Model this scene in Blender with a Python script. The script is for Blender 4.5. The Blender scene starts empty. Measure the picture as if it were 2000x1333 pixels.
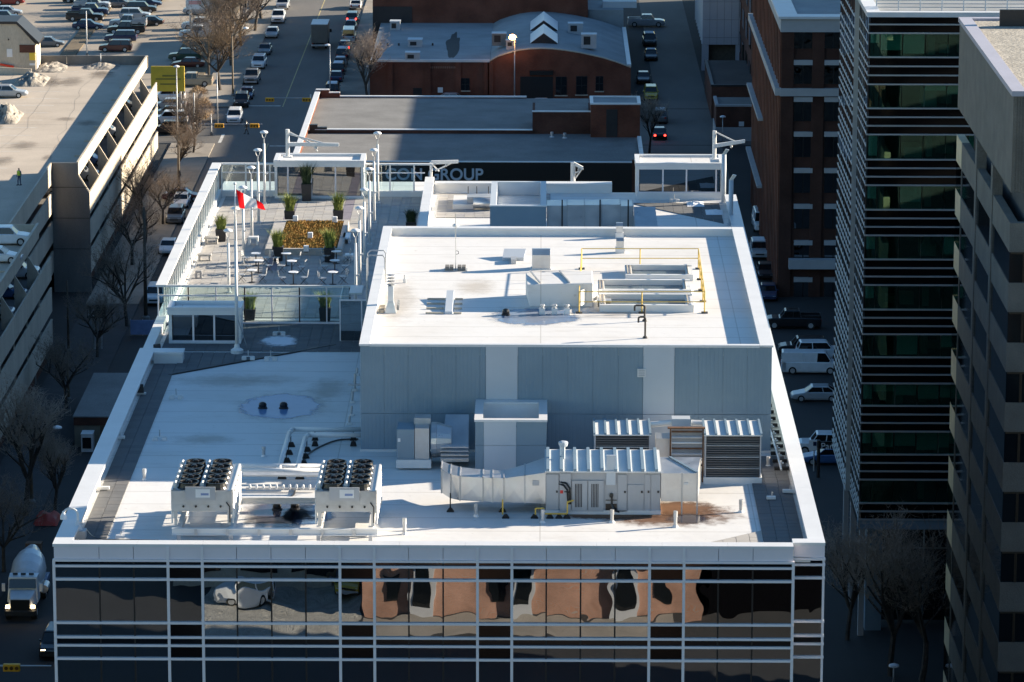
import bpy, bmesh, math, random
from mathutils import Vector, Matrix, noise as mnoise
random.seed(7)
R = math.radians
scene = bpy.context.scene
COL = scene.collection

# ------------------------------------------------------------------ camera
F_PX, PITCH, YAW, ROLL, CAM_H = 8000.0, R(12.34), R(0.41), R(0.10), 85.0
_f = Vector((-math.sin(YAW)*math.cos(PITCH), math.cos(YAW)*math.cos(PITCH), -math.sin(PITCH)))
_r = Vector((math.cos(YAW), math.sin(YAW), 0.0)); _u = _r.cross(_f)
_r, _u = _r*math.cos(ROLL)+_u*math.sin(ROLL), _u*math.cos(ROLL)-_r*math.sin(ROLL)
cam = bpy.data.cameras.new('camera'); camo = bpy.data.objects.new('camera', cam); COL.objects.link(camo)
cam.sensor_width = 36.0; cam.lens = 36.0*F_PX/2000.0; cam.clip_start = 1.0; cam.clip_end = 8000.0
camo.matrix_world = Matrix(((_r.x, _u.x, -_f.x, 0), (_r.y, _u.y, -_f.y, 0), (_r.z, _u.z, -_f.z, CAM_H), (0, 0, 0, 1)))
scene.camera = camo
# ------------------------------------------------------------------ daylight
SUN_EL, SUN_AZ = R(15.3), R(18.0)          # azimuth from +X towards +Y
sdir = Vector((math.cos(SUN_AZ)*math.cos(SUN_EL), math.sin(SUN_AZ)*math.cos(SUN_EL), math.sin(SUN_EL)))
world = bpy.data.worlds.new('World'); scene.world = world; world.use_nodes = True
_nt = world.node_tree; _bg = _nt.nodes['Background']
_sky = _nt.nodes.new('ShaderNodeTexSky'); _sky.sky_type = 'NISHITA'; _sky.sun_disc = False
_sky.sun_elevation = SUN_EL; _sky.sun_rotation = math.pi/2-SUN_AZ; _sky.altitude = 1000; _sky.dust_density = 0.3; _sky.ozone_density = 1.0
_hs = _nt.nodes.new('ShaderNodeHueSaturation'); _hs.inputs['Saturation'].default_value = 1.25
_nt.links.new(_sky.outputs[0], _hs.inputs['Color']); _nt.links.new(_hs.outputs[0], _bg.inputs[0]); _bg.inputs[1].default_value = 0.066
_sl = bpy.data.lights.new('sun', 'SUN'); _sl.energy = 5.0; _sl.angle = R(0.5); _sl.color = (1.0, 0.86, 0.67)
_so = bpy.data.objects.new('sun', _sl); COL.objects.link(_so); _so.location = (60, 60, 120)
_so.rotation_euler = (-sdir).to_track_quat('-Z', 'Y').to_euler()
vs = scene.view_settings; vs.view_transform = 'Standard'; vs.look = 'None'; vs.gamma = 1.0; vs.use_curve_mapping = False
vs.exposure = 1.65
scene.cycles.max_bounces = 6; scene.cycles.transparent_max_bounces = 12; scene.cycles.caustics_reflective = False; scene.cycles.caustics_refractive = False

# ------------------------------------------------------------------ survey: photo point on a known plane -> place
def W(px, py, z=None, Y=None, X=None):
    d = _f + _r*((px-1000)/F_PX) - _u*((py-666.5)/F_PX)
    t = (z-CAM_H)/d.z if z is not None else (Y/d.y if Y is not None else X/d.x)
    return Vector((0, 0, CAM_H)) + d*t

# ------------------------------------------------------------------ mesh builder
class MB:
    def __init__(s): s.v, s.f = [], []
    def add(s, vs_, fs):
        b = len(s.v); s.v += [tuple(p) for p in vs_]; s.f += [tuple(b+i for i in f) for f in fs]; return s
    def box(s, x0, x1, y0, y1, z0, z1):
        return s.add([(x0,y0,z0),(x1,y0,z0),(x1,y1,z0),(x0,y1,z0),(x0,y0,z1),(x1,y0,z1),(x1,y1,z1),(x0,y1,z1)],
                     [(0,3,2,1),(4,5,6,7),(0,1,5,4),(1,2,6,5),(2,3,7,6),(3,0,4,7)])
    def hexa(s, p):
        return s.add(p, [(0,3,2,1),(4,5,6,7),(0,1,5,4),(1,2,6,5),(2,3,7,6),(3,0,4,7)])
    def quad(s, *p): return s.add(p, [tuple(range(len(p)))])
    def prism(s, poly, ax, a0, a1):
        n = len(poly)
        def mk(p, a):
            return (a, p[0], p[1]) if ax == 'x' else ((p[0], a, p[1]) if ax == 'y' else (p[0], p[1], a))
        return s.add([mk(p, a0) for p in poly]+[mk(p, a1) for p in poly],
                     [tuple(range(n-1, -1, -1)), tuple(range(n, 2*n))]+[(i, (i+1) % n, n+(i+1) % n, n+i) for i in range(n)])
    def cyl(s, a, b, r0, r1=None, n=8, caps=True):
        a, b = Vector(a), Vector(b); r1 = r0 if r1 is None else r1; d = (b-a)
        if d.length < 1e-6: return s
        d.normalize(); t = Vector((0, 0, 1)) if abs(d.z) < .9 else Vector((1, 0, 0)); u = d.cross(t).normalized(); w = d.cross(u)
        vs_ = []
        for c, r in ((a, r0), (b, r1)):
            for i in range(n):
                an = 2*math.pi*i/n; vs_.append(c+u*(math.cos(an)*r)+w*(math.sin(an)*r))
        fs = [(i, (i+1) % n, n+(i+1) % n, n+i) for i in range(n)]
        if caps: fs += [tuple(range(n-1, -1, -1)), tuple(range(n, 2*n))]
        return s.add(vs_, fs)
    def tube(s, pts, r, n=6):
        for a, b in zip(pts[:-1], pts[1:]): s.cyl(a, b, r, r, n)
        return s
    def lathe(s, c, prof, n=12):
        c = Vector(c); vs_, fs = [], []
        for r, z in prof:
            for i in range(n):
                an = 2*math.pi*i/n; vs_.append(c+Vector((math.cos(an)*r, math.sin(an)*r, z)))
        for k in range(len(prof)-1):
            for i in range(n): fs.append((k*n+i, k*n+(i+1) % n, (k+1)*n+(i+1) % n, (k+1)*n+i))
        fs += [tuple(range(n-1, -1, -1)), tuple(range((len(prof)-1)*n, len(prof)*n))]
        return s.add(vs_, fs)
    def grid(s, fn, nu, nv):
        vs_ = [fn(i/nu, j/nv) for j in range(nv+1) for i in range(nu+1)]
        fs = [(j*(nu+1)+i, j*(nu+1)+i+1, (j+1)*(nu+1)+i+1, (j+1)*(nu+1)+i) for j in range(nv) for i in range(nu)]
        return s.add(vs_, fs)
    def data(s, name, m, smooth=False, org=(0, 0, 0)):
        me = bpy.data.meshes.new(name)
        me.from_pydata([(p[0]-org[0], p[1]-org[1], p[2]-org[2]) for p in s.v], [], s.f); me.update()
        if isinstance(m, str): m = MAT[m]
        me.materials.append(m)
        if smooth: me.polygons.foreach_set('use_smooth', [True]*len(me.polygons))
        return me
    def build(s, name, m, parent=None, smooth=False, org=None, bevel=0):
        if parent is not None: o_ = ORG[parent]
        else: o_ = org or (0, 0, 0)
        o = bpy.data.objects.new(name, s.data(name, m, smooth, o_)); COL.objects.link(o)
        if parent is not None: o.parent = parent
        else: o.location = o_
        ORG[o] = o_
        if bevel:
            b = o.modifiers.new('bevel', 'BEVEL'); b.width = bevel; b.segments = 2; b.limit_method = 'ANGLE'
        return o
ORG = {}
def tag(o, label=None, cat=None, group=None, kind=None):
    if label: o['label'] = label
    if cat: o['category'] = cat
    if group: o['group'] = group
    if kind: o['kind'] = kind
    return o
def thing(name, label, cat, loc, group=None, local=False, rot=0):
    o = bpy.data.objects.new(name, None); COL.objects.link(o); o.empty_display_size = .3
    o.location = loc; o.rotation_euler = (0, 0, rot); ORG[o] = (0, 0, 0) if local else tuple(loc)
    return tag(o, label, cat, group)
def inst(name, me, parent, loc=(0, 0, 0), rot=(0, 0, 0), sc=None):
    o = bpy.data.objects.new(name, me); COL.objects.link(o); o.parent = parent
    g = ORG[parent]; o.location = (loc[0]-g[0], loc[1]-g[1], loc[2]-g[2]); o.rotation_euler = rot
    if sc: o.scale = sc
    ORG[o] = tuple(loc)
    return o
def copy_tree(root, loc, rot=0, label=None, scale=None):
    def rec(o, par):
        c = o.copy(); COL.objects.link(c)
        if par: c.parent = par
        for ch in o.children: rec(ch, c)
        return c
    c = rec(root, None); c.location = loc; c.rotation_euler = (0, 0, rot)
    if scale: c.scale = (scale,)*3
    if label: c['label'] = label
    ORG[c] = (0, 0, 0)
    return c
def struct(name, mb, m): return tag(mb.build(name, m), kind='structure')

# ------------------------------------------------------------------ materials
MAT = {}
def mat(name, col, rough=.7, metal=0., var=.18, sc=.6, bump=0., bsc=8., spec=.5, col2=None, fine=0., stretch=None, emit=None, rv=0., coat=0.):
    m = bpy.data.materials.new(name); m.use_nodes = True; MAT[name] = m
    nt = m.node_tree; N, L = nt.nodes, nt.links; b = N['Principled BSDF']
    b.inputs['Roughness'].default_value = rough; b.inputs['Metallic'].default_value = metal
    b.inputs['Specular IOR Level'].default_value = spec; b.inputs['Coat Weight'].default_value = coat
    c = (*col, 1.0)
    if var or col2:
        geo = N.new('ShaderNodeNewGeometry'); mp = N.new('ShaderNodeMapping'); L.new(geo.outputs['Position'], mp.inputs[0])
        if stretch: mp.inputs['Scale'].default_value = stretch
        nz = N.new('ShaderNodeTexNoise'); nz.inputs['Scale'].default_value = sc; nz.inputs['Detail'].default_value = 6; nz.inputs['Roughness'].default_value = .62
        L.new(mp.outputs[0], nz.inputs['Vector'])
        mr = N.new('ShaderNodeMapRange'); mr.inputs[1].default_value = .3; mr.inputs[2].default_value = .7; L.new(nz.outputs['Fac'], mr.inputs[0])
        mx = N.new('ShaderNodeMix'); mx.data_type = 'RGBA'; L.new(mr.outputs[0], mx.inputs['Factor'])
        d = col2 or tuple(x*(1-var) for x in col)
        mx.inputs[6].default_value = (*d, 1); mx.inputs[7].default_value = tuple(min(1, x*(1+var*.4)) for x in col)+(1,) if not col2 else c
        out = mx.outputs[2]
        if fine:
            n2 = N.new('ShaderNodeTexNoise'); n2.inputs['Scale'].default_value = bsc*2.2; n2.inputs['Detail'].default_value = 3; L.new(mp.outputs[0], n2.inputs['Vector'])
            m2 = N.new('ShaderNodeMapRange'); m2.inputs[1].default_value = .3; m2.inputs[2].default_value = .7; m2.inputs[3].default_value = 1-fine; m2.inputs[4].default_value = 1+fine*.5
            L.new(n2.outputs['Fac'], m2.inputs[0])
            mm = N.new('ShaderNodeMix'); mm.data_type = 'RGBA'; mm.blend_type = 'MULTIPLY'; mm.inputs['Factor'].default_value = 1
            L.new(out, mm.inputs[6]); L.new(m2.outputs[0], mm.inputs[7]); out = mm.outputs[2]
        L.new(out, b.inputs['Base Color'])
        if rv:
            r2 = N.new('ShaderNodeMapRange'); r2.inputs[1].default_value = .3; r2.inputs[2].default_value = .7; r2.inputs[3].default_value = rough-rv; r2.inputs[4].default_value = rough+rv
            L.new(nz.outputs['Fac'], r2.inputs[0]); L.new(r2.outputs[0], b.inputs['Roughness'])
        if bump:
            n3 = N.new('ShaderNodeTexNoise'); n3.inputs['Scale'].default_value = bsc; n3.inputs['Detail'].default_value = 4; L.new(mp.outputs[0], n3.inputs['Vector'])
            bp = N.new('ShaderNodeBump'); bp.inputs['Strength'].default_value = bump; bp.inputs['Distance'].default_value = .05
            L.new(n3.outputs['Fac'], bp.inputs['Height']); L.new(bp.outputs[0], b.inputs['Normal'])
    else: b.inputs['Base Color'].default_value = c
    if emit: b.inputs['Emission Color'].default_value = (*emit[0], 1); b.inputs['Emission Strength'].default_value = emit[1]
    return m
def glass(name, tint, refl, wave=0., wsc=.8, glosscol=(1, 1, 1), rough=.0):
    """see-through pane: tinted transparency plus a mirror share; wave bends each pane a little"""
    m = bpy.data.materials.new(name); m.use_nodes = True; MAT[name] = m
    nt = m.node_tree; N, L = nt.nodes, nt.links; N.remove(N['Principled BSDF']); out = N['Material Output']
    t = N.new('ShaderNodeBsdfTransparent'); t.inputs[0].default_value = (*tint, 1)
    g = N.new('ShaderNodeBsdfGlossy'); g.inputs['Roughness'].default_value = rough; g.inputs[0].default_value = (*glosscol, 1)
    lw = N.new('ShaderNodeLayerWeight'); lw.inputs[0].default_value = .25
    mr = N.new('ShaderNodeMapRange'); mr.inputs[3].default_value = refl; mr.inputs[4].default_value = min(1, refl+.55); L.new(lw.outputs['Facing'], mr.inputs[0])
    mx = N.new('ShaderNodeMixShader'); L.new(mr.outputs[0], mx.inputs[0]); L.new(t.outputs[0], mx.inputs[1]); L.new(g.outputs[0], mx.inputs[2])
    L.new(mx.outputs[0], out.inputs[0])
    if wave:
        geo = N.new('ShaderNodeNewGeometry'); oi = N.new('ShaderNodeObjectInfo'); ad = N.new('ShaderNodeVectorMath'); ad.operation = 'MULTIPLY_ADD'
        sc = N.new('ShaderNodeCombineXYZ'); L.new(oi.outputs['Random'], sc.inputs[0]); L.new(oi.outputs['Random'], sc.inputs[2])
        ad.inputs[1].default_value = (37, 37, 37); L.new(sc.outputs[0], ad.inputs[0]); L.new(geo.outputs['Position'], ad.inputs[2])
        nz = N.new('ShaderNodeTexNoise'); nz.inputs['Scale'].default_value = wsc; nz.inputs['Detail'].default_value = 1.2; L.new(ad.outputs[0], nz.inputs['Vector'])
        bp = N.new('ShaderNodeBump'); bp.inputs['Strength'].default_value = 1.0; bp.inputs['Distance'].default_value = wave; L.new(nz.outputs['Fac'], bp.inputs['Height'])
        L.new(bp.outputs[0], g.inputs['Normal'])
    return m
def brick(name, c1, c2, mortar, sc=1.0):
    m = bpy.data.materials.new(name); m.use_nodes = True; MAT[name] = m
    nt = m.node_tree; N, L = nt.nodes, nt.links; b = N['Principled BSDF']; b.inputs['Roughness'].default_value = .9; b.inputs['Specular IOR Level'].default_value = .2
    geo = N.new('ShaderNodeNewGeometry'); sep = N.new('ShaderNodeSeparateXYZ'); L.new(geo.outputs['Position'], sep.inputs[0])
    ad = N.new('ShaderNodeMath'); L.new(sep.outputs[0], ad.inputs[0]); L.new(sep.outputs[1], ad.inputs[1])
    cb = N.new('ShaderNodeCombineXYZ'); L.new(ad.outputs[0], cb.inputs[0]); L.new(sep.outputs[2], cb.inputs[1])
    br = N.new('ShaderNodeTexBrick'); br.inputs['Scale'].default_value = 1/sc; br.inputs['Brick Width'].default_value = .23; br.inputs['Row Height'].default_value = .076; br.inputs['Mortar Size'].default_value = .007
    br.inputs['Color1'].default_value = (*c1, 1); br.inputs['Color2'].default_value = (*c2, 1); br.inputs['Mortar'].default_value = (*mortar, 1); L.new(cb.outputs[0], br.inputs['Vector'])
    nz = N.new('ShaderNodeTexNoise'); nz.inputs['Scale'].default_value = .35; nz.inputs['Detail'].default_value = 7; L.new(geo.outputs['Position'], nz.inputs['Vector'])
    mr = N.new('ShaderNodeMapRange'); mr.inputs[1].default_value = .3; mr.inputs[2].default_value = .7; mr.inputs[3].default_value = .6; mr.inputs[4].default_value = 1.15; L.new(nz.outputs['Fac'], mr.inputs[0])
    mx = N.new('ShaderNodeMix'); mx.data_type = 'RGBA'; mx.blend_type = 'MULTIPLY'; mx.inputs['Factor'].default_value = 1; L.new(br.outputs['Color'], mx.inputs[6]); L.new(mr.outputs[0], mx.inputs[7])
    L.new(mx.outputs[2], b.inputs['Base Color']); return m

def membrane(name, col, dirt, seam=1.0):
    m = bpy.data.materials.new(name); m.use_nodes = True; MAT[name] = m
    nt = m.node_tree; N, L = nt.nodes, nt.links; b = N['Principled BSDF']; b.inputs['Roughness'].default_value = .6
    geo = N.new('ShaderNodeNewGeometry'); sep = N.new('ShaderNodeSeparateXYZ'); L.new(geo.outputs['Position'], sep.inputs[0])
    def rng(src, a, b_, lo, hi):
        r_ = N.new('ShaderNodeMapRange'); r_.inputs[1].default_value = a; r_.inputs[2].default_value = b_; r_.inputs[3].default_value = lo; r_.inputs[4].default_value = hi; L.new(src, r_.inputs[0]); return r_.outputs[0]
    def nz(sc, det, st=(1, 1, 1), rough=.6):
        mp = N.new('ShaderNodeMapping'); mp.inputs['Scale'].default_value = st; L.new(geo.outputs['Position'], mp.inputs[0])
        n = N.new('ShaderNodeTexNoise'); n.inputs['Scale'].default_value = sc; n.inputs['Detail'].default_value = det; n.inputs['Roughness'].default_value = rough; L.new(mp.outputs[0], n.inputs['Vector']); return n.outputs['Fac']
    def line(axis, period, w):
        d = N.new('ShaderNodeMath'); d.operation = 'PINGPONG'; L.new(sep.outputs[axis], d.inputs[0]); d.inputs[1].default_value = period/2
        return rng(d.outputs[0], w*.4, w, 1, 0)
    def mul(a, k):
        q = N.new('ShaderNodeMath'); q.operation = 'MULTIPLY'; L.new(a, q.inputs[0])
        if isinstance(k, float): q.inputs[1].default_value = k
        else: L.new(k, q.inputs[1])
        return q.outputs[0]
    def mix(f, a, col_):
        x = N.new('ShaderNodeMix'); x.data_type = 'RGBA'; L.new(f, x.inputs[0])
        if isinstance(a, tuple): x.inputs[6].default_value = (*a, 1)
        else: L.new(a, x.inputs[6])
        x.inputs[7].default_value = (*col_, 1); return x.outputs[2]
    o = mix(rng(nz(.16, 6), .48, .78, 0, .5), col, dirt)
    o = mix(mul(rng(nz(.9, 8, (.35, 1.6, 1), .72), .55, .8, 0, 1), .45), o, tuple(x*.75 for x in dirt))
    o = mix(mul(rng(nz(3.2, 4, (1, 1, 1), .7), .64, .74, 0, 1), .5), o, tuple(x*.5 for x in dirt))
    o = mix(mul(line(1, 2.3, .05), .6*seam), o, tuple(x*.6 for x in dirt)); o = mix(mul(line(0, 9.7, .035), .5*seam), o, tuple(x*.6 for x in dirt))
    L.new(o, b.inputs['Base Color'])
    bp = N.new('ShaderNodeBump'); bp.inputs['Strength'].default_value = .2; bp.inputs['Distance'].default_value = .06; L.new(nz(1.3, 4), bp.inputs['Height']); L.new(bp.outputs[0], b.inputs['Normal'])
def soft(name, col, col2, rough, edge=.55, strength=.9, sc=1.2):
    """thin patch that fades out towards its rim"""
    m = bpy.data.materials.new(name); m.use_nodes = True; MAT[name] = m
    nt = m.node_tree; N, L = nt.nodes, nt.links; b = N['Principled BSDF']; b.inputs['Roughness'].default_value = rough; b.inputs['Specular IOR Level'].default_value = .12 if name == 'puddle' else .4
    tc = N.new('ShaderNodeTexCoord'); mp = N.new('ShaderNodeMapping'); mp.inputs['Location'].default_value = (-1, -1, 0); mp.inputs['Scale'].default_value = (2, 2, 0); L.new(tc.outputs['Generated'], mp.inputs[0])
    ln = N.new('ShaderNodeVectorMath'); ln.operation = 'LENGTH'; L.new(mp.outputs[0], ln.inputs[0])
    geo = N.new('ShaderNodeNewGeometry'); nz = N.new('ShaderNodeTexNoise'); nz.inputs['Scale'].default_value = sc; nz.inputs['Detail'].default_value = 7; nz.inputs['Roughness'].default_value = .65; L.new(geo.outputs['Position'], nz.inputs['Vector'])
    ad = N.new('ShaderNodeMath'); ad.operation = 'MULTIPLY_ADD'; L.new(nz.outputs['Fac'], ad.inputs[0]); ad.inputs[1].default_value = .9; L.new(ln.outputs['Value'], ad.inputs[2])
    mr = N.new('ShaderNodeMapRange'); mr.interpolation_type = 'SMOOTHSTEP'; mr.inputs[1].default_value = edge+.45; mr.inputs[2].default_value = 1.35; mr.inputs[3].default_value = strength; mr.inputs[4].default_value = 0; L.new(ad.outputs[0], mr.inputs[0])
    L.new(mr.outputs[0], b.inputs['Alpha'])
    x = N.new('ShaderNodeMix'); x.data_type = 'RGBA'; L.new(nz.outputs['Fac'], x.inputs[0]); x.inputs[6].default_value = (*col, 1); x.inputs[7].default_value = (*col2, 1); L.new(x.outputs[2], b.inputs['Base Color'])
membrane('membrane', (.72, .715, .70), (.52, .485, .43)); membrane('membrane_pent', (.72, .71, .69), (.56, .52, .455))
soft('snow_soft', (.8, .82, .86), (.7, .73, .78), .8, .5, 1.0, 1.5)
soft('oil_stain', (.12, .10, .08), (.26, .22, .18), .8, .1, .4)
soft('stain_soft', (.36, .29, .20), (.54, .47, .38), .8, .1, .3)
soft('puddle', (.10, .21, .40), (.20, .32, .50), .15, .7, .97, .7)  # blue sky reflection painted into the water's base colour
soft('puddle_dark', (.03, .03, .04), (.10, .09, .11), .06, .45, .95, .8)
soft('rust_stain', (.055, .025, .014), (.30, .16, .09), .7, .3, .97, 1.6)
mat('asphalt', (.028, .028, .028), .85, var=.35, sc=.09, bump=.25, bsc=9, fine=.25)
mat('asphalt_dry', (.37, .32, .26), .92, var=.28, sc=.06, bump=.2, bsc=7, fine=.2)
mat('asphalt_deck', (.50, .43, .35), .92, var=.22, sc=.10, bump=.15, bsc=6, fine=.15)
mat('sidewalk', (.30, .265, .22), .9, var=.25, sc=.3, fine=.15)
mat('road_paint', (.62, .61, .57), .8, var=.45, sc=1.4)
mat('road_yellow', (.55, .45, .20), .8, var=.4, sc=1.2)
mat('pavement_shaded', (.05, .05, .052), .9, var=.3, sc=.4, fine=.15)  # darker copy of the pavement, street shade put into its colour
mat('dry_grass', (.17, .13, .08), .95, var=.4, sc=.4, bump=.5, bsc=4, fine=.3)
mat('coping', (.68, .69, .70), .42, var=.08, sc=.7, spec=.5)
mat('fascia', (.74, .69, .73), .45, var=.06, sc=.5)
mat('mullion', (.78, .74, .76), .4, var=.05)
mat('black_frame', (.012, .012, .014), .4, var=0)
mat('cladding', (.20, .285, .355), .5, var=.08, sc=.5, metal=.1)
mat('cladding_light', (.50, .55, .60), .48, var=.05, sc=.5, metal=.1)
mat('galvanised', (.58, .59, .60), .36, metal=.75, var=.16, sc=1.1, rv=.1)
mat('galv_dull', (.50, .51, .52), .5, metal=.55, var=.2, sc=1.4, rv=.1)
mat('grey_paint', (.42, .43, .45), .5, var=.08, sc=1)
mat('white_paint', (.72, .72, .71), .45, var=.07, sc=1)
mat('dark_metal', (.03, .03, .034), .45, var=.2, sc=2, metal=.3)
mat('black_plastic', (.008, .008, .009), .32, var=0)
mat('rubber', (.012, .012, .012), .8, var=0)
mat('safety_yellow', (.66, .44, .08), .5, var=.12, sc=3)
mat('rust', (.20, .10, .05), .8, var=.5, sc=4, col2=(.09, .045, .025))
mat('snow', (.80, .82, .85), .8, var=.12, sc=2.5, bump=.5, bsc=5)
mat('dirty_snow', (.42, .385, .33), .9, var=.6, sc=1.6, bump=1.0, bsc=3, col2=(.10, .09, .08))
for i, c in enumerate(((.40, .39, .37), (.36, .35, .34), (.43, .41, .38), (.33, .33, .34), (.41, .40, .39))): mat('paver%d' % i, c, .9, var=.12, sc=1.5, fine=.1, bsc=14)
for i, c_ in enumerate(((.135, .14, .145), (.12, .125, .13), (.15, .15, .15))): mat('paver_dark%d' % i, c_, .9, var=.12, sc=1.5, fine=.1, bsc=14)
mat('blade', (.15, .15, .155), .45, metal=.3, var=.1)
mat('paver_purple', (.22, .205, .25), .9, var=.15, sc=1.5)
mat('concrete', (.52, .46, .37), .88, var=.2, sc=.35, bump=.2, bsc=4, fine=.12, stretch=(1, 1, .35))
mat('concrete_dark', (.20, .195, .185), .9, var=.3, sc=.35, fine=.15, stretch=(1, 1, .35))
mat('gravel', (.43, .40, .34), .95, var=.3, sc=.9, bump=1.0, bsc=5, fine=.45)
mat('roof_grey', (.21, .21, .205), .9, var=.25, sc=.25, fine=.2, bsc=3)
mat('roof_blue', (.30, .32, .33), .8, var=.25, sc=.2, fine=.12)
mat('black_sign', (.006, .006, .007), .45, var=0)
mat('sign_white', (.72, .73, .74), .6, var=.04)
mat('sign_yellow', (.75, .52, .05), .5, var=.1, sc=.8)
mat('red_paint', (.55, .02, .02), .5, var=.06)
mat('flag_white', (.8, .8, .8), .7, var=0)
mat('timber', (.10, .08, .06), .9, var=.3, sc=2)
mat('bark', (.075, .062, .052), .95, var=.4, sc=3)
mat('twig', (.31, .25, .20), .95, var=.35, sc=.9)
mat('twig_gold', (.36, .26, .16), .95, var=.35, sc=.9)
mat('grass_green', (.27, .30, .06), .8, var=.5, sc=4, col2=(.10, .14, .03))
mat('grass_dark', (.03, .055, .018), .8, var=.5, sc=5)
mat('sedum', (.40, .20, .05), .95, var=.5, sc=2.2, col2=(.20, .16, .04))
mat('soil', (.06, .045, .03), .95, var=.3, sc=2)
mat('tarp_orange', (.36, .035, .02), .6, var=.2, sc=1)
mat('tarp_blue', (.22, .30, .52), .6, var=.25, sc=1.2)
mat('signal_yellow', (.85, .42, .02), .5, var=.1)
mat('interior', (.09, .09, .09), .9, var=.3, sc=.5)
mat('interior_light', (.32, .35, .34), .9, var=.15, sc=.5)
mat('lamp_lit', (.9, .6, .3), .5, var=0, emit=((1.0, .45, .12), 14))
mat('lamp_white', (.75, .76, .78), .35, var=0)
mat('headlight_on', (.9, .8, .6), .3, var=0, emit=((1.0, .75, .4), 4))
mat('taillight_on', (.6, .02, .02), .3, var=0, emit=((1.0, .03, .02), 4))
mat('taillight', (.35, .01, .01), .3, var=0)
mat('lens', (.6, .62, .65), .15, var=0)
mat('car_glass', (.008, .010, .012), .05, var=0, spec=.8)
mat('skin', (.45, .28, .2), .6, var=0)
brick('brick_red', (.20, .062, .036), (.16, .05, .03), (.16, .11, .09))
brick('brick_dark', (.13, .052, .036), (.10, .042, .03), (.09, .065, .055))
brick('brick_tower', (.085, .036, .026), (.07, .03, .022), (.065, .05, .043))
brick('brick_orange', (.42, .22, .15), (.36, .19, .13), (.35, .28, .24))
mat('pane_dark', (.006, .008, .010), .04, var=0, spec=.7)
mat('spandrel', (.004, .006, .009), .06, var=0, spec=.6)
mat('spandrel_black', (.002, .002, .003), .10, var=0, spec=.35)
mat('asphalt_street', (.14, .13, .118), .82, var=.35, sc=.12, bump=.2, bsc=6, fine=.2, stretch=(1, .3, 1))
mat('tar', (.03, .025, .022), .7, var=.3, sc=.8)
mat('twig_pale_sunlit', (.48, .40, .33), .95, var=.3, sc=.9)  # pale twigs; on the lower trees sunlight is put into this colour
mat('bark_pale', (.22, .18, .13), .9, var=.3, sc=2)
mat('truck_grey', (.17, .165, .15), .6, var=.15, sc=1)
mat('grey_door', (.13, .125, .115), .6, var=.15, sc=1)
mat('signal_lens', (.12, .05, .01), .3, var=0)
mat('sign_olive', (.25, .21, .04), .6, var=0)
mat('sign_pink', (.70, .35, .33), .6, var=0)
mat('sign_dark', (.006, .014, .010), .5, var=.2)
mat('wall_tan', (.22, .20, .155), .9, var=.15, sc=1)
mat('hi_vis', (.55, .62, .05), .6, var=0)
mat('hair', (.03, .02, .015), .8, var=0)
mat('concrete_pale', (.42, .42, .43), .8, var=.12, sc=.5)
mat('concrete_tower', (.20, .185, .16), .92, var=.22, sc=.6, bump=.5, bsc=9, fine=.35)
mat('coping_lilac', (.42, .41, .47), .5, var=.08)
mat('panel_pale', (.40, .38, .42), .5, var=.07, sc=.5)
mat('panel_bounce_lit', (.68, .56, .36), .7, var=.2, sc=.6)  # pale end panels, with reflected sunlight put into the colour
mat('bronze', (.05, .035, .025), .4, metal=.4, var=.2)
mat('roof_brown', (.075, .06, .055), .9, var=.3, sc=.3)
mat('blind', (.74, .80, .76), .8, var=.15, sc=1.5)
mat('rail_bright', (.70, .72, .72), .35, var=.05)
mat('tower_rail', (.45, .47, .47), .35, metal=.3, var=.05)
mat('sign_letter', (.62, .66, .72), .5, var=0)
mat('red_barrier', (.70, .06, .02), .5, var=.1)
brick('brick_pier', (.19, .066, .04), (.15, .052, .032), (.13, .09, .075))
glass('brick_pane', (.03, .04, .04), .30, wave=.02, wsc=.7)
glass('corner_glass', (.35, .42, .42), .10)
glass('side_glass', (.05, .09, .10), .40, wave=.004, wsc=.5)
mat('skylight_glass', (.14, .18, .20), .12, var=.2, sc=.8, spec=.6)
glass('facade_glass', (.10, .16, .19), .42, wave=.0038, wsc=.6, glosscol=(.85, .9, .95))
glass('tower_glass', (.40, .64, .57), .12, wave=.003, wsc=.6, glosscol=(.55, .9, .78))
glass('rail_glass', (.84, .93, .93), .07)
glass('room_glass', (.04, .07, .11), .20, wave=.003, wsc=.5)
glass('blue_glass', (.30, .38, .40), .28, wave=.012, wsc=.5)

def cloth(name, col):
    m = bpy.data.materials.new(name); m.use_nodes = True; MAT[name] = m; N, L = m.node_tree.nodes, m.node_tree.links
    d = N.new('ShaderNodeBsdfDiffuse'); t = N.new('ShaderNodeBsdfTranslucent'); x = N.new('ShaderNodeMixShader'); x.inputs[0].default_value = .5
    for n in (d, t): n.inputs[0].default_value = (*col, 1)
    L.new(d.outputs[0], x.inputs[1]); L.new(t.outputs[0], x.inputs[2]); L.new(x.outputs[0], N['Material Output'].inputs[0])
cloth('flag_red', (.75, .015, .02)); cloth('flag_white', (.85, .85, .85))
# ================================================================== ground and streets
g = MB()
g.box(-3000, 3000, -2500, 5000, -1.0, 0.0)
struct('ground', g, 'asphalt')

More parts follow.
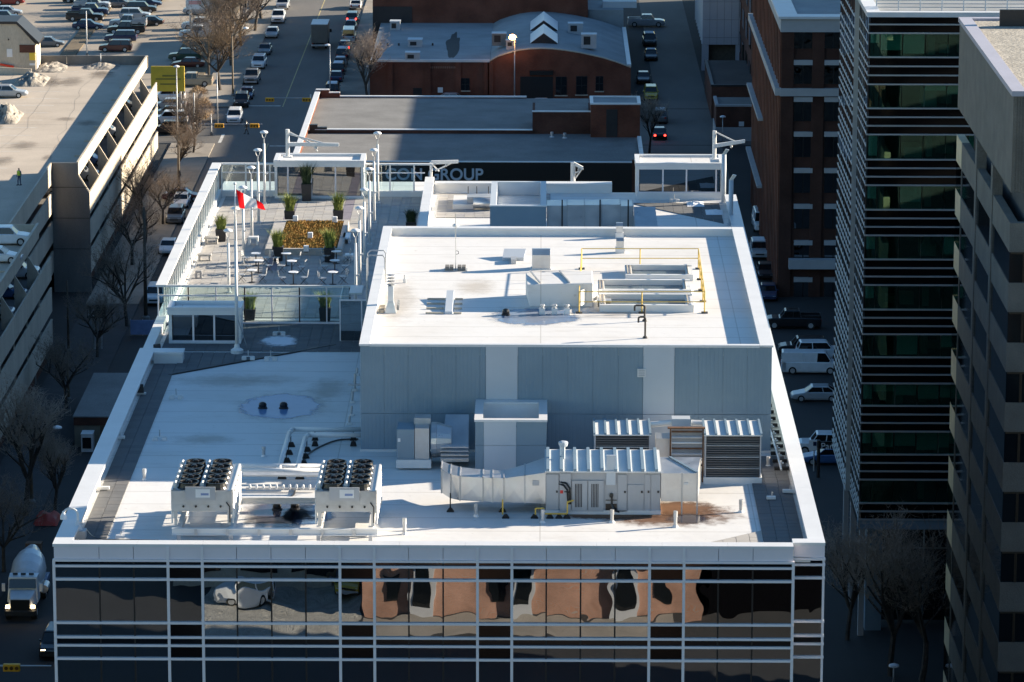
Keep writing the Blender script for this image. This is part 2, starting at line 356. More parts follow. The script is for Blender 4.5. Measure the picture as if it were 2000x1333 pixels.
# ================================================================== the white office block
BX0, BX1, XF1, YF, YS, ZC, ZR = -21.2, 12.42, 11.04, 172.33, 172.96, 38.2, 37.55
YB_L, YB_R = 266.0, 262.5
off = thing('office_building', 'white office block with rooftop terrace and penthouse in the foreground', 'building', (-4.4, YF, 0))
MAIN_EDGES = [-21.2, -19.22] + [-17.72+1.5*i for i in range(19)] + [XF1]
DARK = (3, 8, 12, 17)
def zf(y): return W(700, y, Y=YF).z
ROW_Y = [1096, 1107, 1133, 1218, 1246, 1262, 1288, 1373, 1401, 1417, 1443, 1528, 1556]
ROW_KIND = ['s', 'v', 'v', 'v', 's', 'v', 'v', 'v', 's', 'v', 'v', 'v']
ROW_Z = [zf(y) for y in ROW_Y]
ZBOT = ROW_Z[-1]
m = MB(); m.box(BX0+.05, BX1-.05, YF+9, YB_R-.4, 0, ZR-.25); m.box(BX0+.05, -7.0, YB_R-.4, YB_L-.1, 0, ZR-.25)
m.box(BX0+.05, XF1-.05, YF+.14, YF+9, 0, ZBOT-.1); m.box(XF1-.05, BX1-.05, YS+.14, YF+9, 0, ZBOT-.1)
m.box(BX0+.05, BX0+.3, YF+.4, YF+9, ZBOT-.1, ZR-.25); m.box(BX1-.3, BX1-.05, YS+.4, YF+9, ZBOT-.1, ZR-.25)
m.build('wall_core', 'interior', off)
m = MB(); m.box(BX0, XF1, YF+.02, YF+.12, 0, ZBOT-.05); m.build('lower_curtain_wall', 'pane_dark', off)
# floors and columns behind the glass
for a, b in ((4, 5), (8, 9), (0, 1)):
    m = MB(); m.box(BX0+.35, BX1-.4, YF+.75, YF+8.9, ROW_Z[b]-.05, ROW_Z[a]+.05); m.build('floor_slab', 'interior', off)
for x in (-20.6, -14.0, -7.6, -1.2, 5.2, 10.6):
    m = MB(); m.box(x-.28, x+.28, YF+1.0, YF+1.56, ZBOT, ROW_Z[1]-.06); m.build('column', 'interior_light', off)
for x0, x1, i in ((-20.2, -19.3, 2), (-17.4, -16.6, 2), (-5.5, -4.4, 6), (-12.4, -11.8, 6), (7.0, 8.3, 2), (8.6, 10.2, 6), (1.9, 3.0, 6), (-19.8, -18.2, 6)):
    m = MB(); zt = ROW_Z[i+1]+random.uniform(.3, .9); m.box(x0, x1, YF+2.2, YF+3.1, ROW_Z[i+2], zt); m.build('desk_screen', 'interior_light', off)
# glass rows
for r_ in range(len(ROW_KIND)):
    z1, z0 = ROW_Z[r_]-.035, ROW_Z[r_+1]+.035
    for i in range(len(MAIN_EDGES)-1):
        x0, x1 = MAIN_EDGES[i]+.03, MAIN_EDGES[i+1]-.03
        mn = 'spandrel' if ROW_KIND[r_] == 's' else ('spandrel_black' if (i in DARK and r_ % 4 != 2) else 'facade_glass')
        m = MB(); m.box(x0, x1, YF, YF+.05, z0, z1); m.build('window_pane', mn, off)
    m = MB(); m.box(XF1+.06, BX1-.06, YS, YS+.05, z0, z1); m.build('window_pane', 'spandrel' if ROW_KIND[r_] == 's' else 'facade_glass', off)
for i, z in enumerate(ROW_Z):
    m = MB(); m.box(BX0-.05, XF1+.05, YF-.11, YF+.06, z-.05, z+.05); m.build('transom', 'mullion', off)
    m = MB(); m.box(XF1+.06, BX1+.05, YS-.11, YS+.06, z-.05, z+.05); m.build('transom', 'mullion', off)
for i, x in enumerate(MAIN_EDGES):
    white = i in (0, len(MAIN_EDGES)-1) or i in DARK or (i-1) in DARK
    m = MB()
    if white: m.box(x-.06, x+.06, YF-.085, YF+.055, ZBOT, ROW_Z[0]+.62 if i not in (0, len(MAIN_EDGES)-1) else ROW_Z[0])
    else: m.box(x-.035, x+.035, YF-.02, YF+.055, ZBOT, ROW_Z[0])
    m.build('mullion', 'mullion' if white else 'black_frame', off)
for x in (BX1-.02,):
    m = MB(); m.box(x-.05, x+.05, YS-.085, YS+.055, ZBOT, ROW_Z[0]); m.build('mullion', 'mullion', off)
m = MB(); m.box(XF1-.02, XF1+.05, YF+.062, YS, ZBOT, ROW_Z[0]); m.build('return_panel', 'mullion', off)
# fascia panels and front coping
for i in range(len(MAIN_EDGES)-1):
    m = MB(); m.box(MAIN_EDGES[i]+.012, MAIN_EDGES[i+1]-.012, YF-.03, YF+.10, ROW_Z[0]+.06, ZC-.13); m.build('fascia_panel', 'fascia', off)
m = MB(); m.box(XF1+.06, BX1+.02, YS-.03, YS+.10, ROW_Z[0]+.06, ZC-.08); m.build('fascia_panel', 'fascia', off)
m = MB(); m.box(BX0, XF1, YF+.101, YF+.6, ROW_Z[0]-.2, ZC-.14); m.box(XF1, BX1-.03, YS+.101, YS+.6, ROW_Z[0]-.2, ZC-.14)
m.box(BX0+.03, BX0+.6, YF+.6, 211.9, ZR-.3, ZC-.13); m.box(BX1-.6, BX1-.03, YS+.6, 258, ZR-.3, ZC-.13)
m.build('parapet', 'white_paint', off)
def coping(x0, x1, y0, y1, z=ZC, t=.13, mn='coping', par=off, n=0, axis='x'):
    n = n or 1
    for k in range(n):
        m = MB()
        if axis == 'x': m.box(x0+(x1-x0)*k/n+(.006 if k else 0), x0+(x1-x0)*(k+1)/n, y0, y1, z-t, z)
        else: m.box(x0, x1, y0+(y1-y0)*k/n+(.006 if k else 0), y0+(y1-y0)*(k+1)/n, z-t, z)
        m.build('coping', mn, par)
coping(BX0+.78, XF1, YF-.06, YF+.62, n=11)
coping(XF1-.0, BX1+.04, YS-.06, YS+.62, z=ZC+.004)
coping(BX0-.04, BX0+.775, YF-.06, 211.9, n=13, axis='y')
coping(BX1-.70, BX1+.04, YS+.625, 258.0, n=28, axis='y', z=ZC+.002)
# white end of the left parapet
m = MB(); m.box(BX0+.78, -18.9, 210.9, 211.9, ZR-.2, ZC-.13); m.build('parapet', 'white_paint', off)
coping(BX0+.78, -18.85, 210.85, 211.9, z=ZC-.004)
# roof membrane
m = MB(); m.box(BX0+.6, BX1-.6, YF+.6, YB_R-.3, ZR-.24, ZR); m.box(BX0+.3, -7.2, YB_R-.3, YB_L-.1, ZR-.24, ZR)
m.build('roof_membrane', 'membrane', off)
# ---- pavers: nearest 300 as single pieces, the rest joined
PV = []
PS = .6
def clip(poly, P, Q):
    """keep the part of a polygon left of the line P to Q"""
    out = []; sd = lambda p: (Q[0]-P[0])*(p[1]-P[1])-(Q[1]-P[1])*(p[0]-P[0])
    for a, b in zip(poly, poly[1:]+poly[:1]):
        sa, sb = sd(a), sd(b)
        if sa >= 0: out.append(a)
        if (sa >= 0) != (sb >= 0): t = sa/(sa-sb); out.append((a[0]+(b[0]-a[0])*t, a[1]+(b[1]-a[1])*t))
    return out
def pavers(x0, x1, y0, y1, cut=None, z=ZR, pick=None):
    nx, ny = round((x1-x0)/PS), round((y1-y0)/PS)
    for i in range(nx):
        for j in range(ny):
            x, y = x0+PS*(i+.5), y0+PS*(j+.5); h = .293; poly = [(x-h, y-h), (x+h, y-h), (x+h, y+h), (x-h, y+h)]; full = True
            if cut: q = clip(poly, *cut); full = len(q) == 4 and abs(q[0][0]-poly[0][0]) < 1e-6 and all(p in poly for p in q); poly = q
            if len(poly) >= 3: PV.append((x, y, z, pick(x, y) if pick else 'paver%d' % random.choice((0, 0, 1, 2, 3, 4)), poly, full))
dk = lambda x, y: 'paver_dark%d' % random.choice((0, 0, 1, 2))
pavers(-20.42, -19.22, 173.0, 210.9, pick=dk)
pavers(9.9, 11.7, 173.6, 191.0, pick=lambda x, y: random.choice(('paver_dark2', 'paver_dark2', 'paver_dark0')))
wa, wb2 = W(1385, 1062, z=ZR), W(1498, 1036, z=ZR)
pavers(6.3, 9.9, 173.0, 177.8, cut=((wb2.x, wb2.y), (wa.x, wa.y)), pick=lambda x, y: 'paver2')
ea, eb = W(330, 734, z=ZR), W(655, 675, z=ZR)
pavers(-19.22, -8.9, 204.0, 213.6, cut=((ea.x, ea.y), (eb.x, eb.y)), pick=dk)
m = MB(); dv = (eb-ea).normalized(); nv = Vector((-dv.y, dv.x, 0))*.06
m.hexa([tuple(p)[:2]+(ZR+.002,) for p in (ea-nv, eb-nv, eb+nv, ea+nv)]+[tuple(p)[:2]+(ZR+.075,) for p in (ea-nv, eb-nv, eb+nv, ea+nv)]); m.build('paver_edging', 'dark_metal', off)
def terr_pick(x, y):
    if 235.5 < y < 259 and (-15.95 < x < -15.3 or -12.3 < x < -11.7) and not (236.5 < y < 247 and x > -15.2): return 'paver_purple'
    return 'paver%d' % random.choice((0, 0, 1, 2, 4))
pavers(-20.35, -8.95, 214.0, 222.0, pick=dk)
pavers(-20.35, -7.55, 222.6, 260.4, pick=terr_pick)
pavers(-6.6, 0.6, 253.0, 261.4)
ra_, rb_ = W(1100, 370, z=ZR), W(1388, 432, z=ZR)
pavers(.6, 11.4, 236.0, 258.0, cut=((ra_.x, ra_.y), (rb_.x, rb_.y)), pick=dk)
PV.sort(key=lambda p: p[1])
pm_cache = {}
rest = {}
for k, (x, y, z, mn, poly, full) in enumerate(PV):
    if k < 300 and full:
        if mn not in pm_cache:
            b = MB(); b.hexa([(-.295,-.295,.0),(.295,-.295,.0),(.295,.295,.0),(-.295,.295,.0),(-.29,-.29,.05),(.29,-.29,.05),(.29,.29,.05),(-.29,.29,.05)]); pm_cache[mn] = b.data('paver', mn)
        inst('paver', pm_cache[mn], off, (x, y, z+.002+random.uniform(0, .006)), (random.uniform(-.004, .004), random.uniform(-.004, .004), 0))
    elif k < 300: b = MB(); b.prism(poly, 'z', z+.003, z+random.uniform(.046, .052)); b.build('paver', mn, off)
    else: rest.setdefault(mn, MB()).prism(poly, 'z', z+.003, z+random.uniform(.046, .052))
for mn, b in rest.items(): tag(b.build('paver_field', mn, off), kind='stuff')

# ---- penthouse
PX0, PX1, PY0, PY1, PZ = -8.66, 11.1, 191.87, 222.2, 42.86
pz_r = PZ-.42
m = MB(); m.box(PX0+.05, PX1-.05, PY0+.06, PY1-.05, ZR-.2, pz_r-.15); m.build('penthouse_core', 'cladding', off)
m = MB(); m.box(PX0+.3, PX1-.3, PY0+.3, PY1-.3, pz_r-.149, pz_r); pent_roof = m.build('penthouse_roof', 'membrane_pent', off)
m = MB(); m.box(PX0+.05, PX0+.42, PY0+.1, PY1-.1, pz_r-.15, PZ-.08); m.box(PX1-.5, PX1-.05, PY0+.1, PY1-.1, pz_r-.15, PZ-.08); m.box(PX0+.43, PX1-.51, PY1-.45, PY1-.1, pz_r-.15, PZ-.08); m.box(PX0+.43, PX1-.51, PY0+.1, PY0+.3, pz_r-.15, PZ-.08)
m.build('penthouse_parapet', 'white_paint', off)
coping(PX0-.05, PX0+.46, PY0-.06, PY1+.04, PZ+.002, .10, n=10, axis='y'); coping(PX1-.58, PX1+.06, PY0-.06, PY1+.04, PZ+.002, .10, n=10, axis='y')
coping(PX0+.47, PX1-.59, PY1-.52, PY1+.04, PZ, .10, n=7); coping(PX0+.47, PX1-.59, PY0-.06, PY0+.25, PZ, .12, n=7)
ZJ = W(800, 808, Y=PY0).z
stripes = ((W(949, 750, Y=PY0).x, W(1011, 750, Y=PY0).x), (W(1256, 750, Y=PY0).x, W(1317, 750, Y=PY0).x))
edges = [PX0] + [PX0+1.15*i for i in range(1, 6)] + [stripes[0][0], stripes[0][1]]
edges += [stripes[0][1]+(stripes[1][0]-stripes[0][1])*i/5 for i in range(1, 5)] + [stripes[1][0], stripes[1][1]] + [stripes[1][1]+(PX1-stripes[1][1])*i/4 for i in range(1, 5)]
for i in range(len(edges)-1):
    x0, x1 = edges[i], edges[i+1]
    light = any(abs(x0-s[0]) < .01 for s in stripes)
    for z0, z1 in ((ZR+.12, ZJ-.01), (ZJ+.01, PZ-.12)):
        m = MB(); n = 1 if light else max(2, round((x1-x0)/.19)); pr = []
        if light: m.box(x0+.005, x1-.005, PY0-.035, PY0+.03, z0, z1)
        else:
            w = (x1-x0-.01)/n
            for k in range(n):
                a = x0+.005+k*w; pr += [(a, PY0), (a+w*.15, PY0-.006), (a+w*.85, PY0-.006)]
            pr += [(x1-.005, PY0), (x1-.005, PY0+.05), (x0+.005, PY0+.05)]
            m.prism(pr, 'z', z0, z1)
        m.build('wall_panel', 'cladding_light' if light else 'cladding', off)
m = MB(); m.box(PX0-.04, PX1+.04, PY0-.06, PY0+.055, ZR+.002, ZR+.115); m.build('base_flashing', 'white_paint', off)
# square wall vent on the front wall
p = W(1253, 728, Y=PY0)
m = MB(); m.box(p.x-.2, p.x+.2, PY0-.12, PY0-.03, p.z-.2, p.z+.2); v = m.build('wall_vent', 'white_paint', off)
for k in range(4): m = MB(); m.box(p.x-.15, p.x+.15, PY0-.14, PY0-.121, p.z-.15+k*.09, p.z-.11+k*.09); m.build('slat', 'grey_paint', v)
# projecting shaft on the front wall
a, b = W(928, 925, z=ZR), W(1067, 925, z=ZR); ys = a.y; zt = W(928, 820, Y=ys).z
m = MB(); m.box(a.x+.02, b.x-.02, ys+.03, PY0-.04, ZR, zt-.95); m.build('shaft_core', 'cladding', off)
sx0, sx1 = W(945, 900, Y=ys).x, W(1008, 900, Y=ys).x
zj = W(930, 870, Y=ys).z
for x0, x1, l in ((a.x, sx0, 0), (sx0, sx1, 1), (sx1, b.x, 0)):
    for z0, z1 in ((ZR+.05, zj-.008), (zj+.008, zt-.1)):
        m = MB(); m.box(x0+.004, x1-.004, ys-.01-.02*l, ys+.2, z0, z1); m.build('shaft_panel', 'cladding_light' if l else 'cladding', off)
m = MB(); m.box(a.x+.0, a.x+.3, ys+.21, PY0-.05, zt-1.0, zt-.1); m.box(b.x-.3, b.x, ys+.21, PY0-.05, zt-1.0, zt-.1); m.box(a.x+.31, b.x-.31, PY0-.6, PY0-.05, zt-1.0, zt-.1); m.build('shaft_parapet', 'white_paint', off)
m = MB(); m.box(a.x-.04, b.x+.04, ys-.05, ys+.3, zt-.1, zt); m.box(a.x-.04, a.x+.36, ys+.305, PY0-.05, zt-.1, zt-.002); m.box(b.x-.36, b.x+.04, ys+.305, PY0-.05, zt-.1, zt-.002); m.box(a.x+.365, b.x-.365, PY0-.65, PY0-.05, zt-.1, zt-.004); m.build('shaft_coping', 'coping', off)
m = MB(); m.box(a.x+.31, b.x-.31, ys+.21, PY0-.61, zt-.99, zt-.8); m.build('shaft_roof', 'membrane', off)
# soot mark on the shaft roof
m = MB(); c = (b.x-.9, ys+1.9)
m.add([(c[0]+.55*math.cos(t)*random.uniform(.7, 1.1), c[1]+.8*math.sin(t)*random.uniform(.7, 1.1), zt-.795) for t in [i*math.pi/9 for i in range(18)]], [tuple(range(18))]); m.build('soot_stain', 'dark_metal', off)

# ---- terrace screen walls and rear parapets
TZ = 39.75; TY0 = W(302, 557, z=TZ).y; TY1 = W(418, 318, z=TZ).y
m = MB(); m.box(-7.45, -7.0, 222.3, 262.0, ZR-.2, 38.45); m.build('parapet', 'white_paint', off)
coping(-7.52, -6.93, 222.26, 262.0, z=38.58, t=.125, n=12, axis='y')
m = MB(); m.box(-6.99, 4.6, 261.9, 262.5, ZR-.2, ZC-.13); m.build('parapet', 'white_paint', off)
coping(-6.92, 4.6, 261.8, 262.6, z=ZC, n=8)
m = MB(); m.box(BX0+.03, BX0+.55, 211.95, TY1, ZR-.3, 38.0); m.box(BX0+.56, -7.46, TY1-.3, TY1, ZR-.3, 37.95); m.build('terrace_kerb', 'white_paint', off)
# low parapet behind the penthouse with a step
m = MB(); m.box(-6.92, -2.2, 226.6, 227.4, ZR, 38.2); m.build('parapet', 'white_paint', off)
coping(-6.92, -2.15, 226.55, 227.45, z=38.31, t=.1, n=3)
# ================================================================== plant on the main roof
def outline(c, rx, ry, n=40, rough=.22, seed=0, z=0., lobes=2.3):
    pts = []
    for i in range(n):
        t = 2*math.pi*i/n; k = 1+rough*(mnoise.noise(Vector((math.cos(t)*lobes+seed, math.sin(t)*lobes, seed*1.7)))*1.6)
        pts.append((c[0]+rx*k*math.cos(t), c[1]+ry*k*math.sin(t), z))
    return pts
def sheet(name, c, rx, ry, m_, z, par=None, seed=1, rough=.22, lobes=2.3):
    m = MB(); p = outline(c, rx, ry, 44, rough, seed, z, lobes); m.add(p, [tuple(range(len(p)))])
    return m.build(name, m_, par)
def puddle(px, py, wx, wy, m_, seed, z=ZR, rough=.25):
    c = W(px, py, z=z); a = W(px-wx, py, z=z); b = W(px, py-wy, z=z)
    s = sheet('puddle', c, c.x-a.x, b.y-c.y, m_, z+.006, None, seed, rough)
    return tag(s, kind='structure')
def stain(px, py, wx, wy, seed, z=ZR, mn='stain_soft', lift=.003):
    c = W(px, py, z=z); a = W(px-wx, py, z=z); b = W(px, py-wy, z=z)
    return sheet('roof_stain', c, c.x-a.x, b.y-c.y, mn, z+lift+seed*.00005, off, seed, .1)
stain(560, 795, 130, 40, 3); stain(545, 1000, 100, 42, 5); stain(470, 745, 190, 18, 6); stain(400, 858, 90, 14, 7); stain(640, 760, 60, 30, 8)
puddle(553, 796, 92, 27, 'puddle', 3, rough=.1); puddle(545, 1002, 88, 36, 'puddle_dark', 5, rough=.1); puddle(600, 1006, 62, 22, 'puddle', 8, rough=.1)
stain(1290, 1004, 190, 30, 11, mn='rust_stain'); stain(1165, 1006, 130, 12, 12, mn='rust_stain'); puddle(1345, 1014, 62, 12, 'puddle_dark', 14, rough=.1); stain(1330, 993, 100, 20, 15, mn='rust_stain')
sheet('snow_patch', W(545, 668, z=ZR), 1.25, 1.7, 'snow_soft', ZR+.062, off, 21, .1, 2)

# ---- twin condensers on a steel frame
CY0 = W(540, 1046, z=ZR+.3).y
st = thing('steel_frame', 'white steel beam frame carrying both fan condensers', 'frame', (W(540, 1046, z=ZR).x, CY0, ZR))
fx0, fx1 = W(336, 1044, Y=CY0).x, W(737, 1044, Y=CY0).x
def ibeam(m, x0, x1, y, z):
    m.box(x0, x1, y-.11, y+.11, z+.26, z+.30); m.box(x0, x1, y-.11, y+.11, z, z+.04); m.box(x0, x1, y-.02, y+.02, z+.04, z+.26)
def ibeam_y(m, x, y0, y1, z):
    m.box(x-.11, x+.11, y0, y1, z+.26, z+.30); m.box(x-.11, x+.11, y0, y1, z, z+.04); m.box(x-.02, x+.02, y0, y1, z+.04, z+.26)
for y in (CY0, CY0+5.5):
    m = MB(); ibeam(m, fx0, fx1, y, ZR+.32); m.build('beam', 'white_paint', st)
for x in (fx0+.3, fx0+2.6, fx1-2.6, fx1-.3):
    m = MB(); ibeam_y(m, x, CY0+.12, CY0+5.38, ZR+.31); m.build('beam', 'white_paint', st)
    for y in (CY0, CY0+5.5): m = MB(); m.box(x-.09, x+.09, y-.09, y+.09, ZR+.003, ZR+.32); m.build('post', 'galv_dull', st)
for k in range(6): m = MB(); m.box(fx0+1+k*1.4, fx0+1.12+k*1.4, CY0-.118, CY0-.111, ZR+.34, ZR+.6); m.build('stiffener', 'galv_dull', st)
def condenser(xc, label):
    L_, Wd = 4.75, 2.62; z0 = ZR+.63; zt_ = z0+1.62; y0 = CY0+.35
    t = thing('condenser', label, 'condenser', (xc, y0, z0), 'fan condensers')
    for sx in (-1, 1):
        for y in (y0+.1, y0+L_/2, y0+L_-.1):
            m = MB(); m.box(xc+sx*(Wd/2-.13)-.07, xc+sx*(Wd/2-.13)+.07, y-.07, y+.07, z0, zt_-.55); m.build('leg', 'galv_dull', t)
        m = MB(); w = Wd/2
        m.hexa([(xc+sx*.15, y0+.2, z0+.85), (xc+sx*.25, y0+.2, z0+.8), (xc+sx*.25, y0+L_-.2, z0+.8), (xc+sx*.15, y0+L_-.2, z0+.85),
                (xc+sx*(w-.1), y0+.2, zt_-.25), (xc+sx*w, y0+.2, zt_-.3), (xc+sx*w, y0+L_-.2, zt_-.3), (xc+sx*(w-.1), y0+L_-.2, zt_-.25)])
        m.build('coil', 'dark_metal', t)
        for k in range(6):
            y = y0+.1+k*(L_-.2)/5
            m = MB(); m.cyl((xc+sx*(w+.04), y, z0+.1), (xc+sx*(w+.04), y, zt_), .04, n=5); m.build('upright', 'white_paint', t)
            if k < 5: m = MB(); m.cyl((xc+sx*(w+.05), y, z0+.2), (xc+sx*(w+.05), y+(L_-.2)/5, zt_-.3), .025, n=4); m.build('brace', 'galvanised', t)
        for zz in (zt_-.02, z0+.9): m = MB(); m.box(xc+sx*(w+.02)-.04, xc+sx*(w+.02)+.04, y0, y0+L_, zz-.06, zz+.06); m.build('rail', 'white_paint', t)
    m = MB(); w = Wd/2+.02
    m.box(xc-w, xc+w, y0-.06, y0-.01, zt_-.62, zt_-.02); m.build('end_plate', 'galv_dull', t)
    m = MB(); m.box(xc-w*.55, xc+w*.45, y0-.11, y0-.061, zt_-.42, zt_+.18); e = m.build('end_cover', 'grey_paint', t)
    m = MB(); m.box(xc-.28, xc+.36, y0-.118, y0-.111, zt_-.3, zt_+.08); m.build('rating_plate', 'sign_white', e)
    m = MB(); m.box(xc-.05, xc+.3, y0-.121, y0-.1185, zt_-.2, zt_-.1); m.build('printed_mark', 'tarp_blue', e)
    for k in range(4): m = MB(); m.cyl((xc-w+.5+k*.55, y0-.09, zt_-.72), (xc-w+.5+k*.55, y0-.02, zt_-.72), .05, n=6); m.build('drain_knob', 'black_plastic', t)
    m = MB(); m.box(xc-w, xc+w, y0-.03, y0+.1, zt_-.95, zt_-.63); m.build('lower_plate', 'galv_dull', t)
    m = MB(); m.box(xc-w, xc+w, y0-.0, y0+L_, zt_-.06, zt_); m.build('fan_deck', 'galvanised', t)
    for i in range(5):
        for sx in (-.62, .58):
            cx, cy = xc+sx, y0+.5+i*.94
            m = MB(); m.lathe((cx, cy, zt_), [(.50, 0), (.46, .08), (.43, .24), (.46, .26), (.46, .29), (.40, .29), (.38, .14)], 18); f_ = m.build('fan_ring', 'black_plastic', t, smooth=False)
            m = MB(); m.lathe((cx, cy, zt_), [(.15, .12), (.15, .31), (.08, .36)], 8)
            for a in range(4):
                an = a*math.pi/2+i; m.cyl((cx, cy, zt_+.27), (cx+.4*math.cos(an), cy+.4*math.sin(an), zt_+.27), .018, n=4)
            m.build('fan_guard', 'black_plastic', f_)
            m = MB(); m.box(cx-.62-.07, cx-.62+.09, cy-.16, cy+.16, zt_+.002, zt_+.22); m.cyl((cx-.6, cy-.2, zt_+.2), (cx-.6, cy+.2, zt_+.2), .09, n=8); m.build('junction_box', 'white_paint', t)
    m = MB(); m.tube([(xc+w-.25, y0-.13, zt_-.5), (xc+w-.1, y0-.16, zt_-.7), (xc+w-.1, y0-.14, z0+.2)], .03, 6); m.build('cable', 'black_plastic', t)
    return t
c1 = condenser(W(395, 990, Y=CY0+.35).x, 'left fan condenser with ten black fans, nearer the shaded left parapet')
c2 = condenser(W(676, 990, Y=CY0+.35).x, 'right fan condenser with ten black fans, in front of the penthouse corner')
# plywood sheets lying under the frames
for xx, yy, w_, d_, lb in ((W(400, 1015, z=ZR).x, CY0+.9, 1.6, 2.2, 'tan board lying under the left condenser'), (W(690, 1015, z=ZR).x, CY0+.9, 1.5, 2.2, 'tan board lying under the right condenser')):
    m = MB(); m.box(xx-w_/2, xx+w_/2, yy, yy+d_, ZR+.02, ZR+.05); o = m.build('board', 'membrane', None, org=(xx, yy, ZR)); tag(o, lb, 'board')
# ---- insulated pipework
pp = thing('pipework', 'white insulated pipes running from the penthouse wall to both condensers', 'pipes', (W(580, 880, z=ZR).x, W(580, 880, z=ZR).y, ZR))
zp_ = ZR+.55
def zpt(x, y): return tuple(W(x, y, z=zp_))
runs = [[(706, 839), (572, 839), (565, 846), (545, 916)], [(706, 850), (602, 850), (596, 856), (580, 916)]]
for rn in runs:
    P_ = [zpt(*q) for q in rn]
    for a, b in zip(P_[:-1], P_[1:]): m = MB(); m.cyl(a, b, .12, n=10); m.build('pipe', 'white_paint', pp, smooth=True)
for y, xa, xb in ((911, 455, 632), (920, 455, 632)):
    m = MB(); m.cyl(zpt(xa, y), zpt(xb, y), .13, n=10); m.build('pipe', 'white_paint', pp, smooth=True)
for rn in runs:
    a, b = Vector(zpt(*rn[-2])), Vector(zpt(*rn[-1]))
    for k in range(5):
        q = a.lerp(b, .08+k*.22); m = MB(); m.prism([(q.x-.1, ZR+.002), (q.x+.32, ZR+.002), (q.x+.22, ZR+.22), (q.x+.0, ZR+.22)], 'y', q.y-.1, q.y+.1); m.cyl((q.x+.11, q.y, ZR+.22), (q.x+.11, q.y, zp_), .025, n=5); m.build('support_block', 'rubber', pp)
    for xq in (615, 690):
        q = Vector(zpt(xq, rn[0][1])); m = MB(); m.prism([(q.x-.16, ZR+.002), (q.x+.16, ZR+.002), (q.x+.1, ZR+.22), (q.x-.1, ZR+.22)], 'y', q.y-.1, q.y+.1); m.cyl((q.x, q.y, ZR+.22), (q.x, q.y, zp_-.1), .025, n=5); m.build('support_block', 'rubber', pp)
for k in range(11):
    q = W(488+k*13, 950, z=ZR+.35); m = MB(); m.lathe((q.x, q.y, ZR+.2), [(.02, 0), (.06, .06), (.06, .2), (.02, .24)], 6); m.build('valve', 'white_paint', pp)
q0, q1 = W(480, 953, z=ZR+.2), W(625, 953, z=ZR+.2)
m = MB(); m.box(q0.x, q1.x, q0.y-.06, q0.y+.06, ZR+.1, ZR+.2); m.build('manifold', 'galv_dull', pp)
m = MB(); m.box(q0.x-.2, q1.x+.1, q0.y+.7, q0.y+1.25, ZR+.55, ZR+.62); m.build('cable_tray', 'galv_dull', pp)
def hose(pts, r, lb, mn='black_plastic'):
    P_ = [W(x, y, z=ZR+r+.004) for x, y in pts]; m = MB()
    Q = []
    for i in range(len(P_)-1):
        p0, p1, p2, p3 = P_[max(0, i-1)], P_[i], P_[i+1], P_[min(len(P_)-1, i+2)]
        for k in range(6):
            t = k/6; Q.append(.5*((2*p1)+(p2-p0)*t+(2*p0-5*p1+4*p2-p3)*t*t+(3*p1-p0-3*p2+p3)*t**3))
    Q.append(P_[-1]); m.tube(Q, r, 5)
    return tag(m.build('hose', mn, None, org=tuple(P_[0])), lb, 'hose')
hose([(700, 858), (660, 860), (625, 873), (600, 890), (587, 915)], .04, 'black hose curving from penthouse wall beside the white pipes')
hose([(577, 955), (572, 968), (555, 975), (540, 984)], .04, 'short black hose between the two condensers')
hose([(170, 1036), (180, 1048), (200, 1054), (255, 1055), (310, 1056)], .035, 'black cable trailing from corner lamp along front parapet')

# ---- long air handler with ducts
AY = W(1180, 1006, z=ZR).y
def zA(y, yy=None): return W(1180, y, Y=AY if yy is None else yy).z
def xA(x, y=960, yy=None): return W(x, y, Y=AY if yy is None else yy).x
ah = thing('air_handler', 'long grey rooftop air handler with white ribbed roof in front of penthouse', 'air handler', (xA(1180), AY, ZR))
AD = 3.3; z0, z1 = zA(1000), zA(923)
m = MB(); m.box(xA(1066), xA(1290), AY+.12, AY+AD, ZR+.2, z1-.02); m.build('cabinet', 'grey_paint', ah)
m = MB(); m.box(xA(1066)-.03, xA(1290)+.03, AY+.05, AY+AD+.05, ZR+.002, ZR+.19); m.build('base_curb', 'white_paint', ah)
for x0, x1, d, yt in ((1067, 1092, .06, 928), (1093, 1116, .0, 925), (1117, 1148, .04, 940), (1149, 1180, .04, 940), (1207, 1225, .05, 928), (1226, 1258, .07, 948), (1259, 1271, .09, 928), (1272, 1290, .09, 928)):
    m = MB(); m.box(xA(x0), xA(x1)-.02, AY+d, AY+.119, z0, zA(yt)); dr = m.build('door_panel', 'grey_paint', ah)
    if x0 in (1117, 1149):
        m = MB()
        for k in range(5): m.box(xA(x0)+.14+k*.07, xA(x0)+.18+k*.07, AY+d-.006, AY+d-.001, z0+.2, zA(946))
        m.build('louvre_slots', 'dark_metal', dr)
    else:
        m = MB(); m.box(xA(x1)-.14, xA(x1)-.06, AY+d-.035, AY+d-.001, (z0+z1)/2-.05, (z0+z1)/2+.05); m.build('latch', 'dark_metal', dr)
m = MB(); m.box(xA(1094), xA(1100), AY-.006, AY-.001, z0+.85, z0+1.0); m.build('red_badge', 'red_paint', ah)
m = MB(); m.box(xA(1102), xA(1108), AY-.006, AY-.001, z0+.9, z0+.96); m.build('badge_print', 'dark_metal', ah)
m = MB(); m.box(xA(1183), xA(1205), AY+.10, AY+.118, z0, z0+.35); m.box(xA(1183), xA(1205), AY+.095, AY+.11, z0+.5, z0+.54); m.build('service_recess', 'black_plastic', ah)
m = MB(); m.tube([(xA(1195), AY+.05, zA(972)), (xA(1195), AY+.02, zA(985)), (xA(1199), AY-.1, zA(996)), (xA(1210), AY-.1, zA(999))], .05, 6); m.lathe((xA(1194), AY+.04, zA(972)), [(.07, 0), (.09, .05), (.07, .18)], 8); m.build('drain_trap', 'black_plastic', ah)
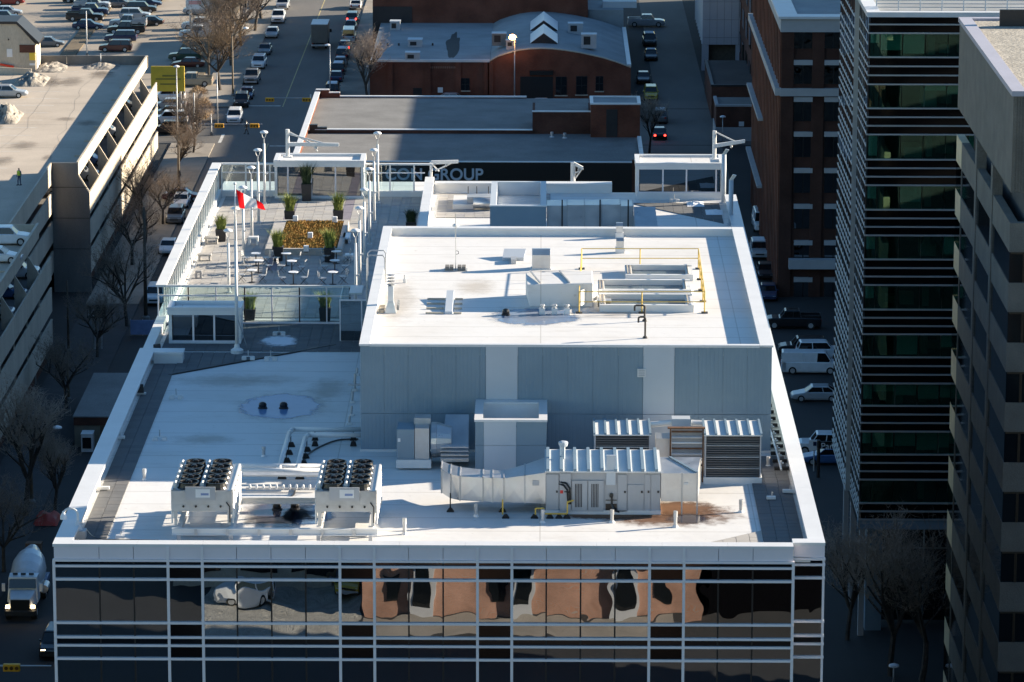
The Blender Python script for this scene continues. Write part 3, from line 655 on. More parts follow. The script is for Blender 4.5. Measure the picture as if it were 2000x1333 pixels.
m = MB(); m.box(xA(1184), xA(1202), AY+.02, AY+.118, zA(948), zA(890)); m.build('flue_cover', 'cladding_light', ah)
m = MB(); m.tube([(xA(1092), AY+.05, zA(942)), (xA(1106), AY-.05, zA(944)), (xA(1113), AY-.06, zA(954)), (xA(1114), AY-.04, zA(985))], .045, 6); m.tube([(xA(1092), AY+.05, zA(946)), (xA(1101), AY-.05, zA(948)), (xA(1108), AY-.06, zA(957)), (xA(1110), AY-.04, zA(985))], .045, 6); m.build('conduit', 'black_plastic', ah)
# ribbed roof
m = MB(); m.hexa([(xA(1064), AY-.06, z1-.0), (xA(1291), AY-.06, z1-.0), (xA(1291), AY+AD+.05, z1+.18), (xA(1064), AY+AD+.05, z1+.18), (xA(1064), AY-.06, z1+.06), (xA(1291), AY-.06, z1+.06), (xA(1291), AY+AD+.05, z1+.24), (xA(1064), AY+AD+.05, z1+.24)]); m.build('roof_sheet', 'white_paint', ah)
for k in range(9):
    x = xA(1070+k*26.5); m = MB(); m.hexa([(x-.07, AY-.07, z1+.05), (x+.07, AY-.07, z1+.05), (x+.07, AY+AD+.06, z1+.23), (x-.07, AY+AD+.06, z1+.23), (x-.07, AY-.07, z1+.17), (x+.07, AY-.07, z1+.17), (x+.07, AY+AD+.06, z1+.35), (x-.07, AY+AD+.06, z1+.35)]); m.build('roof_rib', 'cladding', ah)
m = MB(); q = (xA(1100), AY+1.9); m.cyl((*q, z1+.1), (*q, z1+.75), .1, n=10); m.lathe((*q, z1+.75), [(.19, 0), (.22, .12), (.22, .2), (.1, .24)], 10); m.build('flue', 'cladding_light', ah)
# gas pipes
m = MB(); m.tube([(xA(1046), AY-.6, ZR+.1), (xA(1046), AY-.6, ZR+.45), (xA(1062), AY-.6, ZR+.45), (xA(1062), AY-.6, ZR+.2), (xA(1108), AY-.6, ZR+.2), (xA(1108), AY-.6, ZR+.75), (xA(1120), AY-.3, ZR+.75)], .04, 6); m.build('gas_pipe', 'safety_yellow', ah)
m = MB(); m.tube([(xA(982), AY-.4, ZR+.1), (xA(982), AY-.4, ZR+.8)], .04, 6); m.build('gas_pipe', 'safety_yellow', ah)
for x in (988, 1044, 1074, 1092, 1107): m = MB(); m.prism([(xA(x)-.17, ZR+.003), (xA(x)+.17, ZR+.003), (xA(x)+.06, ZR+.16), (xA(x)-.06, ZR+.16)], 'y', AY-.75, AY-.5); m.build('pipe_block', 'rubber', ah)
# supply duct to the left with a bend
du = thing('supply_duct', 'silver sheet metal duct curving left from the air handler', 'duct', (xA(960), AY, ZR))
zb, zt2 = zA(983)+.12, zA(929)
secs = [(1066, 1004-22, 906, .0), (1024, 981, 920, .0), (983, 981, 931, .0)]
def dsec(x, zlo, zhi, y0, y1): return [(x, y0, zlo), (x, y1, zlo), (x, y1, zhi), (x, y0, zhi)]
ZL, ZH = zA(984), zA(937)
D = [(xA(1066), zA(986), zA(925), AY+.1, AY+3.0), (xA(1025), zA(984), zA(931), AY+.1, AY+2.2), (xA(984), ZL, ZH, AY+.15, AY+1.6), (xA(962), ZL, ZH, AY+.2, AY+1.65), (xA(943), ZL, ZH, AY+.28, AY+1.75), (xA(898), ZL, ZH, AY+.5, AY+2.2), (xA(879), ZL, ZH, AY+.85, AY+2.7), (xA(860), ZL, ZH, AY+1.9, AY+3.3)]
for i in range(len(D)-1):
    a, b = D[i], D[i+1]; m = MB(); pa, pb = dsec(a[0]-.008, *a[1:]), dsec(b[0]+.008, *b[1:])
    m.add([pb[0], pa[0], pa[1], pb[1], pb[3], pa[3], pa[2], pb[2]], [(0,3,2,1),(4,5,6,7),(0,1,5,4),(1,2,6,5),(2,3,7,6),(3,0,4,7)])
    # folded cross-break on the front face
    cf = tuple((pb[0][k]+pa[0][k]+pa[3][k]+pb[3][k])/4-(.03 if k == 1 else 0) for k in range(3)); bi = len(m.v); m.v.append(cf); m.f.remove(m.f[2])
    m.f += [(0, 1, bi), (1, 5, bi), (5, 4, bi), (4, 0, bi)]
    m.build('duct_section', 'galvanised', du)
    e = MB(); x, zl, zh, y0, y1 = b; e.box(x-.025, x+.025, y0-.03, y0-.002, zl-.03, zh+.03); e.box(x-.025, x+.025, y0-.03, y1+.03, zh+.002, zh+.03); e.build('flange', 'galv_dull', du)
m = MB(); m.box(xA(1040), xA(1053), AY+.06, AY+.1, zA(950), zA(940)); m.build('access_hatch', 'grey_paint', du)
for x, y in ((879, 976), (981, 984)):
    m = MB(); m.cyl((xA(x), AY+.5, ZR+.1), (xA(x), AY+.5, zA(y-6)), .03, n=5); m.prism([(xA(x)-.17, ZR+.003), (xA(x)+.17, ZR+.003), (xA(x)+.06, ZR+.16), (xA(x)-.06, ZR+.16)], 'y', AY+.35, AY+.6); m.build('stand', 'rubber', du)
# discharge plenum on the right
du2 = thing('return_plenum', 'silver plenum box turning back from the right end of the air handler', 'duct', (xA(1330), AY, ZR))
m = MB(); m.hexa([(xA(1291), AY+.15, zA(983)+.05), (xA(1362), AY+.15, zA(983)+.05), (xA(1373), AY+3.2, zA(983)+.05), (xA(1291), AY+3.2, zA(983)+.05), (xA(1291), AY+.15, zA(926)), (xA(1362), AY+.15, zA(926)), (xA(1373), AY+3.2, zA(926)), (xA(1291), AY+3.2, zA(926))]); m.build('plenum_box', 'galvanised', du2)
for x in (1332, 1362): m = MB(); m.box(xA(x)-.03, xA(x)+.03, AY+.10, AY+.148, ZR+.005, zA(924)); m.build('strut', 'galv_dull', du2)
m = MB(); a, b = (xA(1312), AY+3.1), (xA(1361), AY+.25); dx = .06; m.hexa([(a[0]-dx, a[1], zA(926)+.002), (a[0]+dx, a[1], zA(926)+.002), (b[0]+dx, b[1], zA(926)+.002), (b[0]-dx, b[1], zA(926)+.002), (a[0]-dx, a[1], zA(926)+.06), (a[0]+dx, a[1], zA(926)+.06), (b[0]+dx, b[1], zA(926)+.06), (b[0]-dx, b[1], zA(926)+.06)]); m.build('roof_seam', 'cladding', du2)
m = MB(); m.box(xA(1340)-.1, xA(1340)+.1, AY+.12, AY+.148, zA(948), zA(944)); m.build('handle', 'white_paint', du2)
# ---- louvred intake hoods against the wall
def hood(x0, x1, ytop, yback, ybase, ycurb, lb, n, yref=None):
    Yh = W((x0+x1)/2, ycurb, z=ZR).y if yref is None else yref
    X0, X1 = W(x0, 860, Y=Yh).x, W(x1, 860, Y=Yh).x; zt_, zb_ = W(x0, ytop, Y=Yh).z, W(x0, ybase, Y=Yh).z; D_ = 2.7
    t = thing('louvre_hood', lb, 'hood', ((X0+X1)/2, Yh, ZR), 'louvred intake hoods')
    m = MB(); m.box(X0-.05, X1+.05, Yh-.05, Yh+D_, ZR+.002, zb_-.01); m.build('base_curb', 'white_paint', t)
    m = MB(); m.box(X0+.02, X1-.02, Yh+.25, Yh+D_, zb_, zt_-.05); m.build('casing', 'dark_metal', t)
    for s in (X0, X1-.06): m = MB(); m.box(s, s+.06, Yh, Yh+D_, zb_, zt_-.02); m.build('side_frame', 'grey_paint', t)
    for k in range(n):
        z = zb_+.05+(zt_-zb_-.15)*k/n; m = MB(); m.hexa([(X0+.07, Yh+.02, z), (X1-.07, Yh+.02, z), (X1-.07, Yh+.2, z+.1), (X0+.07, Yh+.2, z+.1), (X0+.07, Yh+.02, z+.025), (X1-.07, Yh+.02, z+.025), (X1-.07, Yh+.2, z+.125), (X0+.07, Yh+.2, z+.125)])
        m.build('louvre_blade', 'galv_dull' if k % 5 == 3 else 'blade', t)
    zr2 = zt_+.06
    m = MB(); m.hexa([(X0-.05, Yh-.08, zt_-.04), (X1+.05, Yh-.08, zt_-.04), (X1+.05, Yh+D_, zr2-.06), (X0-.05, Yh+D_, zr2-.06), (X0-.05, Yh-.08, zt_+.02), (X1+.05, Yh-.08, zt_+.02), (X1+.05, Yh+D_, zr2), (X0-.05, Yh+D_, zr2)]); m.build('roof_sheet', 'white_paint', t)
    for k in range(6):
        x = X0+(X1-X0)*(k+.0)/5.; m = MB(); m.hexa([(x-.05, Yh-.09, zt_+.01), (x+.05, Yh-.09, zt_+.01), (x+.05, Yh+D_, zr2-.01), (x-.05, Yh+D_, zr2-.01), (x-.05, Yh-.09, zt_+.1), (x+.05, Yh-.09, zt_+.1), (x+.05, Yh+D_, zr2+.08), (x-.05, Yh+D_, zr2+.08)]); m.build('roof_rib', 'cladding', t)
    return Yh
YH = hood(1377, 1487, 850, 825, 932, 946, 'tall louvred intake hood with white ribbed roof at the penthouse right corner', 17)
hood(1161, 1270, 849, 824, 912, 926, 'lower louvred intake hood half hidden behind the air handler', 13, yref=YH+1.2)
ck = thing('coil_rack', 'rusty pipe coil rack between the two louvred hoods', 'rack', (xA(1341, 860, YH), YH+.3, ZR))
X0, X1 = xA(1308, 860, YH+.3), xA(1375, 860, YH+.3); zt_ = W(1340, 838, Y=YH+.3).z
for x in (X0, X1-.08): m = MB(); m.box(x, x+.08, YH+.3, YH+.42, ZR+.01, zt_); m.build('post', 'rust', ck)
for k in range(7):
    z = zt_-.15-k*.27; m = MB(); m.cyl((X0+.09, YH+.36, z), (X1-.09, YH+.36, z), .045+.02*(k % 3 == 1), n=8); m.build('coil_pipe', ('rust', 'galv_dull', 'white_paint')[k % 3], ck)
m = MB(); m.box(X0+.1, X1-.1, YH+.6, YH+.64, ZR+.3, zt_-.05); m.build('back_sheet', 'grey_paint', ck)
m = MB(); m.box(X0-.1, X1+.05, YH+.25, YH+.5, zt_, zt_+.06); m.build('top_rail', 'rust', ck)
m = MB(); zz = W(1330, 828, Y=YH+3).z; m.cyl((xA(1270, 840, YH+3), YH+3.2, zz-.1), (xA(1312, 840, YH+3), YH+3.2, zz), .14, n=10); m.cyl((xA(1350, 840, YH+3), YH+3.2, zz), (xA(1392, 840, YH+3), YH+3.2, zz-.05), .14, n=10); m.build('header_pipe', 'white_paint', ck)
m = MB(); m.box(xA(1312, 840, YH+3), xA(1348, 840, YH+3), YH+2.9, YH+3.6, zz-1.6, zz+.25); m.build('header_box', 'cladding_light', ck)
m = MB(); m.box(xA(1281, 880, YH+1), xA(1309, 880, YH+1), YH+1.0, YH+2.2, ZR+.02, W(1290, 857, Y=YH+1).z); m.build('pump_box', 'galvanised', ck)
# ---- small exhaust fan set left of the shaft
SY = W(800, 918, z=ZR).y
fs = thing('exhaust_fan', 'grey exhaust fan cabinet with silver duct and sloped hood left of the shaft', 'exhaust fan', (W(845, 915, Y=SY).x, SY, ZR))
def sx_(x): return W(x, 880, Y=SY).x
def sz_(y): return W(840, y, Y=SY).z
m = MB(); m.box(sx_(774), sx_(842), SY-.1, SY+1.7, ZR+.1, ZR+.5); m.build('base_rail', 'white_paint', fs)
m = MB(); m.box(sx_(775), sx_(809), SY+.05, SY+1.5, ZR+.51, sz_(840)); m.build('cabinet', 'cladding', fs)
m = MB(); m.box(sx_(777), sx_(782), SY+.03, SY+.049, sz_(864), sz_(857)); m.build('label_plate', 'sign_white', fs)
m = MB(); m.box(sx_(810), sx_(838), SY+.08, SY+1.5, ZR+.51, sz_(838)); m.box(sx_(808), sx_(840), SY+.9, SY+1.7, sz_(838), sz_(826)); m.build('fan_casing', 'galv_dull', fs)
m = MB(); c = Vector((sx_(842), SY+.9, sz_(868))); m.cyl(c, c+Vector((.25, 0, 0)), .85, n=20); m.cyl(c+Vector((.26, 0, 0)), c+Vector((.95, 0, 0)), .85, .65, n=20); m.build('inlet_cone', 'galvanised', fs, smooth=False)
m = MB(); X0, X1 = sx_(860), sx_(915)
m.hexa([(X0, SY+.2, ZR+.35), (X1, SY+.2, ZR+.35), (X1, SY+2.0, ZR+.35), (X0, SY+2.0, ZR+.35), (X0, SY+.2, sz_(889)), (X1, SY+.2, sz_(889)), (X1, SY+2.0, sz_(842)+.3), (X0+.2, SY+2.0, sz_(842)+.3)]); m.build('hood', 'galv_dull', fs)
m = MB(); m.hexa([(X0+.02, SY+.24, sz_(889)+.015), (X1-.02, SY+.24, sz_(889)+.015), (X1-.02, SY+1.96, sz_(842)+.30), (X0+.22, SY+1.96, sz_(842)+.30), (X0+.02, SY+.22, sz_(889)+.05), (X1-.02, SY+.22, sz_(889)+.05), (X1-.02, SY+1.96, sz_(842)+.34), (X0+.22, SY+1.96, sz_(842)+.34)]); m.build('hood_top', 'galvanised', fs)
for k in range(4): m = MB(); z = ZR+.5+k*.19; m.hexa([(X0+.0, SY+.08, z), (X1, SY+.08, z), (X1, SY+.19, z+.1), (X0, SY+.19, z+.1), (X0, SY+.08, z+.03), (X1, SY+.08, z+.03), (X1, SY+.19, z+.13), (X0, SY+.19, z+.13)]); m.build('louvre_blade', 'galvanised', fs)

# ---- little things on the roof
def vent_stub(px, py, h, lb, r=.08, z=ZR):
    q = W(px, py, z=z); t = thing('vent_pipe', lb, 'vent', tuple(q), 'roof vent pipes')
    m = MB(); m.lathe(q, [(r*1.9, .003), (r*1.5, .06), (r*1.1, .1)], 10); m.build('flashing', 'white_paint', t)
    m = MB(); m.lathe(q, [(r, .08), (r, h*.62), (r*1.18, h*.62), (r*1.18, h)], 10); m.build('pipe', 'galv_dull', t)
for x, y, h, lb in ((515, 892, .5, 'grey vent pipe standing left of the white pipe run'), (282, 938, .55, 'grey vent pipe behind the left condenser, near the left paving'), (790, 1044, .75, 'white vent pipe by front parapet right of the condensers'), (930, 1009, .6, 'vent pipe in front of the curved silver duct'), (1060, 1021, .6, 'vent pipe in front of the air handler left end'),
                     (1195, 1021, .6, 'vent pipe in front of the air handler middle'), (1319, 1030, .75, 'white vent pipe standing in the brown rust stain'), (1447, 1001, .6, 'vent pipe right of the rust stain near the right paving'), (1500, 912, .5, 'vent pipe at the right foot of the tall louvred hood')):
    vent_stub(x, y, h, lb)
def anchor(px, py, lb, k=1.0, z=ZR, mn='white_paint'):
    q = W(px, py, z=z); t = thing('roof_anchor', lb, 'roof anchor', tuple(q), 'roof anchors')
    for dx in (-.22*k, .22*k): m = MB(); m.box(q.x+dx-.12, q.x+dx+.12, q.y-.14, q.y+.14, z+.003, z+.16); m.build('block', mn, t)
    m = MB(); m.box(q.x-.3, q.x+.3, q.y-.04, q.y+.04, z+.165, z+.2); m.build('bar', mn, t)
    m = MB(); m.cyl((q.x, q.y, z+.2), (q.x, q.y, z+.52), .03, n=6); m.build('post', 'galv_dull', t)
for x, y, lb in ((485, 703, 'roof anchor on the dark paving near the flagpole'), (529, 704, 'roof anchor on white membrane at the edge of the dark paving'), (344, 779, 'roof anchor on white membrane near the left paving, upper one'), (312, 860, 'roof anchor on white membrane near the left paving, lower one'), (545, 655, 'roof anchor beside the snow patch below the terrace screen')):
    anchor(x, y, lb, z=ZR+.05 if y < 703.5 else ZR)
def dome(px, py, lb, z=ZR, k=1.0):
    q = W(px, py, z=z); t = thing('roof_drain', lb, 'drain', tuple(q), 'roof drains')
    m = MB(); m.lathe(q, [(.2*k, .004), (.2*k, .05), (.17*k, .08)], 12); m.build('ring', 'dark_metal', t)
    m = MB(); m.lathe(q, [(.16*k, .08), (.17*k, .2), (.13*k, .3), (.05*k, .34)], 10); m.build('strainer', 'black_plastic', t)
for x, y, lb in ((513, 798, 'black domed roof drain, left one in the blue puddle'), (554, 798, 'black domed roof drain, right one in the blue puddle'), (541, 996, 'black domed roof drain in the dark puddle between condensers, left one'), (576, 995, 'black domed roof drain in the dark puddle between condensers, right one')): dome(x, y, lb, k=1.2)
# dark flood lights along the left parapet
for x, y, lb in ((307, 690, 'dark floodlight in the far left corner of the lower roof'), (273, 770, 'dark floodlight beside the left parapet half way along')):
    q = W(x, y, z=ZR+.06); t = thing('floodlight', lb, 'floodlight', tuple(q), 'floodlights')
    m = MB(); m.box(q.x-.32, q.x+.32, q.y-.12, q.y+.12, q.z, q.z+.08); m.build('base', 'white_paint', t)
    m = MB(); m.hexa([(q.x-.22, q.y-.2, q.z+.1), (q.x+.24, q.y-.2, q.z+.1), (q.x+.2, q.y+.2, q.z+.1), (q.x-.18, q.y+.2, q.z+.1), (q.x-.2, q.y-.12, q.z+.5), (q.x+.2, q.y-.12, q.z+.55), (q.x+.14, q.y+.16, q.z+.5), (q.x-.14, q.y+.16, q.z+.45)]); m.build('head', 'dark_metal', t, bevel=.03)
# corner lamp
q = W(153, 1050, z=ZR+.06); t = thing('corner_lamp', 'white gooseneck lamp on a weighted box in the front left roof corner', 'lamp', tuple(q))
m = MB(); m.box(q.x-.35, q.x+.35, q.y-.3, q.y+.3, q.z, q.z+.35); m.build('ballast_box', 'galv_dull', t)
m = MB(); m.lathe((q.x, q.y, q.z+.35), [(.22, 0), (.12, .25), (.05, .45)], 8); m.build('cone_base', 'cladding_light', t)
P_ = [(q.x, q.y, q.z+.7), (q.x, q.y, q.z+1.05)]+[(q.x-.32+.32*math.cos(a), q.y, q.z+1.05+.28*math.sin(a)) for a in [k*math.pi/8 for k in range(1, 8)]]
m = MB(); m.tube(P_, .05, 7); m.build('gooseneck', 'white_paint', t)
e = P_[-1]; m = MB(); m.lathe((e[0]-.02, e[1], e[2]-.32), [(.16, 0), (.15, .12), (.07, .28), (.05, .36)], 10); m.build('lamp_head', 'lamp_white', t)
# flat white brackets and boxes
for x, y, w, lb in ((232, 858, .6, 'flat white bracket across the left paving'), (1541, 963, .6, 'flat white bracket on the right paving near the parapet'), (1506, 976, .42, 'white box with pin on the right paving, nearest the membrane edge'), (235, 1052, .42, 'white junction box by the front parapet near the corner lamp'), (195, 957, .9, 'cream metal trunking across the left paving where sunlight starts')):
    q = W(x, y, z=ZR+.06); t = thing('roof_bracket', lb, 'bracket', tuple(q))
    m = MB(); m.box(q.x-w/2, q.x+w/2, q.y-.12, q.y+.12, q.z+.02, q.z+.16); m.build('plate', 'white_paint', t, bevel=.02)
    m = MB(); m.cyl((q.x+w*.1, q.y, q.z+.16), (q.x+w*.1, q.y, q.z+.36), .03, n=6); m.build('pin', 'galv_dull', t)
ORD = ('first', 'second', 'third', 'fourth', 'fifth', 'sixth', 'seventh', 'eighth', 'ninth', 'tenth', 'eleventh', 'twelfth', 'thirteenth', 'fourteenth', 'fifteenth', 'sixteenth')
# sleepers and conduit clamps beside the right parapet
for k in range(11):
    y = 918-k*15+.25*k*k*.6; q = W(1526-k*3.6, y, z=ZR+.06); t = thing('pipe_sleeper', ORD[k]+' dark sleeper from the front in the row beside the right parapet', 'sleeper', tuple(q), 'pipe sleepers beside the right parapet')
    m = MB(); m.box(q.x-.33, q.x+.36, q.y-.1, q.y+.12, q.z, q.z+.14); m.build('block', 'rubber', t)
    m = MB(); m.cyl((q.x-.02, q.y, q.z+.14), (q.x-.02, q.y, q.z+.46), .05, n=6); m.box(q.x-.12, q.x+.1, q.y-.07, q.y+.07, q.z+.3, q.z+.36); m.build('clamp', 'galvanised', t)
m = MB(); a, b = W(1526, 918, z=ZR+.4), W(1492, 796, z=ZR+.4); m.cyl(a, b, .05, n=6); tag(m.build('conduit', 'galvanised', None, org=tuple(a)), 'silver conduit running over the sleepers beside the right parapet', 'conduit')
# pipe stand posts down the left penthouse wall
for i, (x, y, h) in enumerate(((697, 733, .4), (693, 763, .9), (688, 787, .6), (686, 812, .5), (682, 829, .4))):
    q = W(x, y, z=ZR); lb = ('first', 'second', 'third', 'fourth', 'fifth')[i]+' of five grey pipe stands beside the left penthouse wall, counting from the back'
    t = thing('pipe_stand', lb, 'pipe stand', tuple(q), 'pipe stands by the penthouse wall')
    m = MB(); m.box(q.x-.12, q.x+.12, q.y-.12, q.y+.12, ZR+.003, ZR+.1); m.build('foot', 'white_paint', t)
    m = MB(); m.cyl((q.x, q.y, ZR+.1), (q.x+.03, q.y, ZR+h), .06, n=7); m.build('post', 'galv_dull', t)
    if i == 1: m = MB(); m.box(q.x-.35, q.x+.5, q.y-.2, q.y+.2, ZR+.3, ZR+.36); m.build('tray', 'galv_dull', t)
# ================================================================== things on the penthouse roof
zq = pz_r
def pr(x, y, z=None): return W(x, y, z=zq if z is None else z)
for i, (x0, x1, g0, g1, yb, yf, ybk, lb) in enumerate(((1222, 1354, 1235, 1341, 549, 537, 522, 'shortest skylight, farthest of the three glazed boxes inside the yellow rail'), (1169, 1350, 1181, 1336, 576, 566, 551, 'middle skylight of the three glazed boxes inside the yellow rail'), (1171, 1355, 1183, 1341, 610, 596, 579, 'nearest skylight of the three glazed boxes inside the yellow rail'))):
    a, b = pr(x0, yb), pr(x1, yb); Y0 = a.y; zt_ = W(x0, yf, Y=Y0).z; Y1 = W(x0, ybk-2, z=zt_).y+.25
    t = thing('skylight', lb, 'skylight', ((a.x+b.x)/2, Y0, zq), 'skylights in the penthouse roof')
    gx0, gx1 = W(g0, yf, Y=Y0).x, W(g1, yf, Y=Y0).x
    m = MB(); m.box(a.x, b.x, Y0, Y0+.22, zq+.003, zt_); m.build('front_curb', 'white_paint', t)
    m = MB(); m.box(a.x, b.x, Y1-.22, Y1, zq+.003, zt_+.05); m.build('back_curb', 'white_paint', t)
    m = MB(); m.box(a.x, gx0, Y0+.225, Y1-.225, zq+.003, zt_-.01); m.build('end_curb', 'white_paint', t)
    m = MB(); m.box(gx1, b.x, Y0+.225, Y1-.225, zq+.003, zt_-.01); m.build('end_curb', 'white_paint', t)
    for q_ in (gx0-.25, gx0-.1, gx1+.06): m = MB(); m.box(q_, q_+.06, Y0+.23, Y1-.23, zt_-.008, zt_+.05); m.build('glazing_bar', 'concrete', t)
    m = MB(); m.box(gx0+.01, gx1-.01, Y0+.226, Y1-.226, zq+.003, zt_-.22); m.build('glass', 'skylight_glass', t)
# yellow guard rail
BL, BR, FR, FL = pr(1136, 526), pr(1364, 526), pr(1376, 612), pr(1131, 612)
t = thing('guard_rail', 'yellow tubular guard rail round the three skylights', 'railing', tuple((BL+FR)/2))
def post(q, h=1.1):
    m = MB(); m.cyl(q, q+Vector((0, 0, h)), .034, n=7); m.build('post', 'safety_yellow', t)
    m = MB(); m.box(q.x-.16, q.x+.16, q.y-.14, q.y+.14, zq+.003, zq+.06); m.build('base_plate', 'dark_metal', t)
for a, b, n in ((BL, BR, 2), (BR, FR, 4), (FR, FL, 2), (FL, BL, 4)):
    for k in range(n): post(a.lerp(b, k/n))
    for h in (1.1, .58):
        if (a is FL and h > 0) or True:
            m = MB(); m.cyl(a+Vector((0, 0, h)), b+Vector((0, 0, h)), .024, n=7); m.build('rail', 'safety_yellow', t)
q = FL.lerp(BL, .25)
m = MB(); m.hexa([(q.x+.02, q.y-1.8, zq+.15), (q.x+.04, q.y-1.8, zq+.15), (q.x+.9, q.y-.2, zq+.15), (q.x+.88, q.y-.2, zq+.15), (q.x+.02, q.y-1.8, zq+.95), (q.x+.04, q.y-1.8, zq+.95), (q.x+.9, q.y-.2, zq+.95), (q.x+.88, q.y-.2, zq+.95)]); m.build('gate_panel', 'membrane', t)
# white duct box
a, b = pr(1030, 600), pr(1162, 600); zt_ = W(1030, 556, Y=a.y).z
t = thing('duct_box', 'low white duct box left of the skylights', 'duct', ((a.x+b.x)/2, a.y, zq))
m = MB(); m.hexa([(a.x+.1, a.y, zq+.003), (b.x-.1, a.y, zq+.003), (b.x-.1, a.y+3.0, zq+.003), (a.x-.1, a.y+3.0, zq+.003), (a.x-.05, a.y, zt_), (b.x-.1, a.y, zt_+.08), (b.x-.1, a.y+3.0, zt_+.12), (a.x-.1, a.y+3.0, zt_)]); m.build('casing', 'membrane_pent', t, bevel=.05)
for x in (a.x+.6, a.x+2.1): m = MB(); m.hexa([(x, a.y+.1, zt_+.04), (x+.06, a.y+.1, zt_+.04), (x-.5+.06, a.y+2.9, zt_+.08), (x-.5, a.y+2.9, zt_+.08), (x, a.y+.1, zt_+.12), (x+.06, a.y+.1, zt_+.12), (x-.5+.06, a.y+2.9, zt_+.16), (x-.5, a.y+2.9, zt_+.16)]); m.build('standing_seam', 'galv_dull', t)
# steel vent box
a, b = pr(1039, 527), pr(1075, 527); zt_ = W(1039, 488, Y=a.y).z
t = thing('vent_box', 'upright shiny steel vent box on the penthouse roof', 'vent', ((a.x+b.x)/2, a.y, zq))
m = MB(); m.prism([(a.y, zq+.003), (a.y+.6, zq+.003), (a.y+.6, zt_-.1), (a.y+.45, zt_), (a.y+.15, zt_), (a.y, zt_-.3)], 'x', a.x, b.x); m.build('casing', 'galvanised', t, bevel=.02)
m = MB(); m.box(a.x-.05, b.x+.05, a.y-.05, a.y+.65, zq+.002, zq+.06); m.build('curb', 'white_paint', t)
# tee shaped hood
q = pr(1003, 516); t = thing('tee_vent', 'white tee shaped vent hood beside the steel vent box', 'vent', tuple(q))
m = MB(); m.box(q.x-.14, q.x+.14, q.y-.05, q.y+.9, zq+.003, zq+.25); m.build('stem', 'galv_dull', t)
m = MB(); zz = zq+.32; m.hexa([(q.x-.6, q.y+.9, zq+.003), (q.x+.55, q.y+.9, zq+.003), (q.x+.62, q.y+2.1, zq+.003), (q.x-.5, q.y+2.1, zq+.003), (q.x-.6, q.y+.9, zz-.15), (q.x+.55, q.y+.9, zz-.15), (q.x+.66, q.y+2.1, zz+.1), (q.x-.52, q.y+2.1, zz+.1)]); m.build('hood', 'cladding_light', t)
# two stack vents near the back parapet
for i, (x, y, yt, w, lb) in enumerate(((1210, 466, 437, 13, 'steel stack vent against the back parapet of the penthouse'), (1211, 495, 466, 15, 'steel stack vent just in front of the back parapet, nearer the yellow rail'))):
    a, b = pr(x-w/2, y), pr(x+w/2, y); zt_ = W(x, yt, Y=a.y).z; t = thing('stack_vent', lb, 'vent', tuple(pr(x, y)), 'stack vents')
    m = MB(); m.box(a.x-.04, b.x+.04, a.y-.04, a.y+.4, zq+.003, zq+.3); m.build('base', 'white_paint', t)
    m = MB(); m.prism([(a.y, zq+.301), (a.y+.36, zq+.301), (a.y+.36, zt_), (a.y+.18, zt_), (a.y, zt_-.15)], 'x', a.x, b.x); m.build('casing', 'galvanised', t)
# antenna mast
q = pr(890, 528); t = thing('antenna_mast', 'thin antenna mast with white disc and concrete ballast', 'antenna', tuple(q))
zt_ = W(891, 418, Y=q.y).z
m = MB(); m.cyl(q, (q.x, q.y, zt_), .03, .02, n=6); m.build('pole', 'galvanised', t)
zd = W(892, 441, Y=q.y).z; m = MB(); m.lathe((q.x, q.y, zd-.1), [(.06, 0), (.17, .06), (.17, .14), (.06, .2)], 10); m.build('disc', 'white_paint', t)
m = MB(); zz = W(892, 490, Y=q.y).z; m.tube([(q.x, q.y, zz), (q.x+.14, q.y, zz-.03), (q.x+.16, q.y, zz-.16), (q.x+.03, q.y, zz-.2)], .015, 5); m.build('cable_loop', 'black_plastic', t)
for dx in (-.45, -.22, .2, .43): m = MB(); m.box(q.x+dx-.1, q.x+dx+.1, q.y-.3, q.y+.3, zq+.04, zq+.24); m.build('ballast_block', 'concrete_dark', t)
m = MB(); m.box(q.x-.62, q.x+.62, q.y-.34, q.y+.34, zq+.003, zq+.035); m.build('ballast_frame', 'galv_dull', t)
# finned exhaust stack at the left edge
q = pr(763, 612); t = thing('exhaust_stack', 'finned grey exhaust stack by the left penthouse coping', 'exhaust stack', tuple(q))
m = MB(); m.hexa([(q.x-.3, q.y-.1, zq+.003), (q.x+.28, q.y-.1, zq+.003), (q.x+.28, q.y+.5, zq+.003), (q.x-.3, q.y+.5, zq+.003), (q.x-.15, q.y, zq+.55), (q.x+.15, q.y, zq+.55), (q.x+.15, q.y+.4, zq+.55), (q.x-.15, q.y+.4, zq+.55)]); m.build('cone_base', 'galvanised', t)
zt_ = W(765, 560, Y=q.y).z; m = MB(); m.box(q.x-.13, q.x+.13, q.y+.05, q.y+.35, zq+.552, zt_); m.build('stack', 'cladding_light', t)
for k in range(4):
    m = MB(); z = zt_+.03+k*.16; m.lathe((q.x+.03, q.y+.2, z), [(.12, 0), (.24, .03), (.2, .06), (.1, .08)], 8); m.build('fin', 'galv_dull', t)
for k in range(5):
    m = MB(); y = q.y+.05+k*.32; m.box(q.x-.62, q.x-.33, y, y+.1, zq+.003, zq+.14); m.build('slat', 'concrete', t)
for k in range(3):
    m = MB(); m.hexa([(q.x+.3, q.y+.3+k*.5, zq+.1), (q.x+.42, q.y+.2+k*.5, zq+.1), (q.x+.42, q.y+.26+k*.5, zq+.1), (q.x+.3, q.y+.36+k*.5, zq+.1), (q.x+.3, q.y+.3+k*.5, zq+.4), (q.x+.42, q.y+.2+k*.5, zq+.4), (q.x+.42, q.y+.26+k*.5, zq+.4), (q.x+.3, q.y+.36+k*.5, zq+.4)]); m.build('side_fin', 'galv_dull', t)
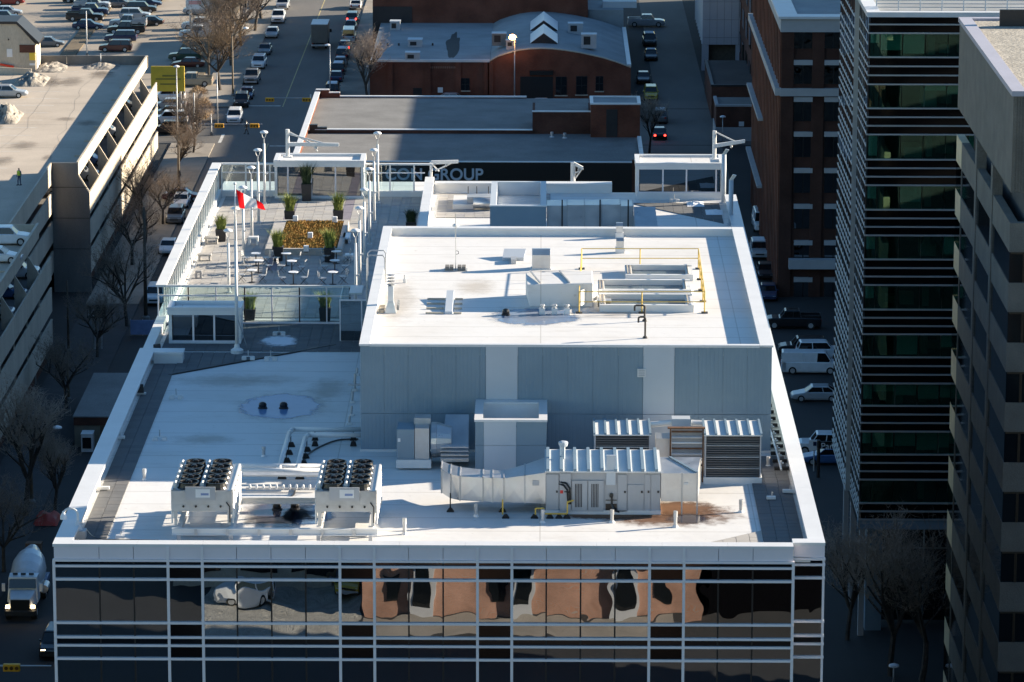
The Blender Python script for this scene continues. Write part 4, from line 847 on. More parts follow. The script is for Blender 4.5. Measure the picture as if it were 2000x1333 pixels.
# relief vent with bars
q = pr(876, 614); t = thing('relief_vent', 'white relief vent with horizontal bars either side', 'vent', tuple(q))
m = MB(); m.hexa([(q.x-.2, q.y, zq+.003), (q.x+.2, q.y, zq+.003), (q.x+.2, q.y+4.0, zq+.003), (q.x-.2, q.y+4.0, zq+.003), (q.x-.18, q.y, zq+.14), (q.x+.18, q.y, zq+.14), (q.x+.18, q.y+4.0, zq+.4), (q.x-.18, q.y+4.0, zq+.4)]); m.build('duct', 'cladding_light', t)
for k in range(4):
    y = q.y+.0+k*1.15
    m = MB(); m.box(q.x-1.15, q.x-.25, y, y+.1, zq+.003, zq+.09); m.build('bar', 'concrete', t)
    m = MB(); m.box(q.x+.25, q.x+.65, y, y+.1, zq+.003, zq+.09); m.build('bar', 'concrete', t)
for x, lb in ((1059, 'left of three stubby capped pipes in front of the white duct box'), (1083, 'middle of three stubby capped pipes in front of the white duct box'), (1107, 'right of three stubby capped pipes in front of the white duct box')):
    q = pr(x, 614); t = thing('capped_pipe', lb, 'vent', tuple(q), 'capped pipes')
    m = MB(); m.box(q.x-.15, q.x+.15, q.y-.12, q.y+.12, zq+.003, zq+.3); m.build('curb', 'white_paint', t)
    m = MB(); m.lathe((q.x, q.y, zq+.3), [(.08, 0), (.08, .12), (.13, .12), (.12, .2)], 8); m.build('cap', 'galv_dull', t)
for x, y, h, w, lb in ((1259, 628, .75, .45, 'black bent vent pipe standing at the nearest skylight'), (1260, 661, 1.0, .28, 'black bent vent pipe standing near the front penthouse edge')):
    q = pr(x, y); t = thing('gooseneck_pipe', lb, 'vent', tuple(q), 'bent vent pipes')
    m = MB(); m.tube([q, (q.x, q.y, zq+h), (q.x-.06, q.y, zq+h+.06), (q.x-w, q.y, zq+h+.06), (q.x-w-.05, q.y, zq+h), (q.x-w-.05, q.y, zq+h-.22)], .05, 7); m.build('pipe', 'black_plastic', t)
    m = MB(); m.lathe(q, [(.14, .003), (.09, .1)], 8); m.build('flashing', 'dark_metal', t)
stain(1040, 618, 130, 26, 61, zq)
puddle(1042, 619, 100, 20, 'puddle', 31, z=zq, rough=.1)
stain(775, 590, 60, 60, 62, zq); stain(1200, 610, 90, 18, 63, zq); stain(930, 560, 60, 24, 64, zq)
dome(988, 616, 'black domed drain at the left end of the penthouse puddle', z=zq, k=1.1)
def small(name, px, py, z, lb, cat, parts):
    q = W(px, py, z=z); t = thing(name, lb, cat, tuple(q))
    for nm, mn, (x0, x1, y0, y1, z0, z1) in parts: m = MB(); m.box(q.x+x0, q.x+x1, q.y+y0, q.y+y1, z+z0, z+z1); m.build(nm, mn, t, bevel=.01)
    return t
small('access_hatch', 1210, 600, zq, 'grey step box at the gate of the yellow rail', 'step', (('box', 'concrete_dark', (-1.1, -.45, 0, .9, .003, .3)), ('tread', 'galv_dull', (-1.14, -.42, -.04, .5, .301, .34))))
small('pipe_bracket', 790, 553, zq, 'tiny white pipe bracket beside the finned exhaust stack', 'bracket', (('block', 'white_paint', (-.08, .08, -.05, .05, .003, .2)), ('pin', 'galv_dull', (-.03, .03, -.03, .03, .2, .42))))
# ladder hooked over the left wall of the penthouse
q = W(722, 560, z=ZR+.05); lad = thing('roof_ladder', 'steel ladder with hoops up the left wall of the penthouse', 'ladder', (PX0-.5, 208, ZR))
yl = 207.5
zt_ = W(730, 490, X=PX0).z
for y in (yl, yl+1.3):
    m = MB(); m.tube([(PX0-.35, y, ZR+.05), (PX0-.35, y, PZ+1.1), (PX0-.2, y, PZ+1.25), (PX0+.5, y, PZ+1.25), (PX0+.6, y, PZ+1.1), (PX0+.6, y, pz_r+.0)], .035, 6); m.build('stringer', 'galv_dull', lad)
for k in range(17): m = MB(); m.cyl((PX0-.35, yl, ZR+.3+k*.3), (PX0-.35, yl+1.3, ZR+.3+k*.3), .02, n=5); m.build('rung', 'galv_dull', lad)

# ================================================================== lower roof behind the penthouse
YK = 236.0
a, b = W(957, 402, Y=YK), W(1067, 402, Y=YK)
t = thing('lift_overrun', 'grey clad lift overrun with white parapet behind the penthouse', 'lift housing', ((a.x+b.x)/2, YK, ZR))
zt_ = a.z; yb_ = W(960, 354, z=zt_).y
m = MB(); m.box(a.x, b.x, YK, YK+.2, ZR, zt_-.06); m.build('front_wall', 'cladding', t)
m = MB(); m.box(a.x+.02, b.x-.02, YK+.21, yb_, ZR, zt_-.9); m.build('core', 'cladding', t)
m = MB(); m.box(a.x+.36, b.x-.36, YK+.3, yb_-.4, zt_-.899, zt_-.8); m.build('roof_sheet', 'membrane', t)
for x0, x1, y0, y1 in ((a.x, a.x+.35, YK+.21, yb_), (b.x-.35, b.x, YK+.21, yb_), (a.x+.36, b.x-.36, yb_-.35, yb_)): m = MB(); m.box(x0, x1, y0, y1, zt_-.89, zt_); m.build('parapet', 'cladding_light', t)
m = MB(); m.box(a.x-.03, b.x+.03, YK-.04, YK+.2, zt_-.058, zt_+.02); m.build('coping', 'coping', t)
m = MB(); m.lathe((b.x-1.0, YK+2.2, zt_-.8), [(.4, 0), (.42, .1), (.3, .2), (.1, .24)], 14); m.build('roof_vent', 'cladding_light', t)
t = thing('rear_duct', 'long silver duct in shade behind the penthouse', 'duct', (W(1150, 440, Y=237).x, 237, ZR))
for i, (x0, x1, yt) in enumerate(((1068, 1107, 402), (1108, 1141, 401), (1142, 1173, 401), (1175, 1211, 400), (1212, 1236, 403))):
    a, b = W(x0, yt, Y=236.5), W(x1, yt, Y=236.5); m = MB(); m.box(a.x, b.x, 236.5, 238.3, ZR+.5, a.z); m.build('duct_section', 'galvanised', t)
    m = MB(); m.box(b.x+.005, b.x+.05, 236.45, 238.35, ZR+.45, a.z+.05); m.build('flange', 'galv_dull', t)
for x in (1098, 1172, 1227): q = W(x, 400, Y=236.4); m = MB(); m.box(q.x-.04, q.x+.04, 236.3, 236.38, ZR+.01, q.z+.3); m.build('strut', 'dark_metal', t)
t = thing('duct_elbow', 'ribbed silver duct elbow stepping down at the right end of rear duct', 'duct', (W(1262, 440, Y=236).x, 235, ZR))
for k in range(5):
    y = 404+k*9; a, b = W(1238+k*.5, y, Y=237-k*.9), W(1280+k*1.2, y, Y=237-k*.9); m = MB(); m.hexa([(a.x, 237-k*.9-.85, ZR+.1), (b.x, 237-k*.9-.85, ZR+.1), (b.x, 237-k*.9, ZR+.1), (a.x, 237-k*.9, ZR+.1), (a.x, 237-k*.9-.85, a.z-.32), (b.x, 237-k*.9-.85, a.z-.32), (b.x, 237-k*.9, a.z), (a.x, 237-k*.9, a.z)]); m.build('elbow_segment', 'galvanised', t)
t = thing('low_plant', 'low white plant box with three upright rods left of the lift overrun', 'plant', (W(920, 408, z=ZR).x, W(920, 408, z=ZR).y, ZR))
q = W(915, 410, z=ZR); m = MB(); m.box(q.x-1.0, q.x+.4, q.y, q.y+3.2, ZR+.01, ZR+.35); m.build('plinth', 'membrane', t)
m = MB(); m.box(q.x-.1, q.x+1.5, q.y+.3, q.y+1.6, ZR+.36, ZR+.75); m.build('box', 'galv_dull', t)
m = MB(); m.cyl((q.x+.3, q.y-.2, ZR+.45), (q.x+2.0, q.y-.2, ZR+.45), .35, n=12); m.build('round_duct', 'galvanised', t, smooth=True)
for x in (-.05, .5, 1.25): m = MB(); m.cyl((q.x+x, q.y+1.7, ZR+.1), (q.x+x, q.y+1.7, ZR+1.2), .03, n=5); m.build('rod', 'dark_metal', t)
def glass_room(x0, x1, ytop, ybot, ybase, yroof, lb, cols, z0=ZR+.05, mn='room_glass', Yq=None):
    Y0 = W((x0+x1)/2, ybase, z=z0).y if Yq is None else Yq
    X0, X1 = W(x0, ytop, Y=Y0).x, W(x1, ytop, Y=Y0).x; zt_, zb_ = W(x0, ytop, Y=Y0).z, W(x0, ybot, Y=Y0).z
    Y1 = W(x0, yroof, z=zt_+.3).y
    t = thing('glass_room', lb, 'roof room', ((X0+X1)/2, Y0, z0), 'glazed roof rooms')
    m = MB(); m.box(X0, X1, Y0-.05, Y1, z0-.05, zb_-.02); m.build('plinth', 'white_paint', t)
    m = MB(); m.box(X0, X0+.18, Y0, Y1, zb_-.02, zt_); m.build('side_wall', 'white_paint', t)
    m = MB(); m.box(X1-.18, X1, Y0, Y1, zb_-.02, zt_); m.build('side_wall', 'white_paint', t)
    m = MB(); m.box(X0+.18, X1-.18, Y1-.2, Y1, zb_-.02, zt_); m.build('back_wall', 'interior', t)
    m = MB(); m.box(X0+.18, X1-.18, Y0+.3, Y1-.2, zb_-.02, zb_+.04); m.build('room_floor', 'interior', t)
    es = [X0+.18]+[W(c, ytop, Y=Y0).x for c in cols]+[X1-.18]
    for i in range(len(es)-1):
        m = MB(); m.box(es[i]+.05, es[i+1]-.05, Y0+.08, Y0+.12, zb_+.04, zt_-.03); m.build('window_pane', mn, t)
        if i: m = MB(); m.box(es[i]-.05, es[i]+.05, Y0+.02, Y0+.14, zb_+.04, zt_-.03); m.build('mullion', 'mullion', t)
    m = MB(); m.box(X0+.18, X1-.18, Y0-.02, Y0+.15, zb_-.02, zb_+.04); m.build('sill', 'mullion', t)
    m = MB(); m.box(X0-.06, X1+.06, Y0-.08, Y1+.06, zt_, zt_+.22); m.build('roof_slab', 'white_paint', t)
    m = MB(); m.box(X0+.3, X1-.3, Y0+.25, Y1-.25, zt_+.221, zt_+.26); m.build('roof_sheet', 'membrane', t)
    for a in ((X0-.06, X0+.24, Y0-.08, Y1+.06), (X1-.24, X1+.06, Y0-.08, Y1+.06), (X0+.245, X1-.245, Y1-.2, Y1+.06), (X0+.245, X1-.245, Y0-.08, Y0+.2)): m = MB(); m.box(*a, zt_+.222, zt_+.42); m.build('roof_upstand', 'coping', t)
    return Y0, Y1, zt_
glass_room(1243, 1413, 331, 376, 389, 305, 'glazed roof room at the rear right corner of the roof', (1295, 1341, 1399))
glass_room(329, 470, 615, 667, 671, 592, 'glazed roof room in front of the terrace at the left parapet', (377, 418))
glass_room(536, 710, 326, 384, 388, 303, 'glazed roof room at the back of the terrace', (562, 608, 655), mn='blue_glass')
# davit cranes
def davit(base, top_y, lb, arm, z, mn='white_paint', brace=None, r=.13, struts=False):
    q = W(*base, z=z); zt_ = W(base[0], top_y, Y=q.y).z; t = thing('davit_crane', lb, 'davit', tuple(q), 'davit cranes')
    m = MB(); m.cyl(q, (q.x, q.y, zt_), r, n=8); m.build('mast', mn, t)
    m = MB(); m.box(q.x-.28, q.x+.28, q.y-.28, q.y+.28, z, z+.07); m.build('base_plate', mn, t)
    a, b = W(*arm[0], Y=q.y), W(*arm[1], Y=q.y); m = MB(); m.hexa([(a.x, q.y-.1, a.z-.12), (b.x, q.y-.1, b.z-.1), (b.x, q.y+.1, b.z-.1), (a.x, q.y+.1, a.z-.12), (a.x, q.y-.1, a.z+.12), (b.x, q.y-.1, b.z+.1), (b.x, q.y+.1, b.z+.1), (a.x, q.y+.1, a.z+.12)]); m.build('boom', mn, t)
    for c in (brace or ()): c0, c1 = W(*c[0], Y=q.y), W(*c[1], Y=q.y); m = MB(); m.cyl(c0, c1, .05, n=6); m.build('brace', mn, t)
    m = MB(); e = a.lerp(b, .55); m.lathe((e.x, e.y, e.z-.3), [(.06, 0), (.09, .08), (.05, .18)], 8); m.build('pulley', 'galv_dull', t)
davit((562, 307), 253, 'white davit crane on the glazed room at the back of the terrace', ((564, 282), (662, 283)), 40.3, brace=(((564, 258), (610, 281)), ((564, 262), (635, 281)), ((610, 283), (620, 296))))
davit((1395, 312), 256, 'sunlit davit crane on the rear right glazed room', ((1396, 285), (1455, 276)), 40.0, brace=(((1397, 258), (1436, 277)),))
davit((1119, 359), 318, 'small davit crane on the rear parapet walkway', ((1121, 320), (1139, 329)), ZR+.05, brace=(((1123, 350), (1138, 328)), ((1121, 340), (1139, 330))), r=.16)
davit((842, 372), 317, 'davit crane beside the white wall between terrace and rear roof', ((842, 318), (895, 316)), ZR+.05, brace=(((850, 334), (884, 318)), ((842, 320), (858, 335))), r=.09)
for x, y, yt, lb in ((1413, 398, 302, 'tall grey pole at the right side of the rear glazed room'), (1427, 440, 352, 'tall grey pole standing at the right parapet nearer the penthouse')):
    q = W(x, y, z=ZR); zt_ = W(x, yt, Y=q.y).z; t = thing('davit_post', lb, 'pole', tuple(q), 'grey poles at the right parapet')
    m = MB(); m.cyl(q, (q.x, q.y, zt_), .15, n=10); m.build('mast', 'cladding_light', t, smooth=True)
    m = MB(); m.hexa([(q.x-.1, q.y-.12, zt_), (q.x+.1, q.y-.12, zt_), (q.x+.1, q.y+.12, zt_), (q.x-.1, q.y+.12, zt_), (q.x+.1, q.y-.1, zt_+.35), (q.x+.32, q.y-.1, zt_+.3), (q.x+.32, q.y+.1, zt_+.3), (q.x+.1, q.y+.1, zt_+.35)]); m.build('head', 'galvanised', t)
    m = MB(); m.box(q.x-.25, q.x+.25, q.y-.25, q.y+.25, ZR+.003, ZR+.08); m.build('base_plate', 'cladding_light', t)
for x, y, lb in ((1358, 399, 'small white snow heap at the foot of rear glazed room'), (1395, 415, 'thin melting snow streak on rear paving')):
    q = W(x, y, z=ZR+.06); m = MB(); m.grid(lambda u, v: (q.x+(u-.5)*1.1, q.y+(v-.5)*1.8, q.z+.14*max(0, math.sin(u*math.pi)*math.sin(v*math.pi))*(1+.8*mnoise.noise(Vector((u*5, v*5, x*.3))))), 8, 8); tag(m.build('snow_heap', 'snow', None, org=tuple(q)), lb, 'snow')
for i, x in enumerate((1178, 1317)):
    anchor(x, 372 if i == 0 else 395, ('roof anchor on rear walkway right of the small davit crane', 'roof anchor at the foot of the rear glazed room')[i], z=ZR+.06)

# ================================================================== roof terrace
TZF = ZR+.055
ra = thing('terrace_screen', 'white framed glass screen along the left side of the terrace', 'glass screen', (BX0+.3, TY0, ZR), 'terrace glass screens')
n = 30
for k in range(n+1):
    y = TY0+.3+(TY1-TY0-.6)*k/n; m = MB(); m.box(BX0+.36, BX0+.44, y-.04, y+.04, 38.0, TZ-.12); m.build('post', 'white_paint', ra)
    if k < n: y2 = TY0+.3+(TY1-TY0-.6)*(k+1)/n; m = MB(); m.box(BX0+.38, BX0+.40, y+.05, y2-.05, 38.05, TZ-.13); m.build('glass_panel', 'rail_glass', ra)
for k in range(9):
    y0, y1 = TY0+(TY1-TY0)*k/9, TY0+(TY1-TY0)*(k+1)/9; m = MB(); m.box(BX0-.02, BX0+.55, y0+.01, y1, TZ-.12, TZ); m.build('top_cap', 'white_paint', ra)
rb = thing('terrace_screen', 'tall glass screen along the front edge of the terrace', 'glass screen', (-15, TY0, ZR), 'terrace glass screens')
xr1 = W(685, 557, Y=TY0).x
pxs = [BX0+.1]+[W(x, 590, Y=TY0).x for x in (368, 422, 478, 531, 585, 638)]+[xr1-.05]
zmid = W(450, 578, Y=TY0).z; zbt = W(450, 629, Y=TY0).z
m = MB(); m.box(BX0+.56, xr1, TY0-.08, TY0+.08, TZ-.1, TZ+.003); m.build('top_rail', 'white_paint', rb)
m = MB(); m.box(BX0+.05, xr1, TY0-.04, TY0+.04, zmid-.04, zmid+.04); m.build('mid_rail', 'mullion', rb)
m = MB(); m.box(BX0+.05, xr1, TY0-.1, TY0+.05, zbt-.1, zbt); m.build('bottom_rail', 'mullion', rb)
for i, x in enumerate(pxs):
    m = MB(); m.box(x-.035, x+.035, TY0-.039, TY0+.035, zbt+.002, TZ-.101); m.build('post', 'black_frame' if i % 2 else 'mullion', rb)
    if i < len(pxs)-1:
        for z0, z1 in ((zbt+.02, zmid-.05), (zmid+.05, TZ-.12)): m = MB(); m.box(x+.05, pxs[i+1]-.05, TY0-.012, TY0+.012, z0, z1); m.build('glass_panel', 'rail_glass', rb)
m = MB(); m.box(xr1, xr1+.7, TY0-2.0, TY0+.1, TZ-.1, TZ); m.build('corner_cap', 'white_paint', rb)
m = MB(); m.box(BX0+.05, xr1, TY0-.02, TY0+.4, ZR, zbt-.101); m.build('kerb', 'black_frame', rb)
yq = W(680, 668, z=ZR).y
rc = thing('terrace_screen', 'blue tinted glass screen stepping forward beside the penthouse corner', 'glass screen', (-9.3, yq, ZR), 'terrace glass screens')
x0, x1 = W(663, 600, Y=yq).x, PX0-.08; zt_, zb_ = W(663, 586, Y=yq).z, W(663, 666, Y=yq).z
m = MB(); m.box(x0, x1, yq-.03, yq+.03, zt_-.05, zt_+.02); m.build('top_rail', 'mullion', rc); m = MB(); m.box(x0, x1, yq-.03, yq+.03, zb_-.05, zb_); m.build('bottom_rail', 'mullion', rc)
for x in (x0, (x0+x1)/2+.1, x1-.06): m = MB(); m.box(x, x+.06, yq-.029, yq+.029, zb_, zt_-.051); m.build('post', 'mullion', rc)
m = MB(); m.box(x0+.06, (x0+x1)/2+.09, yq-.01, yq+.01, zb_, zt_-.06); m.build('glass_panel', 'blue_glass', rc); m = MB(); m.box((x0+x1)/2+.17, x1-.07, yq-.01, yq+.01, zb_, zt_-.06); m.build('glass_panel', 'blue_glass', rc)
m = MB(); m.box(x0, x0+.03, yq+.04, TY0-.1, zb_, zt_-.06); m.build('side_panel', 'rail_glass', rc)
rd = thing('terrace_screen', 'white framed glass screen along the back of the terrace', 'glass screen', (-14, TY1, ZR), 'terrace glass screens')
m = MB(); m.box(BX0+.56, -7.0, TY1-.25, TY1-.0, TZ-.1, TZ+.004); m.build('top_rail', 'white_paint', rd)
m = MB(); m.box(BX0+.56, -7.5, TY1-.16, TY1-.1, 39.1, 39.17); m.build('mid_rail', 'mullion', rd)
xs = [BX0+.6+k*1.55 for k in range(9)]
for i, x in enumerate(xs):
    m = MB(); m.box(x-.05, x+.05, TY1-.2, TY1-.08, 37.96, TZ-.101); m.build('post', 'white_paint', rd)
    if i < len(xs)-1: m = MB(); m.box(x+.06, xs[i+1]-.06, TY1-.14, TY1-.12, 37.98, TZ-.12); m.build('glass_panel', 'rail_glass', rd)

# lamp posts
def lamp(px, py, hy, lb):
    q = W(px, py, z=TZF); zt_ = W(px, hy, Y=q.y).z; t = thing('terrace_lamp', lb, 'lamp post', tuple(q), 'terrace lamp posts')
    h = zt_-q.z; m = MB(); m.cyl(q, (q.x, q.y, zt_-.75), .09, .075, n=9); m.build('pole', 'white_paint', t, smooth=True)
    m = MB(); m.box(q.x-.14, q.x+.14, q.y-.14, q.y+.14, TZF, TZF+.05); m.build('base_plate', 'white_paint', t)
    m = MB(); m.tube([(q.x, q.y, zt_-.75), (q.x, q.y, zt_-.45)], .05, 6)
    m.build('neck', 'galv_dull', t)
    for s in (-1, 1): m = MB(); m.tube([(q.x, q.y, zt_-.45), (q.x+s*.1, q.y, zt_-.3), (q.x+s*.15, q.y, zt_-.05)], .018, 4); m.build('bracket_arm', 'galv_dull', t)
    m = MB(); m.lathe((q.x, q.y, zt_-.1), [(.06, 0), (.25, .03), (.27, .08), (.2, .15), (.06, .19)], 14); m.build('lamp_head', 'lamp_white', t, smooth=True)
    m = MB(); m.cyl((q.x+.09, q.y, q.z+h*.42), (q.x+.2, q.y, q.z+h*.42), .05, n=6); m.build('spot', 'white_paint', t)
for i, (x, y, hy) in enumerate(((447, 572, 450), (461, 540, 407), (476, 512, 366), (492, 466, 327), (505, 435, 293), (517, 398, 258))):
    lamp(x, y, hy, ('nearest', 'second nearest', 'third nearest', 'fourth nearest', 'fifth nearest', 'farthest')[i]+' lamp post of the left row of six on the terrace')
for i, (x, y, hy) in enumerate(((695, 600, 450), (703, 562, 406), (712, 517, 370), (722, 477, 330), (731, 435, 293), (738, 397, 260))):
    lamp(x, y, hy, ('nearest', 'second nearest', 'third nearest', 'fourth nearest', 'fifth nearest', 'farthest')[i]+' lamp post of the right row of six on the terrace')
# flagpole and flag
q = W(463, 690, z=ZR+.05); zt_ = W(461, 362, Y=q.y).z
t = thing('flagpole', 'tall white flagpole on a round base in front of the terrace', 'flagpole', tuple(q))
m = MB(); m.cyl(q, (q.x, q.y, zt_-3.0), .1, .08, n=10); m.cyl((q.x, q.y, zt_-3.0), (q.x, q.y, zt_), .05, .035, n=8); m.build('pole', 'white_paint', t, smooth=True)
m = MB(); m.lathe(q, [(.34, 0), (.34, .18), (.28, .22), (.16, .3), (.12, .5)], 16); m.build('base', 'white_paint', t)
m = MB(); m.lathe((q.x, q.y, zt_), [(.03, 0), (.08, .05), (.08, .1), (.02, .15)], 10); m.build('finial', 'white_paint', t)
m = MB(); m.cyl((q.x+.5, q.y+.9, ZR+.06), (q.x+.05, q.y, q.z+1.9), .025, n=5); m.build('stay', 'galv_dull', t)
fl = thing('flag', 'red and white flag blowing from the tall flagpole', 'flag', (q.x+.05, q.y, zt_-1.2))
def flagpt(u, v):
    top = Vector((q.x+.06, q.y, zt_-.22)); bot = Vector((q.x+.22, q.y, zt_-1.22))
    a = top.lerp(bot, v); drop = u*(.75-.62*v) if False else u*(.78*(1-v)+.05*v)
    x = a.x+u*1.42-.12*math.sin(u*3)*v; y = a.y+.14*math.sin(u*9+v*2)*(.3+u); z = a.z-drop-.03*math.sin(u*8)
    return (x, y, z)
for nm, u0, u1, mn in (('hoist_band', 0, .27, 'flag_red'), ('middle_band', .27, .74, 'flag_white'), ('fly_band', .74, 1.0, 'flag_red')):
    m = MB(); m.grid(lambda u, v, u0=u0, u1=u1: flagpt(u0+(u1-u0)*u, v), 8, 8); m.build(nm, mn, fl, smooth=True)

# planters with grasses
def grass(m, c, rad, h, n, lean=.35, w=.014):
    for _ in range(n):
        a = random.uniform(0, 6.283); rr = rad*math.sqrt(random.random()); b = Vector((c[0]+rr*math.cos(a), c[1]+rr*math.sin(a), c[2])); hh = h*random.uniform(.55, 1.1)
        an = random.uniform(0, 6.283); ln = lean*random.random()*hh; t1 = b+Vector((math.cos(an)*ln*.35, math.sin(an)*ln*.35, hh*.6)); t2 = b+Vector((math.cos(an)*ln, math.sin(an)*ln, hh))
        s = Vector((-math.sin(an), math.cos(an), 0))*w
        i = len(m.v); m.v += [tuple(b-s), tuple(b+s), tuple(t1+s), tuple(t1-s), tuple(t2)]; m.f += [(i, i+1, i+2, i+3), (i+3, i+2, i+4)]
def planter(px, py, h, gh, mn, lb, w=.33):
    q = W(px, py, z=TZF); t = thing('planter', lb, 'planter', tuple(q), 'black planters')
    m = MB(); k = w*.82; m.hexa([(q.x-k, q.y-k, TZF), (q.x+k, q.y-k, TZF), (q.x+k, q.y+k, TZF), (q.x-k, q.y+k, TZF), (q.x-w, q.y-w, TZF+h), (q.x+w, q.y-w, TZF+h), (q.x+w, q.y+w, TZF+h), (q.x-w, q.y+w, TZF+h)]); m.build('pot', 'dark_metal', t)
    m = MB(); m.box(q.x-w+.05, q.x+w-.05, q.y-w+.05, q.y+w-.05, TZF+h-.05, TZF+h+.01); m.build('soil', 'soil', t)
    m = MB(); grass(m, (q.x, q.y, TZF+h), w*.8, gh, 300, random.uniform(.55, .95), .016); m.build('grass', mn, t)
for x, y, h, gh, mn, lb in ((432, 471, .75, .85, 'grass_green', 'black planter of grass near the left terrace screen, left of the flag'), (566, 433, .7, 1.1, 'grass_green', 'black planter at the far left corner of the planting bed'), (661, 433, .75, 1.1, 'grass_green', 'black planter at the far right corner of the planting bed'),
                            (599, 392, 1.1, 1.3, 'grass_dark', 'tall dark planter against the glazed room at the back of terrace'), (543, 509, .85, 1.05, 'grass_green', 'black planter at the near left corner of the planting bed'), (644, 511, .85, 1.15, 'grass_green', 'black planter at the near right corner of the planting bed'),
                            (488, 624, .6, .9, 'grass_green', 'planter behind the front glass screen, next to the glazed room'), (635, 626, .75, .95, 'grass_green', 'planter behind the front glass screen, near its right end'), (803, 452, .6, .8, 'grass_dark', 'planter half hidden behind the back corner of the penthouse')):
    planter(x, y, h, gh, mn, lb)
# raised planting bed
a, b, c, d = W(518, 499, z=TZF), W(668, 499, z=TZF), W(676, 442, z=TZF), W(536, 442, z=TZF)
X0, X1, Y0, Y1 = a.x, b.x, a.y, c.y
bed = thing('planting_bed', 'raised bed of rust coloured sedum in the middle of the terrace', 'planting bed', ((X0+X1)/2, Y0, TZF))
for q_ in ((X0, X1, Y0, Y0+.25), (X0, X1, Y1-.25, Y1), (X0, X0+.7, Y0+.251, Y1-.251), (X1-.3, X1, Y0+.251, Y1-.251)): m = MB(); m.box(*q_, TZF, TZF+.4); m.build('kerb', 'paver2', bed)
m = MB(); m.box(X0+.701, X1-.301, Y0+.252, Y1-.252, TZF, TZF+.33); m.build('soil', 'soil', bed)
m = MB()
for _ in range(9000):
    x, y = random.uniform(X0+.75, X1-.35), random.uniform(Y0+.3, Y1-.3); s = random.uniform(.03, .08); h = random.uniform(.03, .16)
    an = random.uniform(0, 3.14); dx, dy = math.cos(an)*s, math.sin(an)*s; i = len(m.v); m.v += [(x-dx, y-dy, TZF+.33), (x+dx, y+dy, TZF+.33), (x+dy*.5, y-dx*.5, TZF+.33+h)]; m.f.append((i, i+1, i+2))
tag(m.build('sedum', 'sedum', bed), kind='stuff')
for x, y, lb in ((577, 434, 'white cube light at the far left edge of the planting bed'), (654, 436, 'white cube light at the far right edge of the planting bed'), (606, 467, 'white cube light in the middle of the planting bed'), (598, 493, 'white cube light at the near edge of the planting bed')):
    q = W(x, y, z=TZF+.34); t = thing('cube_light', lb, 'light', tuple(q), 'cube lights'); m = MB(); m.box(q.x-.15, q.x+.15, q.y-.15, q.y+.15, q.z+.06, q.z+.4); m.build('shade', 'lamp_white', t, bevel=.02); m = MB(); m.box(q.x-.1, q.x+.1, q.y-.1, q.y+.1, q.z, q.z+.059); m.build('base', 'dark_metal', t)
# bistro tables and chairs
def table_proto(loc, lb):
    t = thing('bistro_table', lb, 'table', loc, 'bistro tables', local=True)
    m = MB(); m.lathe((0, 0, .72), [(.29, 0), (.3, .012), (.3, .03), (.28, .035)], 18); m.build('table_top', 'lamp_white', t)
    m = MB(); m.cyl((0, 0, .03), (0, 0, .72), .035, n=8); m.build('stem', 'dark_metal', t)
    m = MB(); m.lathe((0, 0, 0), [(.22, 0), (.22, .015), (.05, .05)], 12); m.build('foot', 'dark_metal', t)
    return t
def chair_proto(loc, lb):
    t = thing('bistro_chair', lb, 'chair', loc, 'bistro chairs', local=True)
    m = MB(); m.box(-.2, .2, -.2, .2, .43, .455); m.build('seat', 'galv_dull', t, bevel=.01)
    m = MB(); m.tube([(-.19, .2, .45), (-.2, .26, .84), (.2, .26, .84), (.19, .2, .45)], .012, 5)
    for k in range(3): m.box(-.19, .19, .225+.01*k, .235+.01*k, .55+.1*k, .6+.1*k)
    m.build('backrest', 'galv_dull', t)
    for sx in (-1, 1):
        for sy in (-1, 1): m = MB(); m.cyl((sx*.18, sy*.18, .43), (sx*.2, -sy*.22, 0), .012, n=5); m.build('leg', 'dark_metal', t)
    return t
tabs = ((500, 519, 'second row from the front, by the left lamp row'), (505, 533, 'left group, in front of the farthest left table'), (559, 519, 'middle group, nearest the planting bed'), (570, 534, 'middle group, second from the planting bed'), (573, 556, 'middle group, nearest the front screen'), (492, 552, 'left group, nearest the front screen'), (657, 515, 'right group, behind the planter'), (654, 533, 'right group, second from the planter'), (650, 556, 'right group, nearest the front screen'))
tp = cp = None
for i, (x, y, lb) in enumerate(tabs):
    q = W(x, y, z=TZF); lab = 'round white bistro table of the '+lb if i else 'round white bistro table of the left group, farthest from front screen'
    if tp is None: tp = table_proto(tuple(q), lab)
    else: copy_tree(tp, q, 0, lab)
    for k, an in enumerate((random.uniform(-.4, .4), math.pi+random.uniform(-.4, .4))):
        cl = Vector((q.x+.62*math.cos(an), q.y+.62*math.sin(an)*1.2, TZF)); rz = an-math.pi/2
        cl_lab = 'chair on the %s of bistro table, ' % ('right', 'left')[k]+(lb if i else 'left group, farthest from front screen')
        if cp is None: cp = chair_proto(tuple(cl), cl_lab); cp.rotation_euler = (0, 0, rz)
        else: copy_tree(cp, cl, rz, cl_lab)
